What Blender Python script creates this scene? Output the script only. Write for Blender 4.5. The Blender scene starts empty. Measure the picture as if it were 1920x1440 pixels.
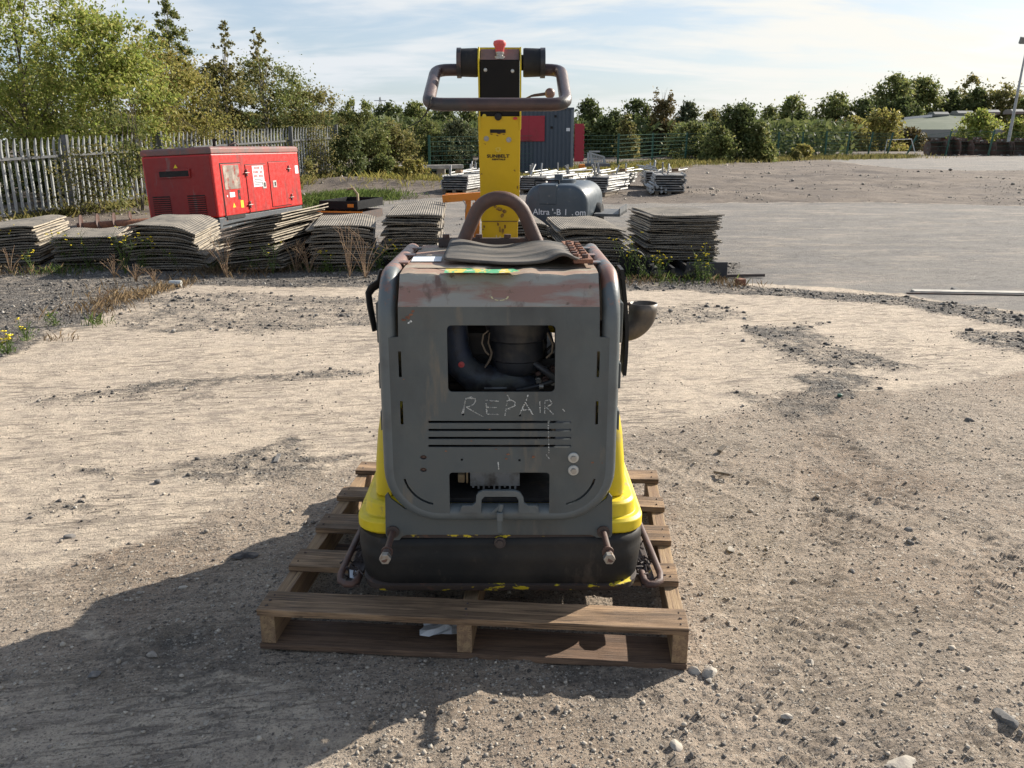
import bpy, bmesh, math, random
import numpy as np
from mathutils import Vector, Matrix, geometry

random.seed(7); rng = np.random.default_rng(7)
R = math.radians
S = bpy.context.scene
COL = S.collection

# ------------------------------------------------------------------ camera, sky, sun
H = 1.41; FPX = 1600.0; TH = math.atan(0.28)
cd = bpy.data.cameras.new('camera'); cam = bpy.data.objects.new('camera', cd); COL.objects.link(cam)
cam.location = (0, 0, H); cam.rotation_euler = (math.pi/2 - TH, 0, 0)
cd.sensor_width = 36; cd.lens = FPX/1920*36; cd.clip_start = .05; cd.clip_end = 9000
S.camera = cam
SUN_AZ = math.atan2(.81, .585); SUN_EL = R(29.3)
w = bpy.data.worlds.new('World'); S.world = w; w.use_nodes = True
def world_setup():
    nt = w.node_tree; N = nt.nodes; L = nt.links; N.clear()
    out = N.new('ShaderNodeOutputWorld'); bg = N.new('ShaderNodeBackground'); L.new(bg.outputs[0], out.inputs[0])
    bg.inputs[1].default_value = .1
    sky = N.new('ShaderNodeTexSky'); sky.sky_type = 'NISHITA'; sky.sun_disc = False
    sky.sun_elevation = SUN_EL; sky.sun_rotation = SUN_AZ; sky.air_density = 1.0; sky.dust_density = 1.2; sky.ozone_density = 1.0
    tc = N.new('ShaderNodeTexCoord'); sep = N.new('ShaderNodeSeparateXYZ'); L.new(tc.outputs['Generated'], sep.inputs[0])
    def m(op, a, b=None, clamp=False):
        n = N.new('ShaderNodeMath'); n.operation = op; n.use_clamp = clamp
        for i, v in enumerate((a, b)):
            if v is None: continue
            if isinstance(v, (int, float)): n.inputs[i].default_value = v
            else: L.new(v, n.inputs[i])
        return n.outputs[0]
    z = m('ADD', m('MAXIMUM', sep.outputs[2], 0.0), .16)
    u = m('DIVIDE', sep.outputs[0], z); v = m('DIVIDE', sep.outputs[1], z)
    cb = N.new('ShaderNodeCombineXYZ'); L.new(u, cb.inputs[0]); L.new(v, cb.inputs[1])
    mp = N.new('ShaderNodeMapping'); L.new(cb.outputs[0], mp.inputs[0]); mp.inputs['Rotation'].default_value = (0, 0, R(-14)); mp.inputs['Scale'].default_value = (.55, 1.25, 1)
    n1 = N.new('ShaderNodeTexNoise'); L.new(mp.outputs[0], n1.inputs['Vector']); n1.inputs['Scale'].default_value = 1.15; n1.inputs['Detail'].default_value = 9; n1.inputs['Roughness'].default_value = .56; n1.inputs['Distortion'].default_value = .55
    n2 = N.new('ShaderNodeTexNoise'); L.new(mp.outputs[0], n2.inputs['Vector']); n2.inputs['Scale'].default_value = 4.2; n2.inputs['Detail'].default_value = 7; n2.inputs['Distortion'].default_value = 1.0
    c = m('ADD', m('MULTIPLY', n1.outputs[0], .8), m('MULTIPLY', n2.outputs[0], .2))
    r = N.new('ShaderNodeMapRange'); r.interpolation_type = 'SMOOTHSTEP'; L.new(c, r.inputs[0]); r.inputs[1].default_value = .40; r.inputs[2].default_value = .585
    # thin blue-grey gaps and pale veils; warmer and brighter towards the sun
    dp = N.new('ShaderNodeVectorMath'); dp.operation = 'DOT_PRODUCT'; L.new(tc.outputs['Generated'], dp.inputs[0])
    dp.inputs[1].default_value = (math.sin(SUN_AZ)*math.cos(SUN_EL), math.cos(SUN_AZ)*math.cos(SUN_EL), math.sin(SUN_EL))
    g = N.new('ShaderNodeMapRange'); L.new(dp.outputs['Value'], g.inputs[0]); g.inputs[1].default_value = .35; g.inputs[2].default_value = .98; g.interpolation_type = 'SMOOTHSTEP'
    mc = N.new('ShaderNodeMix'); mc.data_type = 'RGBA'; L.new(g.outputs[0], mc.inputs[0])
    mc.inputs[6].default_value = (4.5, 4.75, 5.0, 1); mc.inputs[7].default_value = (5.9, 5.7, 5.15, 1)
    mb = N.new('ShaderNodeMix'); mb.data_type = 'RGBA'; mb.inputs[0].default_value = .60
    L.new(sky.outputs[0], mb.inputs[6]); mb.inputs[7].default_value = (2.55, 3.1, 3.85, 1)
    cov = N.new('ShaderNodeMapRange'); cov.interpolation_type = 'SMOOTHSTEP'; L.new(sep.outputs[2], cov.inputs[0]); cov.inputs[1].default_value = .16; cov.inputs[2].default_value = .75; cov.inputs[3].default_value = 1.0; cov.inputs[4].default_value = .22
    L.new(m('MULTIPLY', cov.outputs[0], .65), mb.inputs[0]); rc = m('MULTIPLY', r.outputs[0], cov.outputs[0])
    mx = N.new('ShaderNodeMix'); mx.data_type = 'RGBA'; L.new(rc, mx.inputs[0]); L.new(mb.outputs[2], mx.inputs[6]); L.new(mc.outputs[2], mx.inputs[7])
    L.new(mx.outputs[2], bg.inputs[0])
world_setup()
sd = bpy.data.lights.new('sun', 'SUN'); sd.energy = 5.0; sd.angle = R(.5); sd.color = (1, .93, .82)
so = bpy.data.objects.new('sun', sd); COL.objects.link(so)
dv = Vector((-math.sin(SUN_AZ)*math.cos(SUN_EL), -math.cos(SUN_AZ)*math.cos(SUN_EL), -math.sin(SUN_EL)))
so.rotation_euler = dv.to_track_quat('-Z', 'Y').to_euler(); so.location = (20, 10, 20)
S.view_settings.view_transform = 'Standard'; S.view_settings.look = 'None'; S.view_settings.gamma = 1
S.view_settings.exposure = .84; S.view_settings.use_curve_mapping = False
S.render.engine = 'CYCLES'; S.cycles.max_bounces = 6; S.cycles.transparent_max_bounces = 6

# ------------------------------------------------------------------ survey helpers: photo sight lines to metres
SL = .0155
def gz(y):
    t = min(max(y - 9.0, 0.0), 55.0)
    return SL*t*min(1.0, t/4.0) if t < 4 else SL*t
def ang(py): return TH + math.atan((py - 720)/FPX)
def G(px, py, z=0.0):
    t = math.tan(ang(py)); D = (H - z)/t
    return (px - 960)/FPX*(D*math.cos(TH) + (H - z)*math.sin(TH)), D
def GR(px, py):                                   # hits the gently rising yard
    t = math.tan(ang(py)); D = H/t
    if D > 9.5:
        D = (H + SL*9)/(t + SL)
        if D > 64 or t + SL <= 0: D = (H - SL*55)/max(t, .002)
    z = gz(D)
    return (px - 960)/FPX*(D*math.cos(TH) + (H - z)*math.sin(TH)), D
def A(px, py, Y):
    z = H - Y*math.tan(ang(py))
    return (px - 960)/FPX*(Y*math.cos(TH) + (H - z)*math.sin(TH)), z
def Xat(px, Y, z=1.41): return (px - 960)/FPX*(Y*math.cos(TH) + (H - z)*math.sin(TH))
def Zat(py, Y): return H - Y*math.tan(ang(py))

# ------------------------------------------------------------------ materials
def _lin(c): return (c[0], c[1], c[2], 1)
def pm(name, base, rough=.6, metal=0.0, layers=(), bump=.0, bscale=60, bdetail=6, bstretch=(1, 1, 1), rvar=.12, spec=.5, coord='Object', jitter=False, extra=None):
    """procedural material; layers = (colour, scale, lo, hi, stretch, detail)"""
    mt = bpy.data.materials.new(name); mt.use_nodes = True
    nt = mt.node_tree; N = nt.nodes; L = nt.links
    b = N['Principled BSDF']
    tc = N.new('ShaderNodeTexCoord'); src = tc.outputs[coord]
    if jitter:
        oi = N.new('ShaderNodeObjectInfo'); vm = N.new('ShaderNodeVectorMath'); vm.operation = 'MULTIPLY_ADD'
        cb = N.new('ShaderNodeCombineXYZ'); L.new(oi.outputs['Random'], cb.inputs[0]); L.new(oi.outputs['Random'], cb.inputs[1])
        L.new(cb.outputs[0], vm.inputs[0]); vm.inputs[1].default_value = (37, 53, 0); L.new(src, vm.inputs[2]); src = vm.outputs[0]
    def noise(scale, stretch=(1, 1, 1), detail=6, rgh=.6, dist=0):
        v = src
        if tuple(stretch) != (1, 1, 1):
            mp = N.new('ShaderNodeMapping'); mp.inputs['Scale'].default_value = stretch; L.new(src, mp.inputs[0]); v = mp.outputs[0]
        n = N.new('ShaderNodeTexNoise'); n.inputs['Scale'].default_value = scale; n.inputs['Detail'].default_value = detail
        n.inputs['Roughness'].default_value = rgh; n.inputs['Distortion'].default_value = dist; L.new(v, n.inputs['Vector']); return n.outputs[0]
    cur = None; fr = None
    for k, ly in enumerate(layers):
        col, sc, lo, hi = ly[:4]; stt = ly[4] if len(ly) > 4 else (1, 1, 1); det = ly[5] if len(ly) > 5 else 8
        f = noise(sc, stt, det)
        mr = N.new('ShaderNodeMapRange'); L.new(f, mr.inputs[0]); mr.inputs[1].default_value = lo; mr.inputs[2].default_value = hi
        mx = N.new('ShaderNodeMix'); mx.data_type = 'RGBA'; L.new(mr.outputs[0], mx.inputs[0])
        if cur is None: mx.inputs[6].default_value = _lin(base)
        else: L.new(cur, mx.inputs[6])
        mx.inputs[7].default_value = _lin(col); cur = mx.outputs[2]
    if extra: cur = extra(N, L, src, cur, b)
    if cur is None: b.inputs['Base Color'].default_value = _lin(base)
    else: L.new(cur, b.inputs['Base Color'])
    b.inputs['Metallic'].default_value = metal
    b.inputs['Specular IOR Level'].default_value = spec
    if rvar:
        f = noise(9, det := (1, 1, 1)) if False else noise(14)
        mr = N.new('ShaderNodeMapRange'); L.new(f, mr.inputs[0]); mr.inputs[1].default_value = .3; mr.inputs[2].default_value = .7
        mr.inputs[3].default_value = max(.05, rough - rvar); mr.inputs[4].default_value = min(1, rough + rvar); L.new(mr.outputs[0], b.inputs['Roughness'])
    else: b.inputs['Roughness'].default_value = rough
    if bump:
        f = noise(bscale, bstretch, bdetail, .65)
        bp = N.new('ShaderNodeBump'); bp.inputs['Strength'].default_value = min(1, bump); bp.inputs['Distance'].default_value = .004 if bump <= 1 else .004*bump
        L.new(f, bp.inputs['Height']); L.new(bp.outputs[0], b.inputs['Normal'])
    return mt

RUST = (.105, .045, .028); DUST = (.30, .25, .19)
M = {}
M['grey_paint'] = pm('grey_paint', (.076, .089, .092), .5, 0, [((.095, .105, .10), 5, .5, .8), ((.05, .056, .058), 3.0, .50, .66, (1, 1, .5), 12), ((.14, .125, .10), 11, .60, .72, (1.6, 1, .35), 12), (RUST, 9, .68, .71), (RUST, 38, .72, .74), ((.30, .30, .28), 55, .76, .80, (1, 1, .3)), ((.13, .115, .09), 2.2, .58, .95)], bump=.12, bscale=120)
M['grey_tube'] = pm('grey_tube', (.17, .19, .195), .42, 0, [((.12, .13, .13), 12, .5, .72), (RUST, 6, .66, .72), ((.19, .10, .07), 22, .68, .74)], bump=.15, bscale=90)
def _rusty_top(N, L, src, cur, b):
    # weather has eaten the paint from the top of the frame downwards (stays put whatever the light does)
    sp = N.new('ShaderNodeSeparateXYZ'); L.new(src, sp.inputs[0])
    n = N.new('ShaderNodeTexNoise'); n.inputs['Scale'].default_value = 13; n.inputs['Detail'].default_value = 12; n.inputs['Roughness'].default_value = .7; L.new(src, n.inputs['Vector'])
    a = N.new('ShaderNodeMath'); a.operation = 'MULTIPLY_ADD'; L.new(n.outputs[0], a.inputs[0]); a.inputs[1].default_value = .55; L.new(sp.outputs[2], a.inputs[2])
    mr = N.new('ShaderNodeMapRange'); L.new(a.outputs[0], mr.inputs[0]); mr.inputs[1].default_value = 1.19; mr.inputs[2].default_value = 1.225
    mx = N.new('ShaderNodeMix'); mx.data_type = 'RGBA'; L.new(mr.outputs[0], mx.inputs[0]); L.new(cur, mx.inputs[6]); mx.inputs[7].default_value = (.22, .115, .085, 1)
    return mx.outputs[2]
M['grey_tube'] = pm('grey_tube_frame_paint', (.105, .122, .127), .42, 0, [((.085, .095, .098), 12, .5, .72), (RUST, 7, .70, .74)], bump=.15, bscale=90, extra=_rusty_top)
M['hood'] = pm('weathered_hood_paint', (.31, .30, .25), .6, 0, [((.30, .28, .24), 3.5, .42, .62, (.6, 1, 2)), ((.29, .165, .125), 5, .48, .57, (.55, 1.6, 3.2), 12), ((.17, .105, .08), 12, .56, .66, (1.4, 1, .5), 10), ((.15, .10, .07), 28, .62, .70), ((.34, .30, .22), 16, .62, .72, (1, 1, .4))], bump=.3, bscale=80)
M['hood_top'] = pm('weathered_top_paint', (.33, .27, .20), .7, 0, [((.31, .18, .13), 5, .46, .58, (.35, 2.4, 1), 12), ((.22, .19, .14), 12, .55, .7, (.3, 2, 1)), ((.38, .35, .28), 30, .62, .72)], bump=.3, bscale=80)
M['yellow'] = pm('yellow_paint', (.68, .52, .012), .5, 0, [((.50, .38, .03), 5, .46, .70, (1, 1, .5), 12), ((.30, .23, .07), 24, .62, .72), ((.34, .27, .14), 9, .60, .74), (RUST, 15, .70, .73)], bump=.1, bscale=60)
M['yellow_column'] = pm('yellow_column_paint', (.60, .40, .006), .5, 0, [((.50, .33, .01), 5, .5, .7), ((.20, .12, .03), 30, .71, .75)], bump=.1, bscale=60)
M['yellow_peeling'] = pm('yellow_peeling_paint', (.05, .036, .03), .75, 0, [((.60, .46, .02), 14, .585, .61, (1, 1, 2.2)), ((.62, .58, .45), 9, .68, .70), ((.09, .05, .035), 22, .58, .62)], bump=.5, bscale=70)
M['rust'] = pm('rusty_steel', (.085, .048, .038), .6, 0, [((.12, .062, .045), 18, .45, .65), ((.07, .05, .045), 40, .55, .68), ((.22, .17, .14), 70, .66, .74)], bump=.3, bscale=160)
M['rust_bright'] = pm('bright_rust', (.25, .11, .06), .8, 0, [((.14, .06, .04), 40, .45, .6)], bump=.5, bscale=200)
M['rust_dark'] = pm('dark_rusty_steel', (.06, .045, .04), .7, 0, [((.12, .07, .05), 14, .5, .65)], bump=.4, bscale=120)
M['black_rubber'] = pm('black_rubber', (.012, .0125, .013), .6, 0, [((.032, .028, .024), 4, .42, .66), ((.07, .056, .045), 13, .60, .74, (1, 1, .5), 12)], bump=.15, bscale=70, spec=.3)
M['rubber_sheet'] = pm('dusty_rubber_sheet', (.060, .056, .050), .8, 0, [((.135, .115, .095), 7, .44, .60, (.35, 2.4, 1), 12), ((.022, .022, .022), 9, .54, .64, (.4, 2.2, 1), 12), ((.19, .165, .135), 34, .64, .72, (.3, 2, 1))], bump=.4, bscale=50)
M['black_paint'] = pm('black_paint', (.006, .0065, .008), .5, 0, [((.018, .016, .015), 9, .60, .72), ((.10, .07, .05), 26, .71, .75)], bump=.1, bscale=60, spec=.22)
M['brown_black'] = pm('sunworn_black_steel', (.035, .030, .030), .5, 0, [((.19, .11, .085), 6, .47, .6)], bump=.2, bscale=80)
M['handle'] = pm('worn_handlebar', (.060, .036, .032), .42, .15, [((.095, .055, .045), 14, .42, .62), ((.045, .04, .04), 7, .55, .62), ((.20, .16, .14), 60, .70, .76)], bump=.25, bscale=140)
M['handle_black'] = pm('chipped_black_handlebar', (.03, .03, .033), .35, .1, [((.12, .075, .06), 9, .52, .6)], bump=.2, bscale=100)
M['stop_red'] = pm('faded_red_plastic', (.55, .045, .05), .45, 0, [((.62, .16, .15), 8, .45, .7)], bump=.05)
M['steel'] = pm('dull_zinc_steel', (.34, .33, .31), .42, .75, [((.20, .14, .10), 30, .52, .66)], bump=.2, bscale=100)
M['washer'] = pm('white_zinc', (.50, .50, .47), .4, .3, [((.28, .24, .20), 30, .55, .7)], bump=.1)
M['plastic_black'] = pm('oily_black_plastic', (.018, .021, .028), .48, 0, [((.09, .08, .065), 9, .48, .70)], bump=.15)
M['engine_blue'] = pm('engine_dark_blue', (.020, .032, .065), .55, 0, [((.06, .065, .06), 7, .44, .66), ((.02, .02, .025), 24, .5, .65)], bump=.4, bscale=60)
M['engine_dark'] = pm('engine_dark_iron', (.028, .026, .026), .6, .2, [((.10, .075, .05), 13, .58, .72)], bump=.4, bscale=70)
M['aluminium'] = pm('cast_aluminium', (.22, .24, .26), .5, .4, [((.09, .09, .09), 24, .45, .65)], bump=.3)
M['wire'] = pm('dirty_wire', (.20, .16, .12), .6, .4, bump=.1)
M['label_white'] = pm('white_label', (.72, .73, .74), .5, 0, [((.52, .54, .57), 60, .62, .68, (1, .3, 1))])
M['label_green'] = pm('torn_green_label', (.08, .35, .17), .6, 0, [((.62, .48, .08), 22, .50, .54, (1, .3, 1)), ((.55, .55, .40), 40, .58, .62)])
M['chalk'] = pm('chalk', (.72, .73, .70), .9, 0, [((.30, .31, .30), 90, .45, .6)])
M['ink'] = pm('black_print', (.012, .012, .012), .6)
M['faint_yellow'] = pm('faded_yellow_print', (.62, .47, .06), .6)
M['stain'] = pm('brown_stain', (.15, .07, .015), .7, 0, [((.30, .18, .02), 60, .45, .6)])
M['pale_scratch'] = pm('pale_scratch', (.62, .55, .30), .6)
M['exhaust'] = pm('scorched_exhaust', (.095, .083, .072), .5, .35, [((.16, .13, .10), 16, .45, .65), ((.08, .05, .035), 30, .58, .68)], bump=.15, bscale=120)
def _wood(name, c1, c2, c3):
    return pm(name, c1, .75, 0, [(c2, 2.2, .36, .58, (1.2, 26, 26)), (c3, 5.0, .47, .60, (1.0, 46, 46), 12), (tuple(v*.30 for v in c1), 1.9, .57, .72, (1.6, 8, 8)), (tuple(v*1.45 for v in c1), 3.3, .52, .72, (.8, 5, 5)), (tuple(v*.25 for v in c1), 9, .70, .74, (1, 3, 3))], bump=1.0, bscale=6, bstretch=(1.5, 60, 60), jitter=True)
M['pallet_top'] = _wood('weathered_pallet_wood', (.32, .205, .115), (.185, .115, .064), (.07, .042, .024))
M['pallet_low'] = _wood('dark_pallet_wood', (.19, .115, .070), (.13, .078, .048), (.075, .045, .03))  # bottom boards, darker than the deck boards
def _woody(name, c1, c2, c3):
    return pm(name, c1, .75, 0, [(c2, 2.2, .40, .60, (26, 1.2, 26)), (c3, 5.0, .56, .64, (46, 1, 46)), (tuple(v*1.35 for v in c1), 3, .55, .8)], bump=.6, bscale=6, bstretch=(60, 1.5, 60), jitter=True)
M['stringer'] = _woody('pallet_stringer_wood', (.32, .215, .115), (.21, .13, .075), (.13, .078, .045))
def _ribs(N, L, src, cur, b):
    sp = N.new('ShaderNodeSeparateXYZ'); L.new(src, sp.inputs[0])
    m = N.new('ShaderNodeMath'); m.operation = 'MULTIPLY'; L.new(sp.outputs[0], m.inputs[0]); m.inputs[1].default_value = 230
    s = N.new('ShaderNodeMath'); s.operation = 'SINE'; L.new(m.outputs[0], s.inputs[0])
    bp = N.new('ShaderNodeBump'); bp.inputs['Strength'].default_value = .8; bp.inputs['Distance'].default_value = .006; L.new(s.outputs[0], bp.inputs['Height']); L.new(bp.outputs[0], b.inputs['Normal'])
    return cur
M['mat'] = pm('dusty_ribbed_rubber', (.145, .128, .105), .88, 0, [((.26, .225, .18), 2.5, .38, .62), ((.07, .064, .056), 9, .52, .68), ((.34, .295, .235), 22, .60, .72)], jitter=True, extra=_ribs)
M['mat_edge'] = pm('dusty_sunlit_mat_edge', (.40, .345, .265), .9, 0, [((.24, .205, .16), 6, .45, .62), ((.46, .41, .33), 20, .6, .7)], bump=.3, jitter=True)  # pale dust plus the sunlit sides' brightness put into the colour
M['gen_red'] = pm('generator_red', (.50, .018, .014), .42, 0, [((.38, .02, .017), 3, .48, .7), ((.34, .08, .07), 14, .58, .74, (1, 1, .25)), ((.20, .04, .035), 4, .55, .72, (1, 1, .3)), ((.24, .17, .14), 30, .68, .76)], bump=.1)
M['gen_red_shade'] = pm('generator_red_shaded', (.27, .014, .012), .55, 0, [((.22, .02, .02), 3, .42, .66, (1, 1, .3)), ((.17, .11, .10), 7, .60, .74, (1, 1, .2))], bump=.06)  # darker red copy: shade of the end turned from the sun painted in
M['gen_top'] = pm('generator_grimy_roof', (.23, .09, .075), .6, 0, [((.14, .10, .09), 3, .42, .62), ((.38, .10, .08), 7, .6, .7)], bump=.1)
M['gen_base'] = pm('generator_base', (.055, .065, .075), .6, 0, [((.16, .08, .05), 6, .62, .72), ((.14, .14, .14), 18, .6, .7)], bump=.1)
M['dark_void'] = pm('void_and_soot_black', (.012, .010, .009), .8)  # darkness inside gaps and openings painted flat black; also exhaust and hatch lid
M['glass_grimy'] = pm('grimy_panel_window', (.25, .20, .17), .25, 0, [((.42, .36, .30), 5, .45, .6), ((.30, .05, .04), 9, .55, .66)])
M['galv'] = pm('galvanised_steel', (.36, .37, .365), .6, .15, [((.27, .28, .275), 3, .46, .62), ((.48, .48, .47), 26, .58, .7)], bump=.08, jitter=True)
M['galv_dark'] = pm('galvanised_steel_dull', (.085, .09, .095), .6, .2, [((.13, .13, .13), 8, .5, .62)], bump=.08)
M['alu'] = pm('silver_frame', (.34, .34, .33), .45, .3, [((.22, .21, .20), 9, .48, .6), ((.46, .45, .43), 20, .6, .7)], bump=.08, jitter=True)
M['panel_fill'] = pm('weathered_panel_sheet', (.22, .21, .195), .7, 0, [((.10, .11, .12), 4, .48, .6), ((.34, .31, .27), 9, .58, .68)], jitter=True)
M['cabin'] = pm('cabin_slate_blue', (.055, .072, .095), .55, 0, [((.075, .09, .11), 1.2, .45, .7, (1, 1, .3))], bump=.05)
M['cabin_light'] = pm('cabin_corner_post', (.16, .18, .20), .55, 0, bump=.05)
M['cabin_red'] = pm('cabin_red_door', (.36, .018, .035), .5, 0, [((.30, .02, .03), 3, .5, .7)])
M['tank'] = pm('tank_slate_grey', (.050, .066, .082), .42, 0, [((.07, .088, .105), 3, .45, .7), ((.17, .17, .16), 12, .63, .76)], bump=.08)
M['orange'] = pm('orange_paint', (.68, .21, .012), .5, 0, [((.45, .13, .02), 10, .56, .7), (RUST, 22, .7, .74)], bump=.1)
M['green_post'] = pm('green_powder_coat', (.012, .075, .050), .5, 0, bump=.05)
M['bucket'] = pm('rusty_bucket_steel', (.14, .07, .05), .7, 0, [((.075, .04, .032), 1.5, .42, .6), ((.20, .18, .165), 4, .60, .68)], bump=.2, jitter=True)
M['roof_green'] = pm('roof_green_sheet', (.12, .14, .10), .8, 0, [((.16, .175, .13), .3, .45, .6)], spec=.1)
M['brick_wall'] = pm('red_brown_cladding', (.15, .055, .038), .8, 0, [((.11, .045, .03), .6, .45, .6)])
M['vent'] = pm('roof_vent_grey', (.22, .22, .20), .6)
M['white_metal'] = pm('pale_painted_metal', (.60, .61, .60), .5)
M['bark'] = pm('bark', (.11, .09, .07), .9, 0, [((.06, .05, .04), 6, .45, .6, (3, 3, .6))], bump=.5, bscale=20)
M['birch_bark'] = pm('birch_bark', (.36, .33, .29), .8, 0, [((.10, .09, .08), 5, .52, .6, (1, 1, 4))], bump=.2)
M['dry_stem'] = pm('dry_stem', (.28, .19, .11), .9, 0, [((.16, .095, .06), 20, .4, .6)])
M['dry_pale'] = pm('bleached_grass', (.42, .34, .21), .9, 0, [((.26, .19, .11), 20, .4, .6)])
M['flower'] = pm('ragwort_yellow', (.75, .58, .02), .7)
M['stone_pale'] = pm('pale_stone', (.40, .36, .30), .9, 0, [((.26, .23, .20), 30, .45, .6)], bump=.6, bscale=60, jitter=True)
M['stone_dark'] = pm('dark_stone', (.12, .115, .11), .9, 0, [((.22, .20, .18), 30, .5, .65)], bump=.6, bscale=60, jitter=True)
M['paper'] = pm('crumpled_paper', (.72, .75, .78), .8, 0, [((.45, .45, .45), 14, .55, .68)])
M['timber_grey'] = _wood('grey_timber', (.24, .19, .14), (.17, .14, .10), (.11, .09, .07))
M['concrete_beam'] = pm('pale_concrete', (.42, .39, .34), .9, 0, [((.28, .26, .23), 5, .45, .6)], bump=.3)

def leafmat(name, cols, trans=.28):
    mt = bpy.data.materials.new(name); mt.use_nodes = True
    nt = mt.node_tree; N = nt.nodes; L = nt.links; N.clear()
    out = N.new('ShaderNodeOutputMaterial'); mix = N.new('ShaderNodeMixShader'); d = N.new('ShaderNodeBsdfPrincipled'); t = N.new('ShaderNodeBsdfTranslucent')
    ge = N.new('ShaderNodeNewGeometry'); cr = N.new('ShaderNodeValToRGB'); L.new(ge.outputs['Random Per Island'], cr.inputs[0])
    e = cr.color_ramp.elements
    e[0].position = 0; e[0].color = _lin(cols[0]); e[1].position = 1; e[1].color = _lin(cols[-1])
    for i, c in enumerate(cols[1:-1]):
        x = e.new((i + 1)/(len(cols) - 1)); x.color = _lin(c)
    tc = N.new('ShaderNodeTexCoord'); nz = N.new('ShaderNodeTexNoise'); nz.inputs['Scale'].default_value = .9; nz.inputs['Detail'].default_value = 3; L.new(tc.outputs['Object'], nz.inputs['Vector'])
    hs = N.new('ShaderNodeHueSaturation'); mr = N.new('ShaderNodeMapRange'); L.new(nz.outputs[0], mr.inputs[0]); mr.inputs[1].default_value = .3; mr.inputs[2].default_value = .7; mr.inputs[3].default_value = .75; mr.inputs[4].default_value = 1.3
    L.new(mr.outputs[0], hs.inputs['Value']); L.new(cr.outputs[0], hs.inputs['Color'])
    L.new(hs.outputs[0], d.inputs['Base Color']); d.inputs['Roughness'].default_value = .6; d.inputs['Specular IOR Level'].default_value = .22
    L.new(hs.outputs[0], t.inputs['Color']); mix.inputs[0].default_value = trans
    L.new(d.outputs[0], mix.inputs[1]); L.new(t.outputs[0], mix.inputs[2]); L.new(mix.outputs[0], out.inputs[0])
    return mt
M['leaf_bright'] = leafmat('leaf_bright_green', [(.17, .22, .045), (.24, .29, .06), (.32, .33, .09), (.38, .34, .11)], .48)
M['leaf_olive'] = leafmat('leaf_olive', [(.13, .14, .045), (.18, .18, .06), (.25, .22, .08), (.31, .26, .11)], .44)
M['leaf_dark'] = leafmat('leaf_dark_green', [(.065, .085, .032), (.09, .115, .04), (.125, .15, .05), (.17, .18, .07)], .38)
M['leaf_mid'] = leafmat('leaf_mid_green', [(.11, .135, .045), (.15, .18, .055), (.21, .23, .075), (.27, .25, .10)], .44)
M['leaf_grey'] = leafmat('leaf_grey_green', [(.07, .085, .045), (.10, .12, .06), (.13, .15, .075), (.15, .14, .06)], .3)
M['leaf_brown'] = leafmat('leaf_brownish', [(.10, .08, .035), (.13, .105, .045), (.15, .13, .05), (.18, .11, .04)], .3)
M['leaf_yellow'] = leafmat('leaf_autumn_yellow', [(.20, .20, .05), (.27, .26, .07), (.33, .29, .09), (.30, .23, .08)], .46)
M['weed_green'] = leafmat('weed_green', [(.07, .12, .03), (.11, .16, .04), (.16, .19, .06)], .3)
M['dead_leaf'] = leafmat('dead_weed', [(.16, .11, .06), (.24, .17, .10), (.33, .25, .15)], .2)

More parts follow.
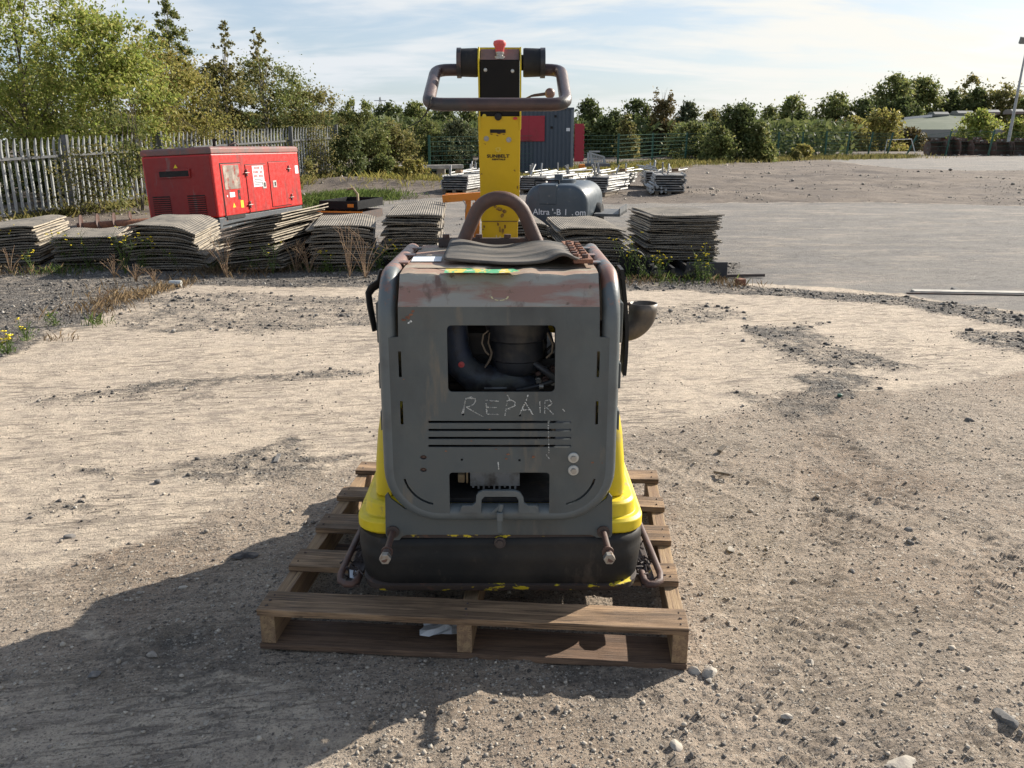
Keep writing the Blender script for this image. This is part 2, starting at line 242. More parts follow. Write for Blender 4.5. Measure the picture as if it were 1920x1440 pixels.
# ------------------------------------------------------------------ mesh builder
class MB:
    def __init__(s): s.v = []; s.f = []
    def add(s, vs, fs):
        o = len(s.v); s.v += [tuple(v) for v in vs]; s.f += [tuple(i + o for i in f) for f in fs]; return s
    def box(s, c, d, rot=None):
        x, y, z = d[0]/2, d[1]/2, d[2]/2
        vs = [Vector((sx*x, sy*y, sz*z)) for sx in (-1, 1) for sy in (-1, 1) for sz in (-1, 1)]
        if rot is not None: vs = [rot @ v for v in vs]
        vs = [v + Vector(c) for v in vs]
        return s.add(vs, [(0, 1, 3, 2), (4, 6, 7, 5), (0, 4, 5, 1), (2, 3, 7, 6), (0, 2, 6, 4), (1, 5, 7, 3)])
    def bx(s, x0, x1, y0, y1, z0, z1): return s.box(((x0+x1)/2, (y0+y1)/2, (z0+z1)/2), (x1-x0, y1-y0, z1-z0))
    def beam(s, p, q, w, h, up=(0, 0, 1)):
        p = Vector(p); q = Vector(q); d = (q-p); l = d.length; d.normalize(); u = Vector(up)
        if abs(d.dot(u)) > .98: u = Vector((0, 1, 0))
        a = d.cross(u).normalized(); b = a.cross(d)
        m = Matrix((d, a, b)).transposed()
        return s.box((p+q)/2, (l, w, h), m)
    def tube(s, pts, r, n=12, cap=True, flat=None):
        pts = [Vector(p) for p in pts]; rs = r if isinstance(r, (list, tuple)) else [r]*len(pts)
        t0 = (pts[1]-pts[0]).normalized(); up = Vector((0, 0, 1)) if abs(t0.z) < .9 else Vector((1, 0, 0))
        a = t0.cross(up).normalized(); rings = []
        for i, p in enumerate(pts):
            if i == 0: t = pts[1]-p
            elif i == len(pts)-1: t = p-pts[i-1]
            else: t = (pts[i+1]-p).normalized() + (p-pts[i-1]).normalized()
            t.normalize(); a = (a - t*a.dot(t)); a.normalize(); b = t.cross(a)
            fr = 1.0 if flat is None else flat
            rings.append([p + (a*math.cos(2*math.pi*k/n) + b*math.sin(2*math.pi*k/n)*fr)*rs[i] for k in range(n)])
        return s.loft(rings, cap)
    def loft(s, rings, cap=True, close=True):
        n = len(rings[0]); o = len(s.v)
        for r in rings: s.v += [tuple(v) for v in r]
        for i in range(len(rings)-1):
            for k in range(n if close else n-1):
                k2 = (k+1) % n
                s.f.append((o+i*n+k, o+i*n+k2, o+(i+1)*n+k2, o+(i+1)*n+k))
        if cap:
            s.f.append(tuple(o+k for k in reversed(range(n)))); s.f.append(tuple(o+(len(rings)-1)*n+k for k in range(n)))
        return s
    def cyl(s, p, q, r, n=16, r2=None): return s.tube([p, q], [r, r if r2 is None else r2], n)
    def hexa(s, p, q, r): return s.tube([p, q], r, 6)
    def lathe(s, prof, c, n=24, axis='z'):
        rings = []
        for r, h in prof:
            ring = []
            for k in range(n):
                a = 2*math.pi*k/n; x, y = r*math.cos(a), r*math.sin(a)
                v = (x, y, h) if axis == 'z' else ((h, x, y) if axis == 'x' else (x, h, y))
                ring.append((v[0]+c[0], v[1]+c[1], v[2]+c[2]))
            rings.append(ring)
        return s.loft(rings, True)
    def plate(s, outer, holes, y, th, mp=None):
        """sheet in the XZ plane with holes, front face at y, thickness th backwards"""
        loops = [outer] + list(holes)
        vs3 = [[Vector((p[0], p[1], 0)) for p in lp] for lp in loops]
        tris = geometry.tessellate_polygon(vs3)
        flat = [p for lp in loops for p in lp]; n = len(flat); o = len(s.v)
        mp = mp or (lambda x, z, d: (x, y + d, z))
        s.v += [mp(p[0], p[1], 0) for p in flat]; s.v += [mp(p[0], p[1], th) for p in flat]
        for t in tris:
            s.f.append((o+t[0], o+t[1], o+t[2])); s.f.append((o+n+t[2], o+n+t[1], o+n+t[0]))
        k = 0
        for lp in loops:
            m = len(lp)
            for i in range(m):
                a = o+k+i; b = o+k+(i+1) % m; s.f.append((a, b, b+n, a+n))
            k += m
        return s
def bezp(p, n=10):
    p = [Vector(q) for q in p]; out = []
    for k in range(n+1):
        t = k/n; q = p
        while len(q) > 1: q = [a.lerp(b, t) for a, b in zip(q[:-1], q[1:])]
        out.append(q[0])
    return out
def rrect(x0, x1, z0, z1, r, n=5):
    pts = []
    for cx, cz, a0 in ((x1-r, z1-r, 0), (x0+r, z1-r, 90), (x0+r, z0+r, 180), (x1-r, z0+r, 270)):
        for k in range(n+1):
            a = R(a0 + 90*k/n); pts.append((cx + r*math.cos(a), cz + r*math.sin(a)))
    return pts
def circ(cx, cz, r, n=10, sx=1): return [(cx + sx*r*math.cos(2*math.pi*k/n), cz + r*math.sin(2*math.pi*k/n)) for k in range(n)]

def mesh_np(name, verts, faces_flat, per, mat):
    me = bpy.data.meshes.new(name); verts = np.asarray(verts, np.float32); nf = len(faces_flat)//per
    me.vertices.add(len(verts)); me.vertices.foreach_set('co', verts.ravel())
    me.loops.add(len(faces_flat)); me.loops.foreach_set('vertex_index', np.asarray(faces_flat, np.int32))
    me.polygons.add(nf); me.polygons.foreach_set('loop_start', np.arange(0, nf*per, per, dtype=np.int32)); me.polygons.foreach_set('loop_total', np.full(nf, per, np.int32))
    me.update(calc_edges=True); me.materials.append(mat); return me
def shift_of(parent):
    o = Vector((0, 0, 0)); p = parent
    while p is not None: o += p.location; p = p.parent
    return o
def obj(name, mb, mat, parent=None, smooth=None, bevel=0, world=True, kind=None, loc=None, label=None):
    """one mesh object; with a parent its world coordinates are turned into the parent's"""
    if isinstance(mb, MB):
        me = bpy.data.meshes.new(name)
        sh = shift_of(parent) if (parent is not None and world) else (Vector(loc) if loc is not None else Vector((0, 0, 0)))
        me.from_pydata([(v[0]-sh.x, v[1]-sh.y, v[2]-sh.z) for v in mb.v], [], mb.f); me.update()
        bm = bmesh.new(); bm.from_mesh(me); bmesh.ops.recalc_face_normals(bm, faces=bm.faces); bm.to_mesh(me); bm.free()
        me.materials.append(mat)
    else: me = mb
    if smooth:
        me.shade_smooth(); me.set_sharp_from_angle(angle=R(smooth))
    o = bpy.data.objects.new(name, me); COL.objects.link(o)
    if parent is not None: o.parent = parent
    elif loc is not None: o.location = loc
    if bevel:
        b = o.modifiers.new('bevel', 'BEVEL'); b.width = bevel; b.segments = 2; b.limit_method = 'ANGLE'; b.angle_limit = R(40)
    if kind: o['kind'] = kind
    if label: o['label'] = label
    return o
def thing(name, label, cat, loc=(0, 0, 0), rz=0, group=None):
    o = bpy.data.objects.new(name, None); COL.objects.link(o); o.empty_display_size = .1
    o.location = loc; o.rotation_euler = (0, 0, rz); return tag(o, label, cat, group)
def tag(o, label=None, cat=None, group=None, kind=None):
    if label: o['label'] = label
    if cat: o['category'] = cat
    if group: o['group'] = group
    if kind: o['kind'] = kind
    return o
def copy_tree(o, parent=None, deep=0):
    c = o.copy(); COL.objects.link(c)
    if parent is not None: c.parent = parent
    for ch in list(o.children): copy_tree(ch, c, deep+1)
    return c
def text_mesh(body, size, bold=.0, sx=1.0):
    cu = bpy.data.curves.new('t', 'FONT'); cu.body = body; cu.size = size; cu.align_x = 'CENTER'; cu.align_y = 'CENTER'; cu.offset = bold; cu.resolution_u = 3
    t = bpy.data.objects.new('t', cu); COL.objects.link(t)
    dg = bpy.context.evaluated_depsgraph_get(); me = bpy.data.meshes.new_from_object(t.evaluated_get(dg))
    mb = MB(); mb.v = [(v.co.x*sx, v.co.y, 0) for v in me.vertices]; mb.f = [tuple(p.vertices) for p in me.polygons]
    bpy.data.objects.remove(t); bpy.data.meshes.remove(me); return mb
def xf(mb, mat4):
    mb.v = [tuple(mat4 @ Vector(v)) for v in mb.v]; return mb
UPR = Matrix.Rotation(math.pi/2, 4, 'X')      # text plane upright, facing -Y

# numpy value noise
_G = {}
def vnoise(x, y, seed=0):
    if seed not in _G: _G[seed] = np.random.default_rng(seed).random((256, 256))
    g = _G[seed]; xi = np.floor(x).astype(int); yi = np.floor(y).astype(int)
    fx = x-xi; fy = y-yi; fx = fx*fx*(3-2*fx); fy = fy*fy*(3-2*fy)
    a = g[xi & 255, yi & 255]; b = g[(xi+1) & 255, yi & 255]; c = g[xi & 255, (yi+1) & 255]; d = g[(xi+1) & 255, (yi+1) & 255]
    return (a*(1-fx)+b*fx)*(1-fy)+(c*(1-fx)+d*fx)*fy
def fbm(x, y, o=4, seed=0):
    s = 0; a = 1; t = 0
    for k in range(o): s = s+a*vnoise(x*2**k+k*17.3, y*2**k+k*9.1, seed+k); t += a; a *= .5
    return s/t

#@@GROUND
# ------------------------------------------------------------------ the ground: one sheet out to the horizon
def inpoly(x, y, poly):
    r = np.zeros(x.shape, bool); n = len(poly)
    for i in range(n):
        x0, y0 = poly[i]; x1, y1 = poly[(i+1) % n]
        c = ((y0 > y) != (y1 > y)) & (x < (x1-x0)*(y-y0)/(y1-y0+1e-12)+x0); r ^= c
    return r
def W(*pts): return [GR(a, b) for a, b in pts]
def soft(x, y, poly, amp, sc, seed, edge=.06):
    """0..1 cover of a patch with a ragged edge, sampled several times for softness"""
    px_ = [p[0] for p in poly]; py_ = [p[1] for p in poly]; m = amp+edge*1.5
    k = np.nonzero((x > min(px_)-m) & (x < max(px_)+m) & (y > min(py_)-m) & (y < max(py_)+m))[0]; out = np.zeros(x.shape)
    if not len(k): return out
    x = x[k]; y = y[k]; s = np.zeros(x.shape)
    jx = (fbm(x*sc, y*sc, 4, seed)-.5)*2*amp; jy = (fbm(x*sc+50, y*sc+9, 4, seed+7)-.5)*2*amp
    for ox, oy in ((0, 0), (1, 0), (-1, 0), (0, 1), (0, -1)): s += inpoly(x+jx+ox*edge, y+jy+oy*edge, poly)
    out[k] = s/5; return out
def zones(x, y):
    dirt = np.maximum(soft(x, y, W((1160, 815), (1330, 772), (1480, 735), (1700, 738), (1925, 690), (2600, 650), (2600, 1500), (660, 1500), (560, 1290), (330, 1270), (120, 1120), (60, 1075), (260, 1030), (430, 950), (520, 900), (700, 870)), .12, 2.2, 3),
        soft(x, y, W((-600, 1110), (60, 1075), (330, 1270), (200, 1330), (-300, 1300)), .1, 3, 5)*.8)
    dirt = np.maximum(dirt, soft(x, y, W((-700, 1260), (330, 1240), (620, 1260), (760, 1320), (760, 1600), (-700, 1600)), .15, 3, 8)*.47)
    grav = np.zeros(x.shape)
    for i, (p, amp, wgt) in enumerate([
        (W((-900, 640), (-900, 470), (1390, 490), (1390, 545), (345, 536), (240, 575), (110, 620), (0, 680)), .12, 1),
        (W((1300, 530), (1400, 536), (1700, 555), (1925, 590), (2400, 640), (2400, 660), (1925, 618), (1700, 575), (1480, 556), (1300, 548)), .1, 1),
        (W((230, 575), (340, 545), (730, 560), (760, 610), (500, 628), (240, 622)), .22, .62),
        (W((1160, 575), (1330, 570), (1400, 590), (1300, 605), (1170, 612)), .14, .6),
        (W((1395, 615), (1560, 605), (1570, 640), (1640, 668), (1700, 690), (1560, 690), (1430, 650)), .30, .8),
        (W((1420, 735), (1500, 705), (1640, 702), (1660, 740), (1560, 765), (1430, 775)), .28, .8),
        (W((1790, 622), (1925, 618), (2100, 640), (2100, 690), (1925, 665), (1850, 655)), .28, .85),
        (W((40, 752), (300, 715), (650, 690), (700, 692), (700, 705), (420, 725), (60, 762)), .10, .7),
        (W((110, 885), (300, 868), (480, 835), (560, 820), (640, 860), (560, 905), (420, 900), (320, 880), (120, 892)), .22, .7),
        (W((200, 740), (330, 742), (420, 735), (420, 745), (220, 752)), .04, .7),
        (W((30, 960), (120, 940), (220, 940), (200, 975), (60, 975)), .08, .6),
        (W((560, 1500), (640, 1360), (780, 1200), (1300, 1250), (1200, 1330), (930, 1420), (900, 1500)), .08, .35),
        (W((100, 1290), (250, 1180), (480, 1180), (520, 1290), (330, 1300)), .1, .5)]):
        grav = np.maximum(grav, soft(x, y, p, amp, 3.0, 20+i*3)*wgt)
    yard = soft(x, y, W((880, 385), (1400, 380), (1925, 385), (4000, 400), (4000, 660), (1925, 588), (1700, 552), (1380, 533), (1200, 520), (880, 500)), .25, 1.0, 60, .15)
    yard = np.maximum(yard, soft(x, y, W((690, 378), (900, 366), (1130, 360), (1130, 500), (560, 500), (560, 420)), .2, 1.2, 66, .1)*.8)
    yard = np.maximum(yard, soft(x, y, W((1530, 300), (1925, 292), (3500, 291), (3500, 330), (1925, 321), (1700, 318)), .4, .4, 68, .5))
    earth = np.maximum(np.clip((y+ (fbm(x*.8, y*.8, 3, 77)-.5)*2-11.2)/.8, 0, 1), soft(x, y, W((-3000, 430), (560, 420), (760, 372), (1130, 362), (1400, 378), (1925, 384), (4500, 398), (4500, 281), (-4500, 281)), .5, .5, 70, .2))*(1-yard)
    return np.clip(dirt, 0, 1), np.clip(grav, 0, 1), np.clip(yard, 0, 1), np.clip(earth, 0, 1)
def relief(x, y, dirt, grav, yard, earth):
    near = np.clip((9-y)/5, 0, 1)
    h = (fbm(x*1.3, y*1.3, 4, 2)-.5)*.020*dirt + (fbm(x*7, y*7, 5, 11)-.5)*(.013*dirt+.012*grav+.004)*near + np.clip(fbm(x*20, y*20, 4, 15)-.56, 0, 1)*(.030*dirt+.02*grav)*near
    # tyre prints and scuffed ruts pressed into the dirt
    for k, (cx, cy, an, ln, wd) in enumerate([(1.05, 2.75, 70, 1.3, .11), (1.35, 2.3, 55, .9, .10), (.62, 2.0, 35, .8, .09), (1.7, 3.0, 95, 1.6, .13), (.9, 3.6, 120, 1.2, .12), (2.3, 2.5, 80, 1.4, .12), (1.0, 1.75, 15, .9, .08), (-1.5, 1.95, 60, .6, .09), (1.9, 3.9, 60, 1.3, .12)]):
        a = R(an); u = (x-cx)*math.cos(a)+(y-cy)*math.sin(a); v = -(x-cx)*math.sin(a)+(y-cy)*math.cos(a)
        v = v+.05*np.sin(u*2.2+k)
        m = np.clip(1-(np.abs(v)/wd)**4, 0, 1)*np.clip(1-(np.abs(u)/ln)**6, 0, 1)*np.clip((fbm(x*4, y*4, 3, 90+k)-.38)*6, 0, 1)
        tread = np.clip(np.sin(u*115+np.sign(v)*v*70)*1.6, -1, 1)
        h = h + m*dirt*(-.006+.0042*tread)
        h = h + dirt*.006*np.exp(-((np.abs(v)-wd*1.12)/.018)**2)*np.clip(1-(np.abs(u)/ln)**6, 0, 1)*np.clip((fbm(x*3, y*3, 3, 70+k)-.4)*5, 0, 1)
    h = h + grav*.012*near + earth*((fbm(x*.35, y*.35, 4, 33)-.45)*.24+(fbm(x*2.2, y*2.2, 3, 35)-.5)*.07)*np.clip((y-10)/6, 0, 1)*np.clip((75-y)/20, 0, 1)
    # small spoil heap by the palisade end, stony ridge along the slab edge
    h = h + .20*np.exp(-(((x+4.6)/1.5)**2+((y-25.5)/.9)**2)) + .14*np.exp(-(((x+2.3)/1.4)**2+((y-25.8)/.7)**2))
    return h
def build_ground():
    def axis(parts):
        out = []
        for a, b, n in parts: out += list(np.linspace(a, b, n, endpoint=False))
        return np.array(out)
    xp = axis([(0, 2.6, 200), (2.6, 6, 85), (6, 14, 70), (14, 60, 60), (60, 400, 20), (400, 4200, 8)]); xp = np.append(xp, 4200)
    xs = np.concatenate([-xp[:0:-1], xp])
    ys = axis([(-60, 0, 6), (0, 1.4, 8), (1.4, 4.6, 270), (4.6, 8, 130), (8, 12, 80), (12, 34, 110), (34, 90, 60), (90, 500, 16), (500, 4500, 8)]); ys = np.append(ys, 4500)
    X, Y = np.meshgrid(xs, ys, indexing='xy')
    d, g, a, e = zones(X.ravel(), Y.ravel())
    t = np.clip(Y.ravel()-9, 0, 55); base = SL*t*np.where(t < 4, t/4, 1)
    Z = base+relief(X.ravel(), Y.ravel(), d, g, a, e)
    V = np.stack([X.ravel(), Y.ravel(), Z], 1); nx, ny = len(xs), len(ys)
    i = np.arange(nx-1)[None, :]+np.arange(ny-1)[:, None]*nx
    F = np.stack([i, i+1, i+1+nx, i+nx], -1).reshape(-1)
    me = mesh_np('ground', V, F, 4, M['ground'])
    ca = me.color_attributes.new('zone', 'FLOAT_COLOR', 'POINT'); ca.data.foreach_set('color', np.stack([d, g, a, e], 1).astype(np.float32).ravel())
    me.shade_smooth()
    o = bpy.data.objects.new('ground', me); COL.objects.link(o); o['kind'] = 'structure'; return o
def ground_material():
    mt = bpy.data.materials.new('yard_ground'); mt.use_nodes = True
    nt = mt.node_tree; N = nt.nodes; L = nt.links; b = N['Principled BSDF']; b.inputs['Specular IOR Level'].default_value = .25; b.inputs['Roughness'].default_value = .93
    tc = N.new('ShaderNodeTexCoord'); P = tc.outputs['Object']
    va = N.new('ShaderNodeVertexColor'); va.layer_name = 'zone'; sp = N.new('ShaderNodeSeparateColor'); L.new(va.outputs['Color'], sp.inputs[0])
    dirt, grav, yard, earth = sp.outputs[0], sp.outputs[1], sp.outputs[2], va.outputs['Alpha']
    def nz(scale, stretch=None, rot=0, detail=8, rg=.62, dist=0):
        v = P
        if stretch or rot:
            mp = N.new('ShaderNodeMapping'); mp.vector_type = 'POINT'; mp.inputs['Rotation'].default_value = (0, 0, rot); mp.inputs['Scale'].default_value = stretch or (1, 1, 1)
            m0 = N.new('ShaderNodeMapping'); m0.inputs['Rotation'].default_value = (0, 0, rot); L.new(P, m0.inputs[0]); mp.inputs['Rotation'].default_value = (0, 0, 0); L.new(m0.outputs[0], mp.inputs[0]); v = mp.outputs[0]
        n = N.new('ShaderNodeTexNoise'); n.inputs['Scale'].default_value = scale; n.inputs['Detail'].default_value = detail; n.inputs['Roughness'].default_value = rg; n.inputs['Distortion'].default_value = dist; L.new(v, n.inputs['Vector']); return n.outputs[0]
    def rng_(f, lo, hi, a=0, c=1):
        m = N.new('ShaderNodeMapRange'); L.new(f, m.inputs[0]); m.inputs[1].default_value = lo; m.inputs[2].default_value = hi; m.inputs[3].default_value = a; m.inputs[4].default_value = c; return m.outputs[0]
    def mth(op, a, c, cl=False):
        n = N.new('ShaderNodeMath'); n.operation = op; n.use_clamp = cl
        for i, v in enumerate((a, c)):
            if isinstance(v, (int, float)): n.inputs[i].default_value = v
            else: L.new(v, n.inputs[i])
        return n.outputs[0]
    def mix(f, a, c):
        m = N.new('ShaderNodeMix'); m.data_type = 'RGBA'
        if isinstance(f, (int, float)): m.inputs[0].default_value = f
        else: L.new(f, m.inputs[0])
        for i, v in ((6, a), (7, c)):
            if isinstance(v, tuple): m.inputs[i].default_value = _lin(v)
            else: L.new(v, m.inputs[i])
        return m.outputs[2]
    def mask(z, wob=.75, lo=.42, hi=.62, sc=9):
        n2 = mth('ADD', mth('MULTIPLY', mth('SUBTRACT', nz(sc, detail=10, rg=.75), .5), wob), mth('MULTIPLY', mth('SUBTRACT', nz(sc*.22, detail=8, rg=.7), .5), wob*.9))
        return rng_(mth('ADD', z, n2), lo, hi)
    fine = nz(95, detail=6, rg=.75); mid = nz(14, detail=9, rg=.68); big = nz(1.4, detail=6); grit = nz(260, detail=3, rg=.8)
    rot = R(-11)
    rib = nz(1.0, (4.5, 30, 1), rot, detail=9, rg=.68, dist=1.3); rib2 = nz(1.0, (7, 90, 1), rot, detail=5, dist=.5)
    # brushed slab: pale dusty crests, grit caught in the grooves
    slab = mix(rng_(big, .35, .65), (.57, .465, .355), (.46, .38, .30))
    slab = mix(rng_(mid, .42, .66), slab, (.66, .55, .42))
    groove = mth('MULTIPLY', rng_(rib, .52, .61), rng_(nz(1.3, detail=6), .40, .58, .10, .85))
    slab = mix(groove, slab, (.17, .145, .125))
    slab = mix(mth('MULTIPLY', rng_(rib2, .54, .64), .3), slab, (.19, .165, .14))
    slab = mix(rng_(nz(5, (1, 2.2, 1), rot, detail=12, rg=.8), .49, .61, 0, .8), slab, (.27, .225, .185))
    slab = mix(rng_(nz(33, detail=9, rg=.8), .555, .64, 0, .85), slab, (.15, .13, .11))
    slab = mix(rng_(fine, .56, .68, 0, .8), slab, (.11, .095, .085))
    # dirt
    dc = mix(rng_(big, .36, .64), (.45, .36, .275), (.36, .295, .232))
    dc = mix(rng_(nz(3.2, detail=9, rg=.7), .48, .66), dc, (.33, .27, .205))
    dc = mix(rng_(nz(.9, detail=7, rg=.6), .50, .66, 0, .75), dc, (.30, .215, .15))
    dc = mix(rng_(nz(7, detail=10, rg=.78), .52, .70, 0, .8), dc, (.165, .130, .102))
    dc = mix(rng_(nz(26, detail=8, rg=.8), .54, .64), dc, (.46, .385, .30))
    dc = mix(rng_(fine, .50, .68, 0, .85), dc, (.085, .070, .058))
    dc = mix(rng_(grit, .66, .74, 0, .7), dc, (.42, .38, .33))
    # dark crushed stone
    vor = N.new('ShaderNodeTexVoronoi'); vor.inputs['Scale'].default_value = 70; L.new(P, vor.inputs['Vector'])
    sc_ = N.new('ShaderNodeSeparateColor'); L.new(vor.outputs['Color'], sc_.inputs[0])
    gc = mix(sc_.outputs[0], (.055, .050, .046), (.155, .138, .12)); gc = mix(rng_(sc_.outputs[1], .88, .95), gc, (.38, .35, .31))
    gc = mix(rng_(nz(2.3), .5, .7, 0, .7), gc, (.22, .19, .16))
    # worn tarmac with pale dust tracks
    yc = mix(rng_(nz(.5, (1, 3, 1), detail=7), .35, .65), (.175, .165, .155), (.235, .215, .19))
    yc = mix(rng_(nz(1.0, (.6, 1.6, 1), R(-3), detail=12, rg=.82), .50, .62), yc, (.33, .285, .235))
    yc = mix(rng_(nz(7, (.8, 1.6, 1), detail=9, rg=.8), .52, .66), yc, (.13, .12, .11))
    yc = mix(rng_(nz(1.3, (.8, 2.6, 1), R(4), detail=12, rg=.8), .54, .64, 0, .8), yc, (.15, .14, .135))
    yc = mix(rng_(nz(40, detail=5), .56, .72, 0, .6), yc, (.12, .11, .10))
    # far churned earth
    ec = mix(rng_(nz(.45, (1, 1.5, 1), detail=9, rg=.7), .38, .62), (.115, .092, .075), (.205, .165, .13))
    ec = mix(rng_(nz(.9, (.7, 1.1, 1), detail=12, rg=.82), .49, .60), ec, (.095, .078, .068))
    ec = mix(rng_(nz(12, detail=6), .60, .70, 0, .5), ec, (.30, .25, .20))
    c = mix(mask(earth, .5), slab, ec); c = mix(mask(yard, .5, sc=2), c, yc)
    c = mix(mask(dirt, 1.1, .36, .76, 5), c, dc); gmk = mask(grav, 2.4, .38, .98, 13); c = mix(gmk, c, gc)
    c = mix(rng_(nz(19, detail=10, rg=.8), .30, .42, .5, 0), c, (.10, .085, .075))
    # embedded stones of every shade in the loose ground and thinly over the slab
    def chips(c, scale, lo, hi, amt, seedv):
        v2 = N.new('ShaderNodeTexVoronoi'); v2.inputs['Scale'].default_value = scale; L.new(P, v2.inputs['Vector']); s2 = N.new('ShaderNodeSeparateColor'); L.new(v2.outputs['Color'], s2.inputs[0])
        pick = rng_(s2.outputs[0], lo, lo+.02); near_ = rng_(v2.outputs['Distance'], .38, .48, 1, 0); f = mth('MULTIPLY', mth('MULTIPLY', pick, near_), amt)
        col = mix(s2.outputs[1], (.075, .065, .058), (.34, .295, .245)); col = mix(rng_(s2.outputs[2], .80, .84), col, (.56, .50, .42)); return mix(f, c, col), f
    loose = mth('ADD', mth('MULTIPLY', dirt, .80), .16, True)
    c, f1 = chips(c, 62, .80, 0, loose, 1); c, f2 = chips(c, 125, .62, 0, loose, 2); c, f3 = chips(c, 240, .55, 0, mth('MULTIPLY', loose, .8), 3)
    L.new(c, b.inputs['Base Color'])
    hsum = mth('ADD', mth('MULTIPLY', fine, .7), mth('MULTIPLY', mid, 1.3))
    hsum = mth('ADD', hsum, mth('MULTIPLY', grit, .25))
    hsum = mth('SUBTRACT', hsum, mth('MULTIPLY', groove, .5))
    gm = gmk
    hsum = mth('ADD', hsum, mth('MULTIPLY', mth('MULTIPLY', vor.outputs['Distance'], -1.4), gm))
    hsum = mth('ADD', hsum, mth('ADD', mth('MULTIPLY', f1, .55), mth('MULTIPLY', f2, .30)))
    bp = N.new('ShaderNodeBump'); bp.inputs['Strength'].default_value = 1; bp.inputs['Distance'].default_value = .013; L.new(hsum, bp.inputs['Height']); L.new(bp.outputs[0], b.inputs['Normal'])
    return mt
M['ground'] = ground_material()
build_ground()
def surf(x, y):
    xa, ya = np.atleast_1d(np.asarray(x, float)), np.atleast_1d(np.asarray(y, float)); d, g, a, e = zones(xa, ya)
    t = np.clip(ya-9, 0, 55); return SL*t*np.where(t < 4, t/4, 1)+relief(xa, ya, d, g, a, e), d, g, a, e

# ------------------------------------------------------------------ loose stones (nobody could count them)
ICO_V = None
def ico():
    t = (1+5**.5)/2
    v = np.array([(-1, t, 0), (1, t, 0), (-1, -t, 0), (1, -t, 0), (0, -1, t), (0, 1, t), (0, -1, -t), (0, 1, -t), (t, 0, -1), (t, 0, 1), (-t, 0, -1), (-t, 0, 1)], float)
    v /= np.linalg.norm(v[0])
    f = np.array([(0, 11, 5), (0, 5, 1), (0, 1, 7), (0, 7, 10), (0, 10, 11), (1, 5, 9), (5, 11, 4), (11, 10, 2), (10, 7, 6), (7, 1, 8), (3, 9, 4), (3, 4, 2), (3, 2, 6), (3, 6, 8), (3, 8, 9), (4, 9, 5), (2, 4, 11), (6, 2, 10), (8, 6, 7), (9, 8, 1)])
    return v, f
def octa():
    v = np.array([(1, 0, 0), (-1, 0, 0), (0, 1, 0), (0, -1, 0), (0, 0, 1), (0, 0, -1)], float)
    f = np.array([(0, 2, 4), (2, 1, 4), (1, 3, 4), (3, 0, 4), (2, 0, 5), (1, 2, 5), (3, 1, 5), (0, 3, 5)]); return v, f
def stones(name, P, sizes, mat, shape='octa'):
    bv, bf = octa() if shape == 'octa' else ico(); n = len(P)
    q = rng.normal(size=(n, 3, 3)); Q, _ = np.linalg.qr(q)
    sc = sizes[:, None]*rng.uniform(.6, 1.25, (n, 3)); sc[:, 2] *= .75
    v = bv[None]*(1+rng.uniform(-.22, .22, (n, len(bv), 1))); v = np.einsum('nij,nkj->nki', Q, v)*sc[:, None, :]
    v += P[:, None, :]; f = bf[None]+(np.arange(n)*len(bv))[:, None, None]
    me = mesh_np(name, v.reshape(-1, 3), f.reshape(-1), 3, mat)
    o = bpy.data.objects.new(name, me); COL.objects.link(o); o['kind'] = 'stuff'; return o
def stone_mat(name, cols):
    mt = bpy.data.materials.new(name); mt.use_nodes = True; N = mt.node_tree.nodes; L = mt.node_tree.links; b = N['Principled BSDF']; b.inputs['Roughness'].default_value = .9
    ge = N.new('ShaderNodeNewGeometry'); cr = N.new('ShaderNodeValToRGB'); L.new(ge.outputs['Random Per Island'], cr.inputs[0]); e = cr.color_ramp.elements
    e[0].color = _lin(cols[0]); e[1].color = _lin(cols[-1])
    for i, c in enumerate(cols[1:-1]): e.new((i+1)/(len(cols)-1)).color = _lin(c)
    L.new(cr.outputs[0], b.inputs['Base Color']); return mt
M['stones'] = stone_mat('mixed_stones', [(.13, .115, .10), (.20, .175, .15), (.27, .235, .195), (.34, .295, .24), (.50, .44, .36)])
M['stones_dark'] = stone_mat('crushed_dark_stone', [(.035, .033, .031), (.06, .056, .052), (.095, .086, .078), (.15, .135, .12), (.36, .33, .29)])
def scatter_stones():
    # near field, denser on dirt
    def samp(n, x0, x1, y0, y1):
        y = y0+(y1-y0)*rng.random(n)**1.5; hw = .62*y+.25; x = rng.uniform(-1, 1, n)*hw; return x, y
    x, y = samp(62000, 0, 0, 1.55, 6.5); z, d, g, a, e = surf(x, y)
    keep = rng.random(len(x)) < (.20+.85*np.maximum(d, g*.6)*np.clip(fbm(x*1.7, y*1.7, 3, 44)*2.2-.5, .15, 1)); x, y, z = x[keep], y[keep], z[keep]
    s = .0013+.0020*rng.pareto(2.6, len(x)); s = np.minimum(s, .008)
    stones('loose_grit', np.stack([x, y, z+s*.25], 1), s, M['stones'])
    x, y = samp(620, 0, 0, 1.6, 6.5); z, d, g, a, e = surf(x, y); k = rng.random(len(x)) < (.18+.8*d); x, y, z = x[k], y[k], z[k]
    s = .0045+.0045*rng.pareto(2.8, len(x)); s = np.minimum(s, .010); stones('loose_stones', np.stack([x, y, z+s*.35], 1), s, M['stones'], 'ico')
    # crushed stone in the dark patches, the ridge and the weedy strip
    y = rng.uniform(3.0, 11.5, 110000); x = rng.uniform(-1, 1, len(y))*(.64*y+.3); z, d, g, a, e = surf(x, y)
    k = (rng.random(len(x)) < g**1.1*.9*np.clip(fbm(x*2.5, y*2.5, 3, 41)*2-.35, .1, 1)); x, y, z = x[k], y[k], z[k]
    s = np.minimum(.003+.0045*rng.pareto(2.6, len(x)), .022)*np.clip(y/6, .7, 1.3); stones('crushed_stone', np.stack([x, y, z+s*.2], 1), s, M['stones_dark'])
scatter_stones()
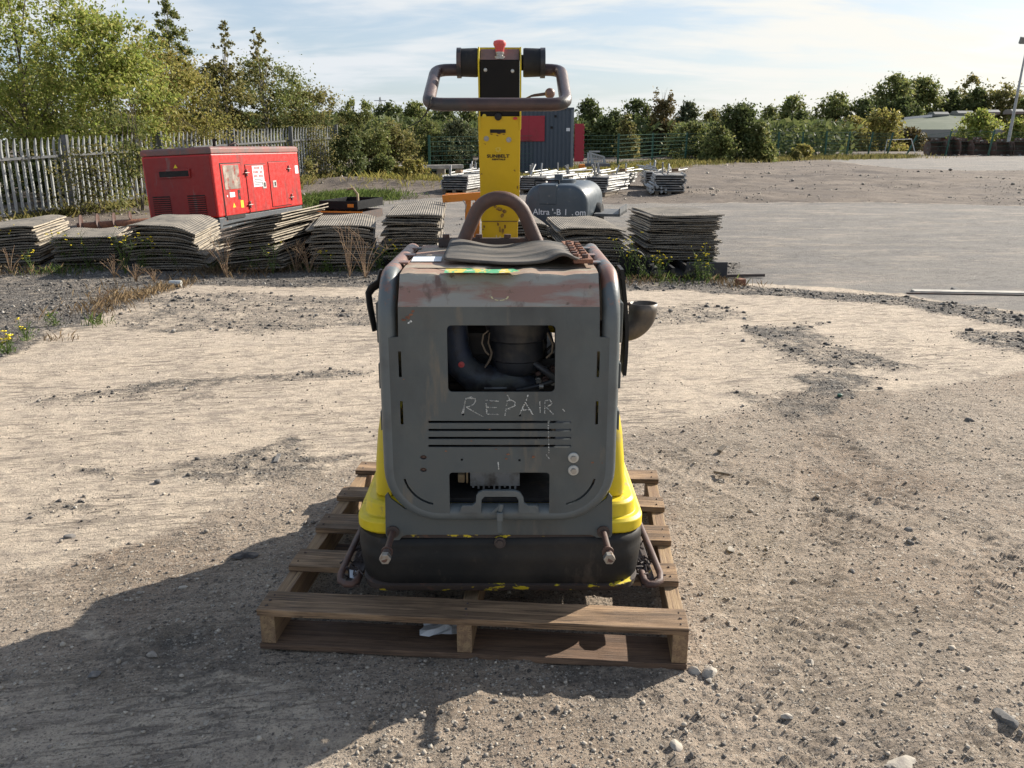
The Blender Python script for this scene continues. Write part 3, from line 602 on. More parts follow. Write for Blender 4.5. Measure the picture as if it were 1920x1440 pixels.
def far_clods():
    y = rng.uniform(12, 55, 26000); x = rng.uniform(-1, 1, len(y))*.62*y; z, d, g, a, e = surf(x, y); k = rng.random(len(x)) < e*np.clip(fbm(x*.5, y*.5, 4, 91)*3-1.1, .05, 1); x, y, z = x[k], y[k], z[k]
    s = np.minimum(.012+.014*rng.pareto(2.4, len(x)), .09); stones('earth_clods', np.stack([x, y, z+s*.2], 1), s, M['stones'])
far_clods()

def rock(px, py, w, label, mat='stone_pale', flat=.6, seed=0, plane=0):
    w = w*.82 if w < .2 else w
    x, y = GR(px, py); z = float(surf(x, y)[0][0]); rn = np.random.default_rng(seed+int(px)); bm = bmesh.new(); bmesh.ops.create_icosphere(bm, subdivisions=3, radius=.5)
    cuts = [Vector(rn.normal(size=3)).normalized() for _ in range(9)]
    for v in bm.verts:
        p = v.co.normalized(); r = 1.0
        for c in cuts: 
            d = p.dot(c)
            if d > .62: r = min(r, .60/d)
        v.co = Vector((p.x*r*w*.62, p.y*r*w*.45, p.z*r*w*.45*flat))
    me = bpy.data.meshes.new('stone'); bm.to_mesh(me); bm.free(); me.materials.append(M[mat]); me.shade_smooth(); me.set_sharp_from_angle(angle=R(24))
    o = bpy.data.objects.new('stone', me); COL.objects.link(o); o.location = (x, y, z+w*.12*flat); o.rotation_euler = (0, 0, rn.uniform(0, 6)); return tag(o, label, 'stone', 'bigger stones on the dirt')
for px, py, w_, lb, mt_, fl in [
    (1333, 1262, .060, 'largest pale broken stone just right of the front corner of the wooden pallet', 'stone_pale', .7),
    (1302, 1258, .040, 'squarish grey stone touching the front right foot of the pallet', 'stone_pale', .8),
    (1330, 1275, .026, 'small pale stone in front of the pair beside the pallet corner', 'stone_pale', .7),
    (1370, 1033, .050, 'flat pale stone on the dirt right of the pallet', 'stone_pale', .4),
    (1704, 997, .042, 'dark angular stone standing on the dirt halfway to the right edge', 'stone_dark', .9),
    (1818, 790, .055, 'dark stone far right where the dirt meets the pale slab', 'stone_dark', .7),
    (1648, 937, .036, 'grey brown stone above the dark angular one on the dirt', 'stone_dark', .8),
    (1520, 1237, .040, 'round smooth light pebble alone on the dirt', 'stone_pale', .8),
    (1270, 1397, .050, 'pale chunky stone at the bottom edge of the photo below the pallet', 'stone_pale', .7),
    (1885, 1347, .075, 'big smooth grey stone half buried in the bottom right corner', 'stone_dark', .7),
    (1690, 1432, .100, 'curved shell shaped pale flake of stone at the very bottom edge', 'stone_pale', .35),
    (1597, 1073, .032, 'small grey stone low on the dirt between tyre prints', 'stone_dark', .8),
    (1475, 1340, .034, 'pointed pale stone at the bottom in front of the dirt tracks', 'stone_pale', .9),
    (1707, 1020, .040, 'brown clod lying just below the dark angular stone', 'stone_dark', .7),
    (1395, 598, .050, 'dark stone on the slab between the exhaust pipe and the dark gravel patch', 'stone_dark', .8),
    (1394, 640, .060, 'black lump of stone at the left tip of the dark gravel patch', 'stone_dark', .8),
    (1788, 545, .12, 'weathered lump resting on the rail at the far right', 'stone_dark', .6),
    (296, 905, .05, 'dark stone lying on the brushed slab at the left', 'stone_dark', .7),
    (130, 1008, .045, 'grey stone on the slab left of the big shadow', 'stone_dark', .7),
    (285, 1230, .04, 'round grey stone inside the shadow left of the pallet', 'stone_pale', .7),
    (180, 1270, .045, 'larger round stone in the lower left of the shadow', 'stone_dark', .7),
    (345, 1100, .035, 'pale grey pebble in the shadow beside the pallet', 'stone_pale', .6)]:
    rock(px, py, w_, lb, mt_, fl)

#@@PALLET
# ------------------------------------------------------------------ the pallet
PYAW = R(-4.9)
pal = thing('wooden_pallet', 'wide weathered wooden pallet under the yellow and grey compactor', 'pallet', (-.731, 2.177, 0), PYAW)
def board(x0, x1, y0, y1, z0, z1, mat, name='deck_board', warp=.0, seed=0):
    mb = MB(); n = 12; rn = random.Random(seed); rings = []
    for i in range(n+1):
        x = x0+(x1-x0)*i/n; e0 = rn.uniform(-.0018, .0018); e1 = rn.uniform(-.0018, .0018); dz = warp*math.sin(math.pi*i/n)+rn.uniform(-.0006, .0006)
        rings.append([(x, y0+e0, z0+dz), (x, y1+e1, z0+dz), (x, y1+e1, z1+dz), (x, y0+e0, z1+dz)])
    mb.loft(rings); return obj(name, mb, M[mat], pal, bevel=.0016, world=False)
for i, (y0, wd) in enumerate([(0, .108), (.268, .118), (.545, .122), (.822, .098), (1.093, .102)]):
    board(0+random.uniform(-.004, .004), 1.226+random.uniform(-.006, .006), y0, y0+wd, .110, .130, 'pallet_top', 'deck_board', .0, i)
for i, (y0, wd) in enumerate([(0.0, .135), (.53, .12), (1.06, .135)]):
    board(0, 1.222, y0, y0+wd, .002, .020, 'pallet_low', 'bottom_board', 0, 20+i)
for x0 in (.004, .575, 1.178):
    mb = MB(); rings = []; rn = random.Random(int(x0*99))
    for i in range(15):
        y = .004+1.19*i/14; j = rn.uniform(-.0015, .0015); rings.append([(x0+j, y, .0205), (x0+.043+j, y, .0205), (x0+.043+j, y, .1095), (x0+j, y, .1095)])
    obj('stringer', mb.loft(rings), M['stringer'], pal, bevel=.002, world=False)
nl = MB()
for y0, wd in [(0, .108), (.268, .118), (.545, .122), (.822, .098), (1.093, .102)]:
    for xx in (.024, .6, 1.2):
        for t in (.22, .5, .78) if y0 == 0 else (.25, .75): nl.cyl((xx+random.uniform(-.008, .008), y0+wd*t, .1296), (xx, y0+wd*t, .1312), .0035, 8)
obj('nail_head', nl, M['rust_dark'], pal, world=False, kind='stuff')
# paper under the pallet
def crumpled(px, py, w_, h_, z, label, mat='paper', seed=1, rx=0.0):
    x, y = G(px, py, z); rn = random.Random(seed); mb = MB(); n = 7
    vs = [(x+(i/(n-1)-.5)*w_+rn.uniform(-.008, .008), y+(j/4-.5)*h_+rn.uniform(-.006, .006), z+rn.uniform(0, .016)) for j in range(5) for i in range(n)]
    mb.add(vs, [(j*n+i, j*n+i+1, (j+1)*n+i+1, (j+1)*n+i) for j in range(4) for i in range(n-1)])
    o = obj('crumpled_paper', mb, M[mat]); return tag(o, label, 'paper')
crumpled(832, 1180, .125, .085, .026, 'crumpled white paper lying under the pallet left of its middle block', seed=3)

#@@COMPACTOR
# ------------------------------------------------------------------ the plate compactor
CX = -.035
mc = thing('plate_compactor', 'large grey and yellow diesel plate compactor with upright yellow drawbar standing on the pallet', 'compactor', (CX, 2.75, .13))
def P(name, mb, mat, parent=None, **k): return obj(name, mb, M[mat], parent or mc, **k)
def ring_rr(hx, y0, y1, r, z, n=6, cx=CX):
    out = []
    for x_, y_ in rrect(cx-hx, cx+hx, y0, y1, r, n): out.append((x_, y_, z))
    return out
# steel base plate, turned up at the corners, paint peeling
P('base_plate', MB().loft([ring_rr(.392, 2.285, 3.25, .06, .1315), ring_rr(.406, 2.270, 3.26, .07, .139), ring_rr(.414, 2.262, 3.265, .09, .160), ring_rr(.402, 2.285, 3.25, .10, .166)]), 'yellow_peeling', smooth=50)
# rubber skirt
sk = MB(); rr_ = []
for z, hx, yf, r in ((.160, .410, 2.278, .11), (.168, .416, 2.270, .11), (.200, .420, 2.266, .11), (.235, .423, 2.264, .11), (.264, .426, 2.262, .11), (.269, .4235, 2.264, .11), (.292, .426, 2.263, .11), (.312, .424, 2.267, .11), (.317, .415, 2.28, .11)):
    ring = ring_rr(hx, yf, 3.27, r, z, 8); out = []
    for x_, y_, z_ in ring:
        zz = z_+(.006*math.sin(x_*9+1)+.004*math.sin(x_*23))*(1 if z_ > .25 else .6); out.append((x_, y_+.002*math.sin(x_*17), zz))
    rr_.append(out)
P('rubber_skirt', sk.loft(rr_), 'black_rubber', smooth=60)
P('skirt_bolt', MB().hexa((CX+.0, 2.262, .3), (CX+.0, 2.250, .3), .011).cyl((CX, 2.264, .3), (CX, 2.256, .3), .017), 'rust_dark')
# rusty sill between the skirt and the grey bracket
P('sill', MB().bx(CX-.30, CX+.30, 2.272, 2.31, .309, .336), 'yellow_peeling')
# yellow lower body: flange, step, tall cover
yb = MB().loft([ring_rr(.412, 2.296, 3.25, .08, .306), ring_rr(.425, 2.284, 3.26, .08, .320), ring_rr(.425, 2.284, 3.26, .08, .350), ring_rr(.416, 2.292, 3.25, .08, .358),
                ring_rr(.404, 2.304, 3.25, .07, .360), ring_rr(.401, 2.308, 3.24, .07, .396), ring_rr(.392, 2.316, 3.23, .065, .403), ring_rr(.362, 2.340, 3.20, .06, .4065)], cap=True)
P('lower_body', yb, 'yellow', smooth=18, bevel=.002)
for sgn in (-1, 1):
    s_ = MB(); rings = []
    for z, xo, yf in ((.407, .372, 2.345), (.45, .370, 2.337), (.52, .366, 2.342), (.60, .359, 2.350), (.655, .350, 2.365), (.672, .338, 2.40)):
        rings.append([(CX+sgn*xo, yf+.03, z), (CX+sgn*(xo-.012), yf+.008, z), (CX+sgn*(xo-.03), yf, z), (CX+sgn*(xo-.052), yf, z), (CX+sgn*(xo-.052), 3.15, z), (CX+sgn*xo, 3.15, z)])
    P('side_tank', s_.loft(rings), 'yellow', smooth=40, bevel=.003)
# side extension plates with bent rods
for sgn in (-1, 1):
    o_ = P('extension_plate', MB().bx(*sorted((CX+sgn*.424, CX+sgn*.470)), 2.30, 3.2, .1312, .1395), 'rust_dark', bevel=.002)
    pts = [(CX+sgn*.432, 2.36, .150), (CX+sgn*.433, 2.31, .149), (CX+sgn*.444, 2.290, .148), (CX+sgn*.462, 2.290, .149), (CX+sgn*.480, 2.305, .152), (CX+sgn*.485, 2.34, .156), (CX+sgn*.476, 2.50, .166), (CX+sgn*.466, 2.72, .170), (CX+sgn*.46, 3.1, .17)]
    P('guard_rod', MB().tube(pts, .0105, 10), 'rust', o_, smooth=60)
    jk = MB(); rn = random.Random(sgn+5)
    for k in range(26):
        a = (CX+sgn*rn.uniform(.430, .468), rn.uniform(2.32, 2.62), .141); l = rn.uniform(.02, .05); an = rn.uniform(0, 6)
        jk.tube([a, (a[0]+l*.4*math.cos(an), a[1]+l*.5*math.sin(an), a[2]+rn.uniform(.004, .03)), (a[0]+l*math.cos(an), a[1]+l*math.sin(an), a[2]+rn.uniform(0, .02))], .0028, 5)
    P('trapped_debris', jk, 'rust_dark', o_, kind='stuff')
    tg = MB(); tg.add([(CX+sgn*.435, 2.33, .142), (CX+sgn*.455, 2.325, .152), (CX+sgn*.462, 2.36, .160), (CX+sgn*.438, 2.375, .146)], [(0, 1, 2, 3)])
    P('paper_scrap', tg, 'paper' if sgn < 0 else 'yellow_peeling', o_)
# tube frame
TX = .302
def arc(c, r, a0, a1, n, f): return [f(c, r, R(a0+(a1-a0)*k/n)) for k in range(n+1)]
YT = 2.2595
def half(sg):
    X_ = CX+sg*TX; p = [(X_+.0*sg, 2.955, .985), (X_, 2.952, 1.028)]
    p += arc((2.915, 1.028), .037, 0, 90, 4, lambda c, r, a: (X_, c[0]+r*math.cos(a), c[1]+r*math.sin(a)))[1:]
    p += arc((2.3845, .940), .125, 90, 180, 9, lambda c, r, a: (X_, c[0]+r*math.cos(a), c[1]+r*math.sin(a)))
    p += [(X_, YT, .8), (X_, YT, .65)]
    p += arc((CX+sg*(TX-.135), .532), .135, 0, 90, 9, lambda c, r, a: (c[0]+sg*r*math.cos(a), YT, c[1]-r*math.sin(a)))
    return p
left = half(-1); right = half(1)
P('tube_frame', MB().tube(left+[(CX, YT, .397)]+right[::-1], .0245, 16), 'grey_tube', smooth=60)
# front panel with its cut-outs
def F2(px, py): return A(px, py, 2.236)
def rpx(x0, y0, x1, y1, r, n=4):
    a = F2(x0, y1); b_ = F2(x1, y0); c_ = F2(x1, y1); d_ = F2(x0, y0)
    return rrect((a[0]+d_[0])/2, (b_[0]+c_[0])/2, a[1], b_[1], r, n)
zt = .996
outer = [(CX-.268, zt), (CX-.268, .985), (CX-.268, .93), (CX-.282, .925), (CX-TX, .92), (CX-TX, .60)]
outer = []
ob = [(CX+.268, zt), (CX-.268, zt), (CX-.270, .915), (CX-TX, .912), (CX-TX, .532)]
ob += [(CX-(TX-.135)-.135*math.cos(R(a)), .532-.135*math.sin(R(a))) for a in range(12, 91, 13)] + [(CX-(TX-.135), .397)]
ob += [(CX+(TX-.135), .397)]+[(CX+(TX-.135)+.135*math.cos(R(a)), .532-.135*math.sin(R(a))) for a in range(90, 11, -13)]
ob += [(CX+TX, .532), (CX+TX, .912), (CX+.270, .915)]
holes = [rpx(839, 610, 1041, 735, .012)]
for yy in (791, 806, 821, 836): holes.append(rpx(803, yy-2, 1071, yy+2.5, .0022, 2))
holes.append(rpx(843, 886, 1030, 968, .010))
for sg in (-1, 1):
    xg = CX+sg*.268
    holes.append([(xg-.004, .875), (xg+.004, .875), (xg+.004, .803), (xg-.004, .803)]); holes.append([(xg-.004, .735), (xg+.004, .735), (xg+.004, .668), (xg-.004, .668)])
    cx_ = CX+sg*(TX-.135); arcs = [R(a) for a in range(14, 84, 8)]
    inn = [(cx_+sg*.100*math.cos(a), .532-.100*math.sin(a)) for a in arcs]; ou = [(cx_+sg*.1062*math.cos(a), .532-.1062*math.sin(a)) for a in arcs]
    holes.append(inn+ou[::-1])
holes += [circ(*F2(868, 777), .0035), circ(*F2(975, 779), .0035), circ(*F2(866, 862), .0035), circ(*F2(974, 863), .0035)]
for py in (857.5, 881): holes.append(circ(*F2(794, py), .0065, 12, 1.45)); holes.append(circ(*F2(1079, py), .007, 12, 1.25))
fp = P('front_panel', MB().plate(ob, holes, 2.236, .005), 'grey_paint', bevel=.0008)
for py in (857.5, 881):
    x_, z_ = F2(1075, py)
    q = P('bolt', MB().lathe([(.004, -.001), (.0145, -.001), (.0155, -.004), (.0135, -.0075), (.004, -.0085)], (x_, 2.2365, z_), 20, 'y'), 'washer', fp, smooth=40)
    P('bolt_head', MB().hexa((x_, 2.2285, z_), (x_, 2.221, z_), .0085), 'steel', fp)
    x_, z_ = F2(794, py); P('clip_nut', MB().bx(x_-.012, x_+.012, 2.243, 2.248, z_-.006, z_+.006).cyl((x_, 2.243, z_), (x_, 2.239, z_), .0035), 'rust', fp)
# chalk lettering R E P A I R, half rubbed off
def strokes(lines, jit=.0009, keep=.72, wd=.0040, seed=2):
    rn = random.Random(seed); mb = MB()
    for ln, kp in lines:
        for (x0, y0), (x1, y1) in zip(ln[:-1], ln[1:]):
            n = max(3, int(math.hypot(x1-x0, y1-y0)/.9)); kp = min(1, kp*.70+.28)
            for k in range(n):
                if rn.random() > kp: continue
                a = F2(x0+(x1-x0)*k/n+rn.uniform(-.4, .4), y0+(y1-y0)*k/n+rn.uniform(-.4, .4)); c_ = F2(x0+(x1-x0)*(k+1.1)/n+rn.uniform(-.5, .5), y0+(y1-y0)*(k+1.1)/n+rn.uniform(-.5, .5))
                dx, dz = c_[0]-a[0], c_[1]-a[1]; l = math.hypot(dx, dz)+1e-9; w2 = wd*rn.uniform(.12, .52); nx_, nz_ = -dz/l*w2, dx/l*w2
                mb.add([(a[0]+nx_, 2.2345, a[1]+nz_), (a[0]-nx_, 2.2345, a[1]-nz_), (c_[0]-nx_*rn.uniform(.5, 1), 2.2345, c_[1]-nz_), (c_[0]+nx_, 2.2345, c_[1]+nz_*rn.uniform(.5, 1))], [(0, 1, 2, 3)])
    return mb
CH = [
    ([(866, 777), (870, 762), (874, 746), (884, 744), (892, 749), (889, 757), (880, 762), (874, 763), (884, 769), (895, 775), (906, 781)], .95),
    ([(873, 748), (869, 775)], .9), ([(876, 746), (891, 747)], .9),
    ([(911, 750), (913, 776)], .45), ([(910, 750), (935, 752)], .55), ([(912, 763), (931, 764)], .5), ([(912, 776), (935, 777)], .5),
    ([(947, 779), (949, 765), (951, 751)], .35), ([(950, 752), (957, 749), (966, 754), (965, 761), (952, 766)], .85), ([(949, 767), (960, 767)], .3),
    ([(974, 777), (985, 754), (991, 764), (999, 777)], .3), ([(979, 768), (995, 768)], .2),
    ([(1012, 752), (1013, 774)], .6), ([(1021, 776), (1022, 751), (1031, 749), (1035, 757), (1024, 763), (1037, 776)], .55), ([(1055, 767), (1059, 771)], .7),
    ([(951, 740), (957, 752)], .8), ([(990, 740), (987, 750)], .4), ([(934, 866), (935, 880)], .8), ([(1028, 790), (1029, 852)], .25), ([(1024, 852), (1030, 860)], .5), ([(849, 578), (905, 580)], .3)]
for nm_, i0, i1 in (('chalk_letter', 0, 3), ('chalk_letter', 3, 6), ('chalk_letter', 6, 9), ('chalk_letter', 9, 11), ('chalk_letter', 11, 12), ('chalk_letter', 12, 13), ('chalk_mark', 13, 14), ('scratch', 14, 15), ('scratch', 15, 16), ('scratch', 16, 17), ('scratch', 17, 19), ('scratch', 19, 20)):
    P(nm_, strokes(CH[i0:i1+0] if i1 <= len(CH) else CH[i0:], seed=i0+2), 'chalk', fp)
def blob(pts, y, mat, name='rust_patch', seed=0):
    mb = MB(); rn = random.Random(seed)
    for px, py, r in pts:
        x_, z_ = A(px, py, y); n = 9; rad = [r*rn.uniform(.45, 1.2) for _ in range(n)]
        mb.add([(x_+rad[k]*math.cos(2*math.pi*k/n), y, z_+rad[k]*.7*math.sin(2*math.pi*k/n)) for k in range(n)], [tuple(range(n))])
    return P(name, mb, mat, fp)
blob([(770, 590, .006), (764, 595, .007), (757, 600, .006), (774, 584, .005), (1000, 857, .006), (953, 852, .005), (949, 860, .004), (836, 846, .004), (1111, 867, .004), (1129, 868, .002), (757, 711, .002), (918, 805, .003), (930, 842, .003), (884, 827, .003)], 2.2342, 'rust_bright')
blob([(770, 602, .005), (766, 605, .004)], 2.2340, 'chalk', 'paint_chip', 4)
# lower bracket plate with lobes, behind the bottom tube
def B2(px, py): return A(px, py, 2.268)
bo = [B2(722, 930), B2(727, 924), B2(733, 935), B2(760, 955), B2(1110, 955), B2(1137, 935), B2(1142, 925), B2(1148, 932), B2(1148, 1002), B2(1144, 1011), B2(1134, 1017), B2(1124, 1015), B2(1116, 1006), B2(1108, 1003),
      B2(762, 1003), B2(754, 1006), B2(748, 1014), B2(737, 1016), B2(727, 1011), B2(723, 1002)]
P('lower_bracket', MB().plate(bo, [], 2.268, .008), 'grey_paint', bevel=.001)
for (xa, xb, pr) in ((CX-.318, CX-.322, .165), (CX+.262, CX+.273, .165)):
    xa = Xat(737 if xb < 0 else 1131, 2.268, .33); zb = .331
    lb = P('long_bolt', MB().cyl((xa, 2.28, zb), (xa+(.004 if xb > 0 else -.002), 2.10, zb-.004), .0088, 14), 'rust', smooth=60)
    P('washer', MB().cyl((xa, 2.268, zb), (xa, 2.261, zb), .0185, 20), 'rust_dark', lb, smooth=40)
    P('washer', MB().cyl((xa, 2.145, zb-.002), (xa, 2.140, zb-.002), .0165, 20), 'rust', lb, smooth=40)
    if xb < 0: P('nut', MB().hexa((xa, 2.14, zb-.002), (xa, 2.125, zb-.003), .0135), 'rust_dark', lb, bevel=.001)
    P('bolt_head', MB().hexa((xa, 2.118, zb-.003), (xa, 2.100, zb-.004), .0165), 'steel', lb, bevel=.0015)
# raised grab plate on the bottom tube
def K2(px, py): return A(px, py, 2.224)
gp = [K2(*q) for q in [(862, 963), (864, 952), (868, 948), (885, 948), (892, 943), (893, 930), (897, 924), (906, 920), (966, 920), (975, 924), (981, 933), (983, 944), (990, 948), (1006, 948), (1010, 952), (1010, 963), (972, 963), (972, 938), (968, 932), (908, 932), (903, 938), (902, 963)]]
P('grab_plate', MB().plate(gp, [], 2.224, .012), 'grey_tube', bevel=.0015)
hx = [A(935, q, 2.215)[1] for q in (945, 958, 975, 1000)]
xh = A(936, 960, 2.215)[0]
hk = MB().box((xh+.002, 2.212, (hx[1]+hx[2])/2), (.017, .022, .026)).beam((xh, 2.212, hx[1]), (xh+.006, 2.215, hx[0]), .012, .012).beam((xh, 2.216, hx[2]), (xh+.001, 2.222, hx[3]), .013, .008)
hk.beam((xh-.022, 2.222, hx[1]-.012), (xh+.003, 2.212, hx[0]-.006), .006, .008)
P('latch_hook', hk, 'grey_tube', bevel=.002)
# hood: chamfer and top sheet
def hoodx(y): return .268
ch = MB(); n = 24
def wav(u): return .0025*math.sin(u*7)+.0015*math.sin(u*17)
rings = []
for (y, z) in ((2.2365, .990), (2.2375, .998), (2.293, 1.068), (2.300, 1.074)):
    rings.append([(CX-.268+.536*k/n, y, z+(wav(k/n*3) if z > 1.05 else 0)) for k in range(n+1)])
o = len(ch.v); ch.loft(rings, cap=False, close=False)
P('hood', ch, 'hood', smooth=30)
tp = MB(); rings = []
for (y, z) in ((2.3002, 1.0742), (2.36, 1.078), (2.50, 1.080), (2.93, 1.081), (2.94, 1.03)):
    rings.append([(CX-.268+.536*k/n, y, z+(wav(k/n*3) if y < 2.4 else 0)) for k in range(n+1)])
tp.loft(rings, cap=False, close=False)
tpo = P('top_cover', tp, 'hood_top', smooth=30)
P('seam', MB().bx(CX-.25, CX+.255, 2.372, 2.3745, 1.0785, 1.0812), 'dark_void', tpo)
for y in (2.47, 2.64, 2.82):
    for sg in (-1, 1):
        P('hinge_tab', MB().bx(*sorted((CX+sg*.262, CX+sg*.292)), y-.022, y+.022, 1.0815, 1.0865), 'grey_tube', tpo, bevel=.001)
# oval emblem scar on the chamfer and remains of a label
def on_top(pts, z, mat, name): 
    mb = MB(); vs = [(*G(px, py, z), z) for px, py in pts]; mb.add(vs, [tuple(range(len(vs)))]); return P(name, mb, mat, tpo)
on_top([(771, 490), (776, 480), (829, 481), (827, 490)], 1.0832, 'label_white', 'white_label')
on_top([(832, 511.5), (836, 504), (880, 503.5), (920, 505), (962, 504), (976, 508), (955, 511), (930, 512), (880, 511)], 1.0832, 'label_green', 'torn_label')
em = MB(); nn = 20
for k in range(nn):
    a0, a1 = math.pi*k/nn*1.0+math.pi, math.pi*(k+1)/nn+math.pi
    def q(a, r): 
        px = 937+r*math.cos(a); py = 556-(r*.42)*math.sin(a); y_ = 2.252; x_, z_ = A(px, py, y_); return (x_, y_, z_)
    if k not in (4, 5, 9, 14): em.add([q(a0, 14), q(a1, 14), q(a1, 17), q(a0, 17)], [(0, 1, 2, 3)])
# lies on the sloping face
ny, nz_ = .070/.089, -.0555/.089
em.v = [(x_, 2.2375+(z_-.998)*.793-.002, z_) for x_, y_, z_ in em.v]
P('emblem_scar', em, 'pale_scratch')
# inner sheets: sides and back added to keep the bay dark; floor
for sg in (-1, 1):
    pl_out = [(2.33, .42), (3.02, .42), (3.02, 1.06), (2.34, 1.06)]; hs = [[(2.56, .86), (2.86, .86), (2.86, 1.00), (2.56, 1.00)]] if sg > 0 else []
    mb = MB(); xs_ = CX+sg*.272
    mb.plate(pl_out, hs, 0, .004, mp=lambda a, z, d, xs_=xs_: (xs_+d, a, z)); P('inner_side', mb, 'rust_dark')
P('back_wall', MB().bx(CX-.27, CX+.16, 3.00, 3.01, .42, 1.06), 'black_paint')
P('engine_floor', MB().bx(CX-.29, CX+.29, 2.288, 3.22, .4125, .427), 'engine_dark')
# outer side panels seen on edge: stepped grey straps and a black inner skirt
for sg in (-1, 1):
    X0 = CX+sg*.335
    for (z0, z1, yy, wd_) in ((.87, .985, 2.36, .020), (.815, .862, 2.38, .014), (.735, .81, 2.36, .020), (.675, .728, 2.38, .014), (.60, .668, 2.36, .020)):
        P('side_strap', MB().bx(*sorted((X0, X0+sg*wd_*.6)), yy, yy+.28, z0, z1), 'grey_paint', bevel=.003)
    P('side_liner', MB().bx(*sorted((CX+sg*.328, CX+sg*.334)), 2.40, 3.0, .60, 1.03 if sg < 0 else 1.06), 'black_rubber')
# bent black handle bar on the left, rubber flap on the right
P('side_handle', MB().tube([A(716, 512, 2.42)[:1]+(2.42,)+A(716, 512, 2.42)[1:], (A(712, 530, 2.4)[0], 2.40, A(712, 530, 2.4)[1]), (A(697, 540, 2.4)[0], 2.40, A(697, 540, 2.4)[1]), (A(691, 551, 2.39)[0], 2.39, A(691, 551, 2.39)[1]), (A(694, 575, 2.38)[0], 2.38, A(694, 575, 2.38)[1]), (A(703, 620, 2.38)[0], 2.38, A(703, 620, 2.38)[1])], [.009, .009, .009, .0075, .007, .006], 8, flat=2.2), 'black_rubber', smooth=60)
fl = MB(); rings = []
for k in range(9):
    t = k/8; px = 1165+9*math.sin(t*2.6); py = 500+195*t; x_, z_ = A(px, py, 2.50); rings.append([(x_-.010, 2.44, z_), (x_, 2.44, z_), (x_+.001, 2.54, z_), (x_-.009, 2.54, z_)])
P('side_flap', fl.loft(rings), 'black_rubber', smooth=40)
# exhaust elbow
ex = []; rr2 = []
cxe, cze = A(1206, 568, 2.60); r_ = .066
for k in range(11):
    a = R(90*k/10); ex.append((cxe-r_*1.05+r_*1.05*math.sin(a), 2.60, cze-r_*1.35+r_*1.35*(1-math.cos(a)))) 
ex = [(cxe-.11, 2.60, cze-.088)]+[(cxe-.066+.066*math.sin(R(9*k)), 2.60, cze-.022-.066*math.cos(R(9*k))) for k in range(11)]+[(cxe, 2.60, cze)]
rad = [.030]+[.030+.011*k/10 for k in range(11)]+[.0415]
P('exhaust_elbow', MB().tube(ex, rad, 22, cap=False), 'exhaust', smooth=60).modifiers.new('wall', 'SOLIDIFY').thickness = -.003
P('exhaust_stub', MB().cyl((cxe-.20, 2.60, cze-.088), (cxe-.105, 2.60, cze-.088), .033, 18), 'rust_dark', smooth=60)
P('stud', MB().cyl((cxe-.075, 2.56, cze+.004), (cxe-.045, 2.56, cze+.004), .005, 8), 'rust_dark')
# engine seen through the cut-outs
fx, fz = A(969, 650, 2.45)
af = MB().lathe([(.02, -.082), (.052, -.078), (.068, -.066), (.074, -.048), (.074, -.035), (.079, -.030), (.079, .022), (.081, .026), (.087, .030), (.089, .052), (.092, .058), (.092, .09), (.05, .10)], (fx, 2.45, fz), 36)
P('air_filter', af, 'plastic_black', smooth=35)
cl = [(fx-.082, 2.385, fz+.062), (fx-.096, 2.378, fz+.052), (fx-.100, 2.374, fz+.028), (fx-.090, 2.372, fz+.004), (fx-.080, 2.374, fz-.006)]
P('filter_clip', MB().tube(cl, .0028, 8).tube([(fx-.078, 2.378, fz+.058), (fx-.082, 2.374, fz+.03), (fx-.072, 2.372, fz+.0), (fx-.078, 2.368, fz-.02), (fx-.092, 2.366, fz-.042)], [.005, .006, .008, .009, .006], 10, flat=.4), 'wire', smooth=60)
P('filter_clip', MB().tube([(fx+.088, 2.41, fz+.05), (fx+.103, 2.40, fz+.02), (fx+.102, 2.40, fz-.005), (fx+.085, 2.40, fz-.022)], .003, 8), 'wire', smooth=60)
dx0, dz0 = A(858, 640, 2.42)
duct = [(dx0-.010, 2.43, 1.03), (dx0-.010, 2.43, .92), (dx0-.006, 2.43, .84), (dx0+.006, 2.43, .79), (dx0+.045, 2.43, .752), (dx0+.10, 2.43, .742), (dx0+.16, 2.43, .744), (dx0+.20, 2.44, .725), (dx0+.23, 2.45, .68)]
P('air_duct', MB().tube(duct, [.036, .037, .040, .044, .046, .042, .040, .036, .03], 16), 'engine_blue', smooth=60)
P('duct_spot', MB().lathe([(.002, -.002), (.009, -.001), (.009, .001)], (dx0+.012, 2.386, .80), 12, 'y'), 'stop_red')
eb = MB().bx(CX-.16, CX+.17, 2.52, 2.95, .50, .80).bx(CX-.10, CX+.14, 2.50, 2.80, .80, .87)
for k in range(10): eb.bx(CX-.155, CX+.165, 2.505, 2.52, .52+k*.026, .53+k*.026)
P('engine_block', eb, 'engine_dark', bevel=.003)
bits = MB(); rn = random.Random(8)
for k in range(26):
    x_ = CX+rn.uniform(.02, .24); z_ = rn.uniform(.72, .93); y_ = rn.uniform(2.44, 2.6); bits.cyl((x_, y_, z_), (x_+rn.uniform(-.02, .02), y_+rn.uniform(-.01, .03), z_+rn.uniform(-.03, .03)), rn.uniform(.003, .009), 8)
P('fittings', bits, 'engine_dark', smooth=50, kind='stuff')
for k in range(5):
    x0_ = CX+.08+k*.028; P('hose', MB().tube([(x0_, 2.5, .93), (x0_+.03, 2.46, .89), (x0_+.05, 2.45, .84), (x0_+.03, 2.47, .78), (x0_+.01, 2.5, .70)], .0055, 8), 'plastic_black', smooth=60)
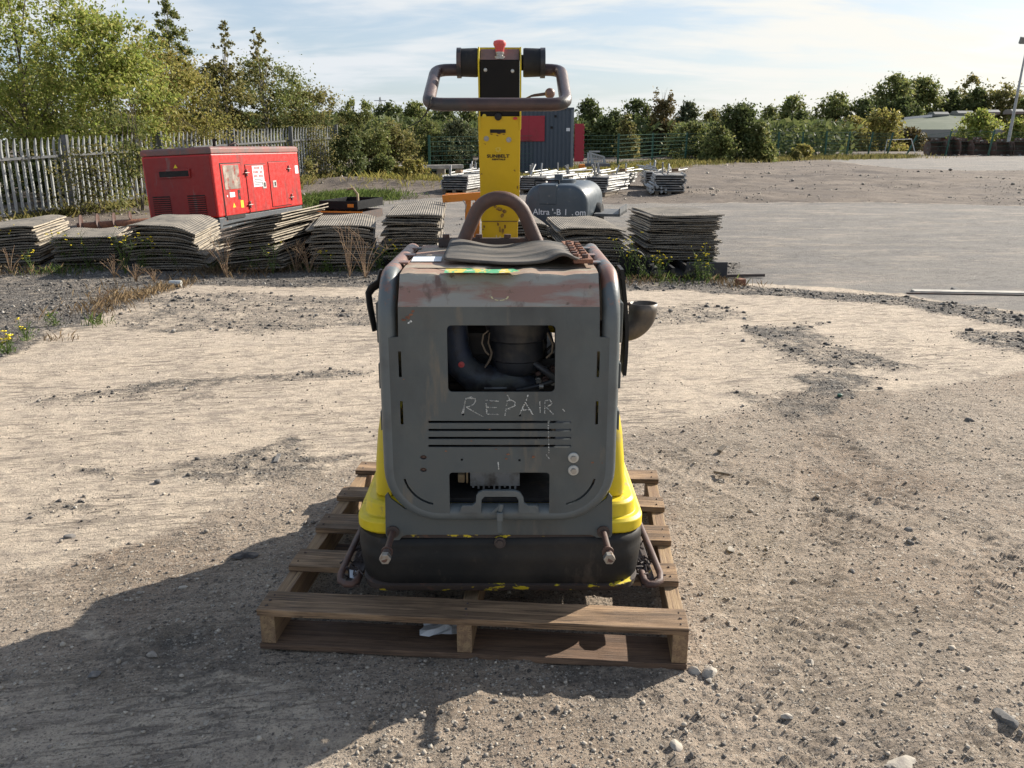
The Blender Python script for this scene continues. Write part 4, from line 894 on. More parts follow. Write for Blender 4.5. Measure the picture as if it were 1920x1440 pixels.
for k, (q0, q1, q2, rr_) in enumerate([((.10, 2.40, .80), (.17, 2.36, .76), (.22, 2.42, .70), .010), ((.05, 2.40, .72), (.12, 2.38, .735), (.20, 2.40, .765), .007), ((.18, 2.38, .90), (.215, 2.37, .85), (.20, 2.40, .79), .006), ((-.24, 2.38, .95), (-.20, 2.36, .90), (-.225, 2.38, .84), .005), ((-.02, 2.37, .70), (.03, 2.36, .705), (.10, 2.38, .70), .006)]):
    h_ = P('hose', MB().tube(bezp([(CX+q0[0], q0[1], q0[2]), (CX+q1[0], q1[1], q1[2]), (CX+q2[0], q2[1], q2[2])]), rr_, 10), 'plastic_black', smooth=60)
    P('hose_clamp', MB().cyl((CX+q1[0]-.006, q1[1]+.008, q1[2]), (CX+q1[0]+.006, q1[1]+.008, q1[2]), rr_*1.35, 12), 'steel', h_)
for k in range(9):
    xx, zz = CX+.09+.022*(k % 5), .735+.03*(k//5)+.004*(k % 3); P('engine_bolt', MB().hexa((xx, 2.43, zz), (xx, 2.415, zz), .007).cyl((xx, 2.45, zz), (xx, 2.43, zz), .010), 'steel' if k % 2 else 'rust')
P('bracket', MB().bx(CX+.05, CX+.24, 2.45, 2.46, .70, .80).bx(CX+.16, CX+.20, 2.44, 2.45, .70, .90), 'engine_dark', bevel=.002)
P('label_remnant', MB().beam(A(908, 728, 2.375)[:1]+(2.375,)+A(908, 728, 2.375)[1:], A(950, 727, 2.375)[:1]+(2.375,)+A(950, 727, 2.375)[1:], .002, .005), 'aluminium')
P('cable_loom', MB().tube(bezp([(CX-.18, 2.40, .60), (CX-.05, 2.36, .63), (CX+.05, 2.38, .60), (CX+.20, 2.40, .64)]), .008, 8), 'plastic_black', smooth=60)
P('cable_loom', MB().tube(bezp([(CX+.06, 2.38, .50), (CX+.12, 2.34, .55), (CX+.16, 2.36, .62)]), .006, 8), 'wire', smooth=60)
gx, gz2 = A(925, 897, 2.36)
rg = MB().bx(gx-.068, gx+.078, 2.34, 2.40, gz2-.016, gz2+.045)
for k in range(9): rg.bx(gx-.062+k*.0155, gx-.056+k*.0155, 2.34, 2.37, gz2-.022-(.004 if k % 3 else 0), gz2-.015)
for k in range(16): rg.bx(gx-.07+k*.009, gx-.066+k*.009, 2.335, 2.34, .655, .73)
P('cooler', rg, 'aluminium', bevel=.001)
P('plug', MB().bx(gx-.104, gx-.084, 2.34, 2.36, gz2-.006, gz2+.02).bx(gx-.080, gx-.074, 2.34, 2.36, gz2-.008, gz2+.03), 'dry_pale', bevel=.003)
P('sump', MB().lathe([(.01, -.06), (.08, -.055), (.10, -.03), (.10, .05), (.04, .06)], (CX+.02, 2.50, .50), 24), 'engine_dark', smooth=50)
P('wire_strip', MB().bx(A(1029, 800, 2.27)[0]-.003, A(1029, 800, 2.27)[0]+.003, 2.262, 2.266, .66, .75), 'chalk')
P('yellow_guard', MB().tube([A(1022, 615, 2.6)[:1]+(2.6,)+A(1022, 615, 2.6)[1:], A(1048, 618, 2.6)[:1]+(2.6,)+A(1048, 618, 2.6)[1:]], .012, 8), 'yellow')
# ---- rubber sheet, bolt bar, cross bar, arch
SHF = [(830, 489), (860, 490.5), (900, 494), (940, 497), (975, 497), (1010, 495), (1035, 490), (1052, 485), (1066, 486), (1080, 492), (1100, 493)]
SHB = [(846, 451), (870, 453), (893, 458), (915, 463), (940, 464), (965, 461), (990, 457), (1010, 455), (1030, 455), (1045, 456), (1062, 456)]
sh = MB(); nr = 8; rows = []; bz = [.006, .007, .004, .003, .004, .006, .014, .030, .030, .016, .006]; bb = [.030, .030, .018, .007, .004, .012, .020, .023, .018, .01, .008]
for j in range(nr+1):
    t = j/nr; row = []
    for i in range(11):
        z = 1.0835+bz[i]*(1-t)+bb[i]*t; zf = 1.0835+bz[i]; zb_ = 1.0835+bb[i]
        xf_, yf_ = G(*SHF[i], zf); xb_, yb_ = G(*SHB[i], zb_)
        yf_ = min(max(yf_, 2.38), 2.47); yb_ = min(max(yb_, 2.72), 2.83); row.append((xf_*(1-t)+xb_*t, yf_*(1-t)+yb_*t, z+.003*math.sin(i*.9+j)*math.sin(math.pi*t)))
    rows.append(row)
sh.loft(rows, cap=False, close=False)
shm = P('rubber_sheet', sh, 'rubber_sheet', smooth=60); so_ = shm.modifiers.new('sub', 'SUBSURF'); so_.levels = 1; so_.render_levels = 2
sl_ = shm.modifiers.new('thick', 'SOLIDIFY'); sl_.thickness = .008; sl_.offset = 1
x0_, y0_ = G(1101, 492, 1.095); x1_, y1_ = G(1066, 458, 1.095)
x0_ += .002
bar = P('bolt_bar', MB().beam((x0_-.012, y0_+.005, 1.097), (x0_-.02, 2.86, 1.097), .055, .012), 'rust_bright', bevel=.002)
for k in range(7):
    yy = y0_+.03+k*.056
    for dxx in (-.028, -.002):
        P('bolt_head', MB().hexa((x0_+dxx-.004, yy+(.012 if dxx < -.01 else 0), 1.103), (x0_+dxx-.004, yy+(.012 if dxx < -.01 else 0), 1.114), .0095), 'rust_bright' if (k+int(dxx < -.01)) % 2 else 'rust', bar)
P('cross_bar', MB().bx(CX-.21, CX+.14, 2.86, 2.885, 1.082, 1.112), 'rust_dark', bevel=.002)
for xx in (CX-.185, CX-.075, CX+.02, CX+.09): P('cross_bolt', MB().hexa((xx, 2.872, 1.112), (xx, 2.872, 1.124), .013), 'rust', bevel=.001)
ax, az = A(937, 371, 2.80)
fl_, zl = A(868, 448, 2.80); fr_, zr = A(1007, 448, 2.80); zb_ = 1.085
zf_ = 1.085; cz_a = az-.088; ra = .088; arch = []
def tang(fx_, s_):
    d_ = Vector((fx_-ax, zf_-cz_a)); L_ = d_.length; base_a = math.atan2(d_.y, d_.x); off_ = math.acos(ra/L_); return base_a-off_ if s_ < 0 else base_a+off_
aL = tang(fl_-.008, -1); aR = tang(fr_+.008, 1)
aL = aL % (2*math.pi); aR = aR % (2*math.pi); aR = aR-2*math.pi if aR > math.pi*1.2 else aR
arch = [(fl_-.008, 2.80, zf_)]+[(ax+ra*math.cos(aL+(aR-aL)*k/14), 2.80, cz_a+ra*math.sin(aL+(aR-aL)*k/14)) for k in range(15)]+[(fr_+.008, 2.80, zf_)]
P('lifting_arch', MB().tube(arch, .0222, 16), 'rust', smooth=60)
# ---- drawbar
YB, YTp = 3.04, 2.86
def dby(z): return YB+(YTp-YB)*(z-1.0)/.7
def dbx(px, z): return Xat(px, dby(z), z)
db = MB(); zs = [(.95, 904, 970), (1.155, 903, 971), (1.157, 902, 973), (1.50, 896, 976)]
rings = []
for z, a, b_ in zs:
    xa, xb = dbx(a, z), dbx(b_, z); y = dby(z); rings.append([(xa, y, z), (xb, y, z), (xb, y+.075, z), (xa, y+.075, z)])
dro = P('drawbar', db.loft(rings), 'yellow_column', bevel=.0025)
for k_, (a, b_) in enumerate(((0, 1),)):
    pass
def on_db(px, py, d=.0012):
    # intersection of a sight line with the drawbar's front face
    Y = 2.95
    for _ in range(6):
        z = Zat(py, Y); Y = dby(z)
    return (Xat(px, Y, z), Y-d, z)
P('seam', MB().beam(on_db(904, 415), on_db(970, 415), .003, .002), 'rust_dark', dro)
P('slot', MB().beam(on_db(919, 246, .001), on_db(948, 246, .001), .004, .011), 'dark_void', dro)
for px, py in ((912, 260), (954, 262)):
    c_ = Vector(on_db(px, py, 0)); P('bolt_head', MB().cyl(c_, c_+Vector((0, -.003, 0)), .0085, 16).hexa(c_, c_+Vector((0, -.007, 0)), .005), 'steel', dro)
def decal(body, px, py, size, mat, bold, sx, name):
    mb = text_mesh(body, size, bold, sx); p = Vector(on_db(px, py, .0016)); tl = math.atan2(YB-YTp, .7)
    xf(mb, Matrix.Translation(p) @ Matrix.Rotation(tl, 4, 'X') @ UPR); return P(name, mb, mat, dro)
decal('SUNBELT', 934, 293, .0150, 'ink', .0005, 1.22, 'lettering')
decal('RENTALS', 935, 299, .0072, 'ink', .0004, 1.5, 'lettering')
g_ = MB(); pc = Vector(on_db(934, 280, .0016))
for k in range(9):
    a = 2*math.pi*k/9
    g_.add([pc+Vector((.0068*math.cos(a-.3), 0, .0068*math.sin(a-.3))), pc+Vector((.010*math.cos(a-.15), 0, .010*math.sin(a-.15))), pc+Vector((.010*math.cos(a+.15), 0, .010*math.sin(a+.15))), pc+Vector((.0068*math.cos(a+.3), 0, .0068*math.sin(a+.3))), pc+Vector((.004*math.cos(a+.35), 0, .004*math.sin(a+.35))), pc+Vector((.004*math.cos(a-.35), 0, .004*math.sin(a-.35)))], [(0, 1, 2, 3, 4, 5)])
P('sun_emblem', g_, 'faint_yellow', dro)
def stain(pts, mat, name, seed):
    mb = MB(); rn = random.Random(seed)
    for px, py, wx, hy in pts:
        for k in range(3):
            c_ = Vector(on_db(px+rn.uniform(-1.5, 1.5), py+rn.uniform(-1, 1), .0013+.0002*k)); n = 9
            mb.add([c_+Vector((wx*.0017*math.cos(2*math.pi*i/n)*rn.uniform(.4, 1.1), 0, hy*.0017*math.sin(2*math.pi*i/n)*rn.uniform(.4, 1.1))) for i in range(n)], [tuple(range(n))])
    P(name, mb, mat, dro)
stain([(936, 392, 6, 4), (945, 396, 5, 4), (928, 388, 4, 3), (942, 404, 3, 5), (938, 428, 1.6, 9), (943, 432, 1.5, 10), (934, 420, 1.5, 4), (947, 424, 1.3, 6), (908, 425, 2, 4), (905, 430, 1.5, 2), (922, 252, 2, 1.2), (945, 252, 2, 1.2), (933, 254, 2, 1), (909, 270, 1.5, .6), (903, 326, 2.5, 1.4), (965, 320, 1.5, 1.5), (971, 352, 1.2, 3), (935, 250, 5, 1)], 'stain', 'rust_stain', 3)
stain([(937, 446, 1.2, 8), (944, 447, 1, 7), (932, 444, 1, 6), (948, 440, 1.4, 3)], 'pale_scratch', 'drip_stain', 5)
# head of the drawbar: black control box between yellow cheeks
zt0, zt1, zt2 = 1.502, 1.668, 1.703
hd = MB(); rings = []
xa, xb = dbx(900, 1.6), dbx(974, 1.6)
hb = MB().loft([[(xa, dby(1.50)+.002, 1.50), (xb, dby(1.50)+.002, 1.50), (xb, dby(1.5)+.074, 1.5), (xa, dby(1.5)+.074, 1.5)], [(xa, dby(zt1)+.002, zt1), (xb, dby(zt1)+.002, zt1), (xb, dby(zt1)+.074, zt1), (xa, dby(zt1)+.074, zt1)], [(xa, dby(zt2)+.045, zt2-.002), (xb, dby(zt2)+.045, zt2-.002), (xb, dby(zt2)+.08, zt2-.002), (xa, dby(zt2)+.08, zt2-.002)]])
hdo = P('control_box', hb, 'black_paint', bevel=.002)
tb = MB().loft([[(xa+.002, dby(zt1)+.0, zt1+.0015), (xb-.002, dby(zt1)+.0, zt1+.0015), (xb-.002, dby(zt1)+.002, zt1+.003), (xa+.002, dby(zt1)+.002, zt1+.003)], [(xa+.002, dby(zt2)+.043, zt2), (xb-.002, dby(zt2)+.043, zt2), (xb-.002, dby(zt2)+.045, zt2+.0015), (xa+.002, dby(zt2)+.045, zt2+.0015)]])
P('sloping_lid', tb, 'brown_black', hdo)
for a_, b_ in ((xa-.006, xa-.001), (xb+.001, xb+.006)):
    ck = [(dby(1.46)-.004, 1.46), (dby(zt1)-.006, zt1+.004), (dby(zt2)+.036, zt2+.007), (dby(zt2)+.08, zt2+.007), (dby(1.46)+.078, 1.46)]
    P('cheek', MB().plate([(y, z) for y, z in ck], [], 0, b_-a_, mp=lambda y, z, d, a_=a_: (a_+d, y, z)), 'yellow', bevel=.001)
P('back_lip', MB().bx(xa-.001, xb+.001, dby(zt2)+.08, dby(zt2)+.084, zt2-.03, zt2+.010), 'yellow')
def on_hd(px, py, d=.0): 
    p = on_db(px, py, d); return Vector(p)
for px, py in ((910, 131), (961, 133)):
    c_ = on_hd(px, py, -.002); P('screw', MB().lathe([(.001, -.0035), (.004, -.003), (.006, -.001), (.006, .001)], c_, 14, 'y'), 'washer', hdo, smooth=60)
c_ = on_hd(908, 217.5, 0); P('yellow_dot', MB().lathe([(.001, -.002), (.0065, -.0015), (.0065, .001)], c_, 14, 'y'), 'yellow', hdo)
c_ = on_hd(934, 219, 0); P('cable_gland', MB().lathe([(.006, -.012), (.011, -.010), (.012, .0)], (c_[0], c_[1], c_[2]), 16, 'y'), 'black_rubber', hdo, smooth=60)
c_ = on_hd(966, 222, 0); P('red_plug', MB().box(c_, (.014, .012, .008)), 'stop_red', hdo, bevel=.003)
bx_, by_ = Xat(937, dby(zt1)+.02, 1.68), dby(zt1)+.018
sb = P('stop_button', MB().lathe([(.0135, .018), (.015, .030), (.0195, .038), (.0205, .043), (.0185, .050), (.009, .0535), (.001, .054)], (bx_, by_, zt1+.008), 28), 'stop_red', hdo, smooth=50)
P('button_collar', MB().lathe([(.019, -.004), (.019, .004), (.012, .006), (.012, .012), (.0135, .012), (.0135, .018)], (bx_, by_, zt1+.008), 24), 'steel', hdo, smooth=40)
# rubber mounts and handlebar
YH = dby(1.66)+.045; zc_ = Zat(117, YH-.01)
def hX(px): return Xat(px, YH, zc_)
for s_, (a_, b_, c_) in ((-1, (896, 865, 857)), (1, (981, 1013, 1022))):
    P('rubber_mount', MB().lathe([(.030, 0), (.043, 0), (.0445, (hX(b_)-hX(a_))*.1), (.043, (hX(b_)-hX(a_))*.9), (.043, hX(b_)-hX(a_))], (hX(a_), YH, zc_), 32, 'x'), 'black_rubber', smooth=40)
    P('mount_plate', MB().lathe([(.02, 0), (.0465, 0), (.0465, hX(c_)-hX(b_)), (.02, hX(c_)-hX(b_))], (hX(b_), YH, zc_-.001), 32, 'x'), 'handle_black', smooth=40)
P('pivot_pin', MB().cyl((hX(976), YH, zc_), (hX(983), YH, zc_), .024, 16), 'black_rubber')
YF = 2.60
def fX(px, z=1.52): return Xat(px, YF, z)
zfr = Zat(196, YF); zup = Zat(131, YH)
xl_o, xr_o = Xat(808, 2.72, 1.58), Xat(1058, 2.72, 1.58)
def bez(p, q, r_, n=5): return [tuple((1-t)**2*a+2*t*(1-t)*b+t*t*c for a, b, c in zip(p, q, r_)) for t in [k/n for k in range(n+1)]]
def side(xo, xin, s_):
    up = (xin, YH, zup); c1 = (xo, YH, zup); c2 = (xo, YF, zfr)
    L_ = Vector(c2)-Vector(c1); Ld = L_.normalized(); r_ = .048
    p = [up, (xo-s_*r_, YH, zup)]; e1 = tuple(Vector(c1)+Ld*r_); p += bez(p[-1], c1, e1)[1:]
    e2 = tuple(Vector(c2)-Ld*r_); p.append(e2); p += bez(e2, c2, (xo-s_*r_*1.0, YF, zfr))[1:]; return p
lp = side(xl_o, hX(860), -1); rp = side(xr_o, hX(1020), 1)
P('handlebar', MB().tube(lp+rp[::-1], .0188, 16), 'handle', smooth=60)
lx, lz = A(979, 188, 2.93); mx_, mz_ = A(996, 180, 2.90); ex_, ez_ = A(1024, 176, 2.88)
lv = P('throttle_lever', MB().tube([(lx-.01, 2.94, lz-.006), (mx_, 2.90, mz_), (mx_+.01, 2.90, mz_+.002), (ex_, 2.88, ez_)], [.0035, .0035, .0045, .0055], 8), 'rust_dark', smooth=60)
bm_ = MB(); ex2, ez2 = A(1031, 175, 2.88); bm_.lathe([(.0165*math.sin(R(a)), -.0165*math.cos(R(a))) for a in range(2, 180, 16)], (ex2, 2.88, ez2), 20); P('lever_knob', bm_, 'brown_black', lv, smooth=80)
tx_, tz_ = A(803, 203, YF); t2x, t2z = A(786, 226, YF); t3x, t3z = A(762, 238, YF)
P('cable_tie', MB().tube([(tx_, YF-.01, tz_), (tx_-.005, YF, tz_-.012), (t2x, YF+.02, t2z), (t3x, YF+.04, t3z)], [.003, .0022, .0016, .001], 6), 'black_rubber')
P('cable_tie', MB().tube([(tx_+.006+.020*math.cos(R(a))*.3, YF+.0205*math.sin(R(a)), tz_+.014+.0205*math.cos(R(a))) for a in range(0, 361, 30)], .002, 6), 'black_rubber')
#@@REST
# ------------------------------------------------------------------ mats, machines and stacks across the yard
def mat_stack(px0, px1, pyb, n, top_py, L_, yaw, label, toplabel, cat='rubber mat', sag=0.0, bow=0.0, shift=(0, 0), curl=0.0, seed=1, skip=0, zbase=.01):
    """n ribbed mats, the stack's near edge running from px0 to px1 on the ground line pyb"""
    rn = random.Random(seed); xa, ya = GR(px0, pyb); xb, yb = GR(px1, pyb); Wd = xb-xa; z0 = gz(ya)+zbase
    ztop = Zat(top_py, ya); pitch = (ztop-z0)/n; th = pitch*.55
    for k in range(n):
        t = k/max(1, n-1); nx, ny = 8, 5; mb = MB(); top = []; bot = []
        ox = shift[0]*math.sin(math.pi*t)+shift[1]*t+rn.uniform(-.03, .03)+.02*math.sin(k*1.3+seed); oy = rn.uniform(-.05, .05); w_ = Wd*rn.uniform(.97, 1.02); l_ = L_*rn.uniform(.97, 1.02); ra = rn.uniform(-.02, .02)
        droop = rn.uniform(.7, 1.3)*curl*t; ph = rn.uniform(0, 6); s_ = sag*(.35+.65*t); b_ = bow*(.3+.7*t)
        for j in range(ny+1):
            for i in range(nx+1):
                u, v = i/nx, j/ny; z = s_*(1-(2*u-1)**2)*-1+b_*(u**2)+droop*-(max(0, abs(2*u-1)-.45)**2)*1.6+.004*math.sin(u*7+ph)*(1+2*v)+.004*math.sin(v*6+ph)
                z += .006*(1-v)*math.sin(u*3+ph)
                x = (u-.5)*w_; y = v*l_; x, y = x-y*ra, y+x*ra
                p = (x+ox+Wd/2, y+oy, k*pitch+z+max(0, sag)); bot.append(p); top.append((p[0], p[1], p[2]+th))
        m_ = nx+1; N_ = len(bot); mb.v = bot+top
        for j in range(ny):
            for i in range(nx):
                a = j*m_+i; mb.f.append((a, a+m_, a+m_+1, a+1)); mb.f.append((N_+a, N_+a+1, N_+a+m_+1, N_+a+m_))
        for i in range(nx): mb.f.append((i, i+1, N_+i+1, N_+i)); a = ny*m_+i; mb.f.append((a, N_+a, N_+a+1, a+1))
        for j in range(ny): a = j*m_; mb.f.append((a, N_+a, N_+a+m_, a+m_)); a = j*m_+nx; mb.f.append((a, a+m_, N_+a+m_, N_+a))
        o = obj('rubber_mat', mb, M['mat'], world=True, smooth=30); o.data.materials.append(M['mat_edge'])
        for pl__ in o.data.polygons:
            if abs(pl__.normal.x) > .75: pl__.material_index = 1; o.location = (xa, ya, z0); o.rotation_euler = (0, 0, yaw)
        tag(o, toplabel if k == n-1 else ORD[n-1-k]+' mat from the top of the '+label, cat, 'rubber mats of the '+label)
RM = ''
ORD = 'top second third fourth fifth sixth seventh eighth ninth tenth eleventh twelfth thirteenth fourteenth fifteenth sixteenth seventeenth eighteenth nineteenth twentieth twenty-first twenty-second twenty-third twenty-fourth twenty-fifth twenty-sixth'.split()
mat_stack(-55, 62, 500, 15, 428, 1.6, R(14), RM+'sagging stack at the left edge', 'topmost curled mat of the stack at the left edge of the photo', sag=0, shift=(.04, .0), curl=.07, seed=1, bow=.05)
mat_stack(104, 212, 502, 13, 444, 1.3, R(16), RM+'low flat stack under the rusty auger', 'topmost flat mat of the low stack under the rusty auger', seed=2, curl=.02)
mat_stack(262, 392, 508, 22, 420, 1.6, R(9), RM+'drooping stack before the dark generator end', 'topmost pale mat of the drooping stack before the dark generator end', sag=-.01, shift=(-.05, -.14), curl=.10, seed=3, bow=-.05)
mat_stack(428, 540, 508, 24, 424, 1.7, R(-5), RM+'bowed leaning stack before the generator corner', 'topmost mat of the strongly bowed stack before the red generator corner', sag=-.05, bow=.15, shift=(-.13, -.02), curl=.0, seed=4)
mat_stack(590, 704, 508, 22, 420, 1.6, R(8), RM+'dark square stack behind the dry twigs', 'topmost mat of the dark square stack behind the dry twigs', curl=.04, seed=5, shift=(-.03, -.02), bow=-.02)
mat_stack(730, 836, 502, 22, 399, 2.4, R(4), RM+'tall stack beside the orange trestle', 'topmost broad mat of the tall stack beside the orange trestle', seed=6, shift=(-.03, -.05), bow=-.01, curl=.02)
mat_stack(955, 1030, 492, 19, 414, 1.8, R(6), RM+'stack half hidden behind the rusty lifting arch', 'topmost mat of the stack half hidden behind the rusty lifting arch', seed=7, bow=-.03, curl=.03)
mat_stack(1050, 1172, 506, 19, 424, 1.6, R(3), RM+'stack in front of the dark tank', 'topmost mat of the stack in front of the dark tank', sag=0, seed=8, curl=.05, bow=-.02)
mat_stack(1214, 1346, 503, 25, 402, 1.3, R(3), RM+'tall free standing stack at the right', 'topmost flat mat of the tall free standing stack right of the compactor', seed=9, sag=.012, shift=(-.02, .02), bow=-.005, zbase=.10)
# black crates and torn sheeting under the right hand stack
cr = thing('black_crate', 'black plastic crate base under the tall free standing mat stack', 'crate', (*GR(1280, 520), 0))
xa, ya = GR(1195, 522); xb, yb = GR(1362, 522)
mb = MB().bx(xa, xb, ya, ya+1.3, .005, .03)
for t in np.linspace(0, 1, 6): mb.bx(xa+(xb-xa-.03)*t, xa+(xb-xa-.03)*t+.03, ya, ya+1.3, .031, .115)
obj('base_frame', mb, M['black_rubber'], cr); obj('side_wall', MB().bx(xb-.45, xb, ya-.02, ya-.005, .01, .18), M['plastic_black'], cr, bevel=.004)
rag = MB(); rn = random.Random(4)
for k in range(16):
    cx_, cz_ = xa+rn.uniform(0, .75)*(xb-xa), rn.uniform(.02, .13); rag.add([(cx_+rn.uniform(-.09, .09), ya-rn.uniform(.02, .10), max(.005, cz_+rn.uniform(-.06, .06))) for _ in range(4)], [(0, 1, 2, 3)])
tag(obj('torn_sheeting', rag, M['rubber_sheet']), 'torn black plastic sheeting crumpled at the foot of the tall free standing mat stack', 'plastic sheeting')
mb = MB().lathe([(.02, -.10), (.14, -.1), (.15, 0), (.14, .1), (.02, .1)], (xa-.03, ya+.2, .15), 20, 'y')
tag(obj('rolled_mesh', mb, M['black_paint'], smooth=40), 'dark roll lying at the left foot of the tall free standing mat stack', 'roll')
def blockmats(px, py, w_, h_, d_, label, n=3):
    x, y = GR(px, py); t = thing('timber_bundle', label, 'timber', (x, y, gz(y))); 
    for k in range(n): obj('offcut', MB().bx(x-w_/2+k*.02, x+w_/2-k*.015, y+k*.01, y+d_, gz(y)+h_*k/n+.003, gz(y)+h_*(k+1)/n-.004), M['timber_grey'], t, bevel=.003)
blockmats(243, 488, .24, .30, .5, 'stack of sun bleached timber offcuts between two mat stacks at the left', 4)

# rusty auger
ax0, ay0 = GR(132, 425+12); ax1, ay1 = GR(222, 430)
au = thing('auger', 'rusty earth auger with spiral blades lying behind the low mat stack', 'auger', (ax0, 12.6, gz(12.6)))
Xa, Xb = Xat(138, 12.4, .3), Xat(228, 12.4, .3); az_ = Zat(424, 12.4); ra_ = .17
obj('shaft', MB().cyl((Xa, 12.5, az_-.02), (Xb+.2, 12.9, az_+.02), .055, 14), M['rust_bright'], au, smooth=60)
hl = MB(); rings = []; Nn = 70
for k in range(Nn+1):
    t = k/Nn; a = t*3.4*2*math.pi; c_ = Vector((Xa+(Xb-Xa)*t*.96, 12.5+.35*t, az_-.02+.03*t)); d_ = Vector((0, math.cos(a), math.sin(a)))
    rings.append([c_+d_*.05+Vector((-.006, 0, 0)), c_+d_*ra_+Vector((-.004, 0, 0)), c_+d_*ra_+Vector((.004, 0, 0)), c_+d_*.05+Vector((.006, 0, 0))])
obj('spiral_blade', hl.loft(rings), M['rust'], au, smooth=50)
obj('trestle', MB().bx(Xa, Xa+.06, 12.45, 12.6, gz(12.5), az_-.06).bx(Xb-.05, Xb, 12.8, 12.9, gz(12.8), az_-.06), M['rust_dark'], au)

# ---------------- red generator
gx0, gy0 = GR(414, 430); gl, gw, gh = 3.12, 1.27, 1.22
gyaw = math.atan2(3.1, .66)-math.pi/2
gen = thing('generator', 'big faded red canopied diesel generator in front of the palisade fence', 'generator', (gx0, gy0, gz(gy0)), gyaw)
gen.rotation_euler = (0, R(-2.6), gyaw)
# local: +y along the lit long side, -x the dark end's width
def GP(name, mb, mat, parent=None, **k): return obj(name, mb, M[mat], parent or gen, world=False, **k)
GP('skid', MB().bx(-gw+.03, -.01, .02, gl-.02, -.06, .18), 'gen_base', bevel=.01)
def gring(z, ins): return [(-gw+ins, ins, z), (-ins, ins, z), (-ins, gl-ins, z), (-gw+ins, gl-ins, z)]
cn = GP('canopy', MB().loft([gring(.19, 0), gring(1.20, 0)]), 'gen_red', bevel=.025)
GP('roof', MB().loft([gring(1.2015, -.008), gring(1.285, -.006), gring(1.31, .03)]), 'gen_top', bevel=.012)
GP('end_panel', MB().bx(-gw+.04, -.04, -.006, -.001, .22, 1.17), 'gen_red_shade')
sl = GP('outlet_slot', MB().bx(-.98, -.40, -.035, -.0065, .845, .985), 'gen_red_shade', bevel=.004)
GP('slot_opening', MB().bx(-.955, -.425, -.038, -.0355, .865, .955), 'dark_void', sl)
def tri(cx_, cz_, s_, y_): return MB().add([(cx_-s_, y_, cz_), (cx_+s_, y_, cz_), (cx_, y_, cz_+s_*1.7)], [(0, 1, 2)])
GP('warning_triangle', tri(-.66, 1.0, .035, -.008), 'flower')
for x_ in (-1.16, -.52):
    g_ = GP('louvre_grille', MB().bx(x_, x_+.32, -.010, -.0065, .24, .56), 'dark_void')
    for k in range(9): GP('louvre_blade', MB().bx(x_, x_+.32, -.020, -.0105, .25+k*.034, .266+k*.034), 'gen_red_shade', g_)
def door(y0, y1, z0, z1, name='access_door', mat='gen_red', th=.012): return GP(name, MB().bx(.0005, th, y0, y1, z0, z1), mat, bevel=.004)
d0 = door(.22, .86, .20, 1.03, 'control_door', 'gen_red')
GP('door_gap', MB().bx(.0003, .004, .20, .88, .18, 1.05), 'dark_void')
GP('panel_window', MB().bx(.0125, .018, .27, .78, .62, 1.01), 'glass_grimy', d0, bevel=.003)
for (y_, z_, w_, h_, m_) in ((.40, .49, .16, .08, 'label_white'), (.66, .44, .08, .16, 'dark_void'), (.72, .30, .09, .12, 'flower'), (.3, .5, .03, .03, 'label_white'), (.7, .49, .04, .05, 'stop_red')):
    GP('notice', MB().bx(.0125, .0145, y_, y_+w_, z_, z_+h_), m_, d0)
mb = MB().add([(.0145, .45, .32), (.0145, .54, .32), (.0145, .495, .40)], [(0, 1, 2)]); GP('warning_triangle', mb, 'flower', d0)
for (y0, y1, z0, z1) in ((1.02, 1.74, .20, 1.00), (1.86, 2.62, .24, 1.03)):
    GP('door_gap', MB().bx(.0003, .003, y0-.012, y1+.012, z0-.012, z1+.012), 'dark_void'); dd = door(y0, y1, z0, z1)
    ly = y1-.19 if y0 < 1.5 else y0+.09
    GP('lock', MB().bx(.0125, .020, ly, ly+.13, .58, .70), 'washer', dd, bevel=.004); GP('keyhole', MB().bx(.0205, .022, ly+.05, ly+.10, .61, .68), 'dark_void', dd)
    for z_ in (z0+.13, z1-.13):
        hy = y0 if y0 < 1.5 else y1
        GP('hinge', MB().beam((.016, hy-.07, z_), (.016, hy+.07, z_), .05, .012).beam((.016, hy, z_-.06), (.016, hy, z_+.06), .05, .012), 'steel', dd, bevel=.004)
    if y0 < 1.5:
        nt_ = GP('notice', MB().bx(.0125, .0145, y0+.22, y0+.62, .62, .98), 'label_white', dd)
        for k, (h_, bd) in enumerate(((.92, .0), (.85, 0), (.78, 0))):
            for q in range(7): GP('lettering', MB().bx(.0146, .0152, y0+.25+q*.048, y0+.285+q*.048, h_, h_+.045), 'stop_red', nt_, kind='stuff') if (q+k) % 5 else None
        for k in range(4): GP('lettering', MB().bx(.0146, .0152, y0+.26, y0+.56-.03*(k % 2), .655+k*.028, .667+k*.028), 'gen_base', nt_)
GP('notice', MB().bx(.0005, .003, 2.93, 3.06, .80, .95), 'label_white')
GP('door_slot', MB().bx(.0003, .006, .25, .84, .135, .18), 'dark_void')
GP('exhaust', MB().tube([(-.45, .9, 1.30), (-.45, .9, 1.40), (-.42, .85, 1.43), (-.36, .78, 1.43)], .03, 10).cyl((-.8, 1.7, 1.3), (-.8, 1.7, 1.35), .10, 16), 'dark_void', smooth=50)
GP('lifting_eye', MB().tube([(-.66, 1.75, 1.30), (-.66, 1.75, 1.36), (-.60, 1.85, 1.40), (-.60, 1.95, 1.36), (-.6, 1.95, 1.3)], .012, 8), 'rust', smooth=50)
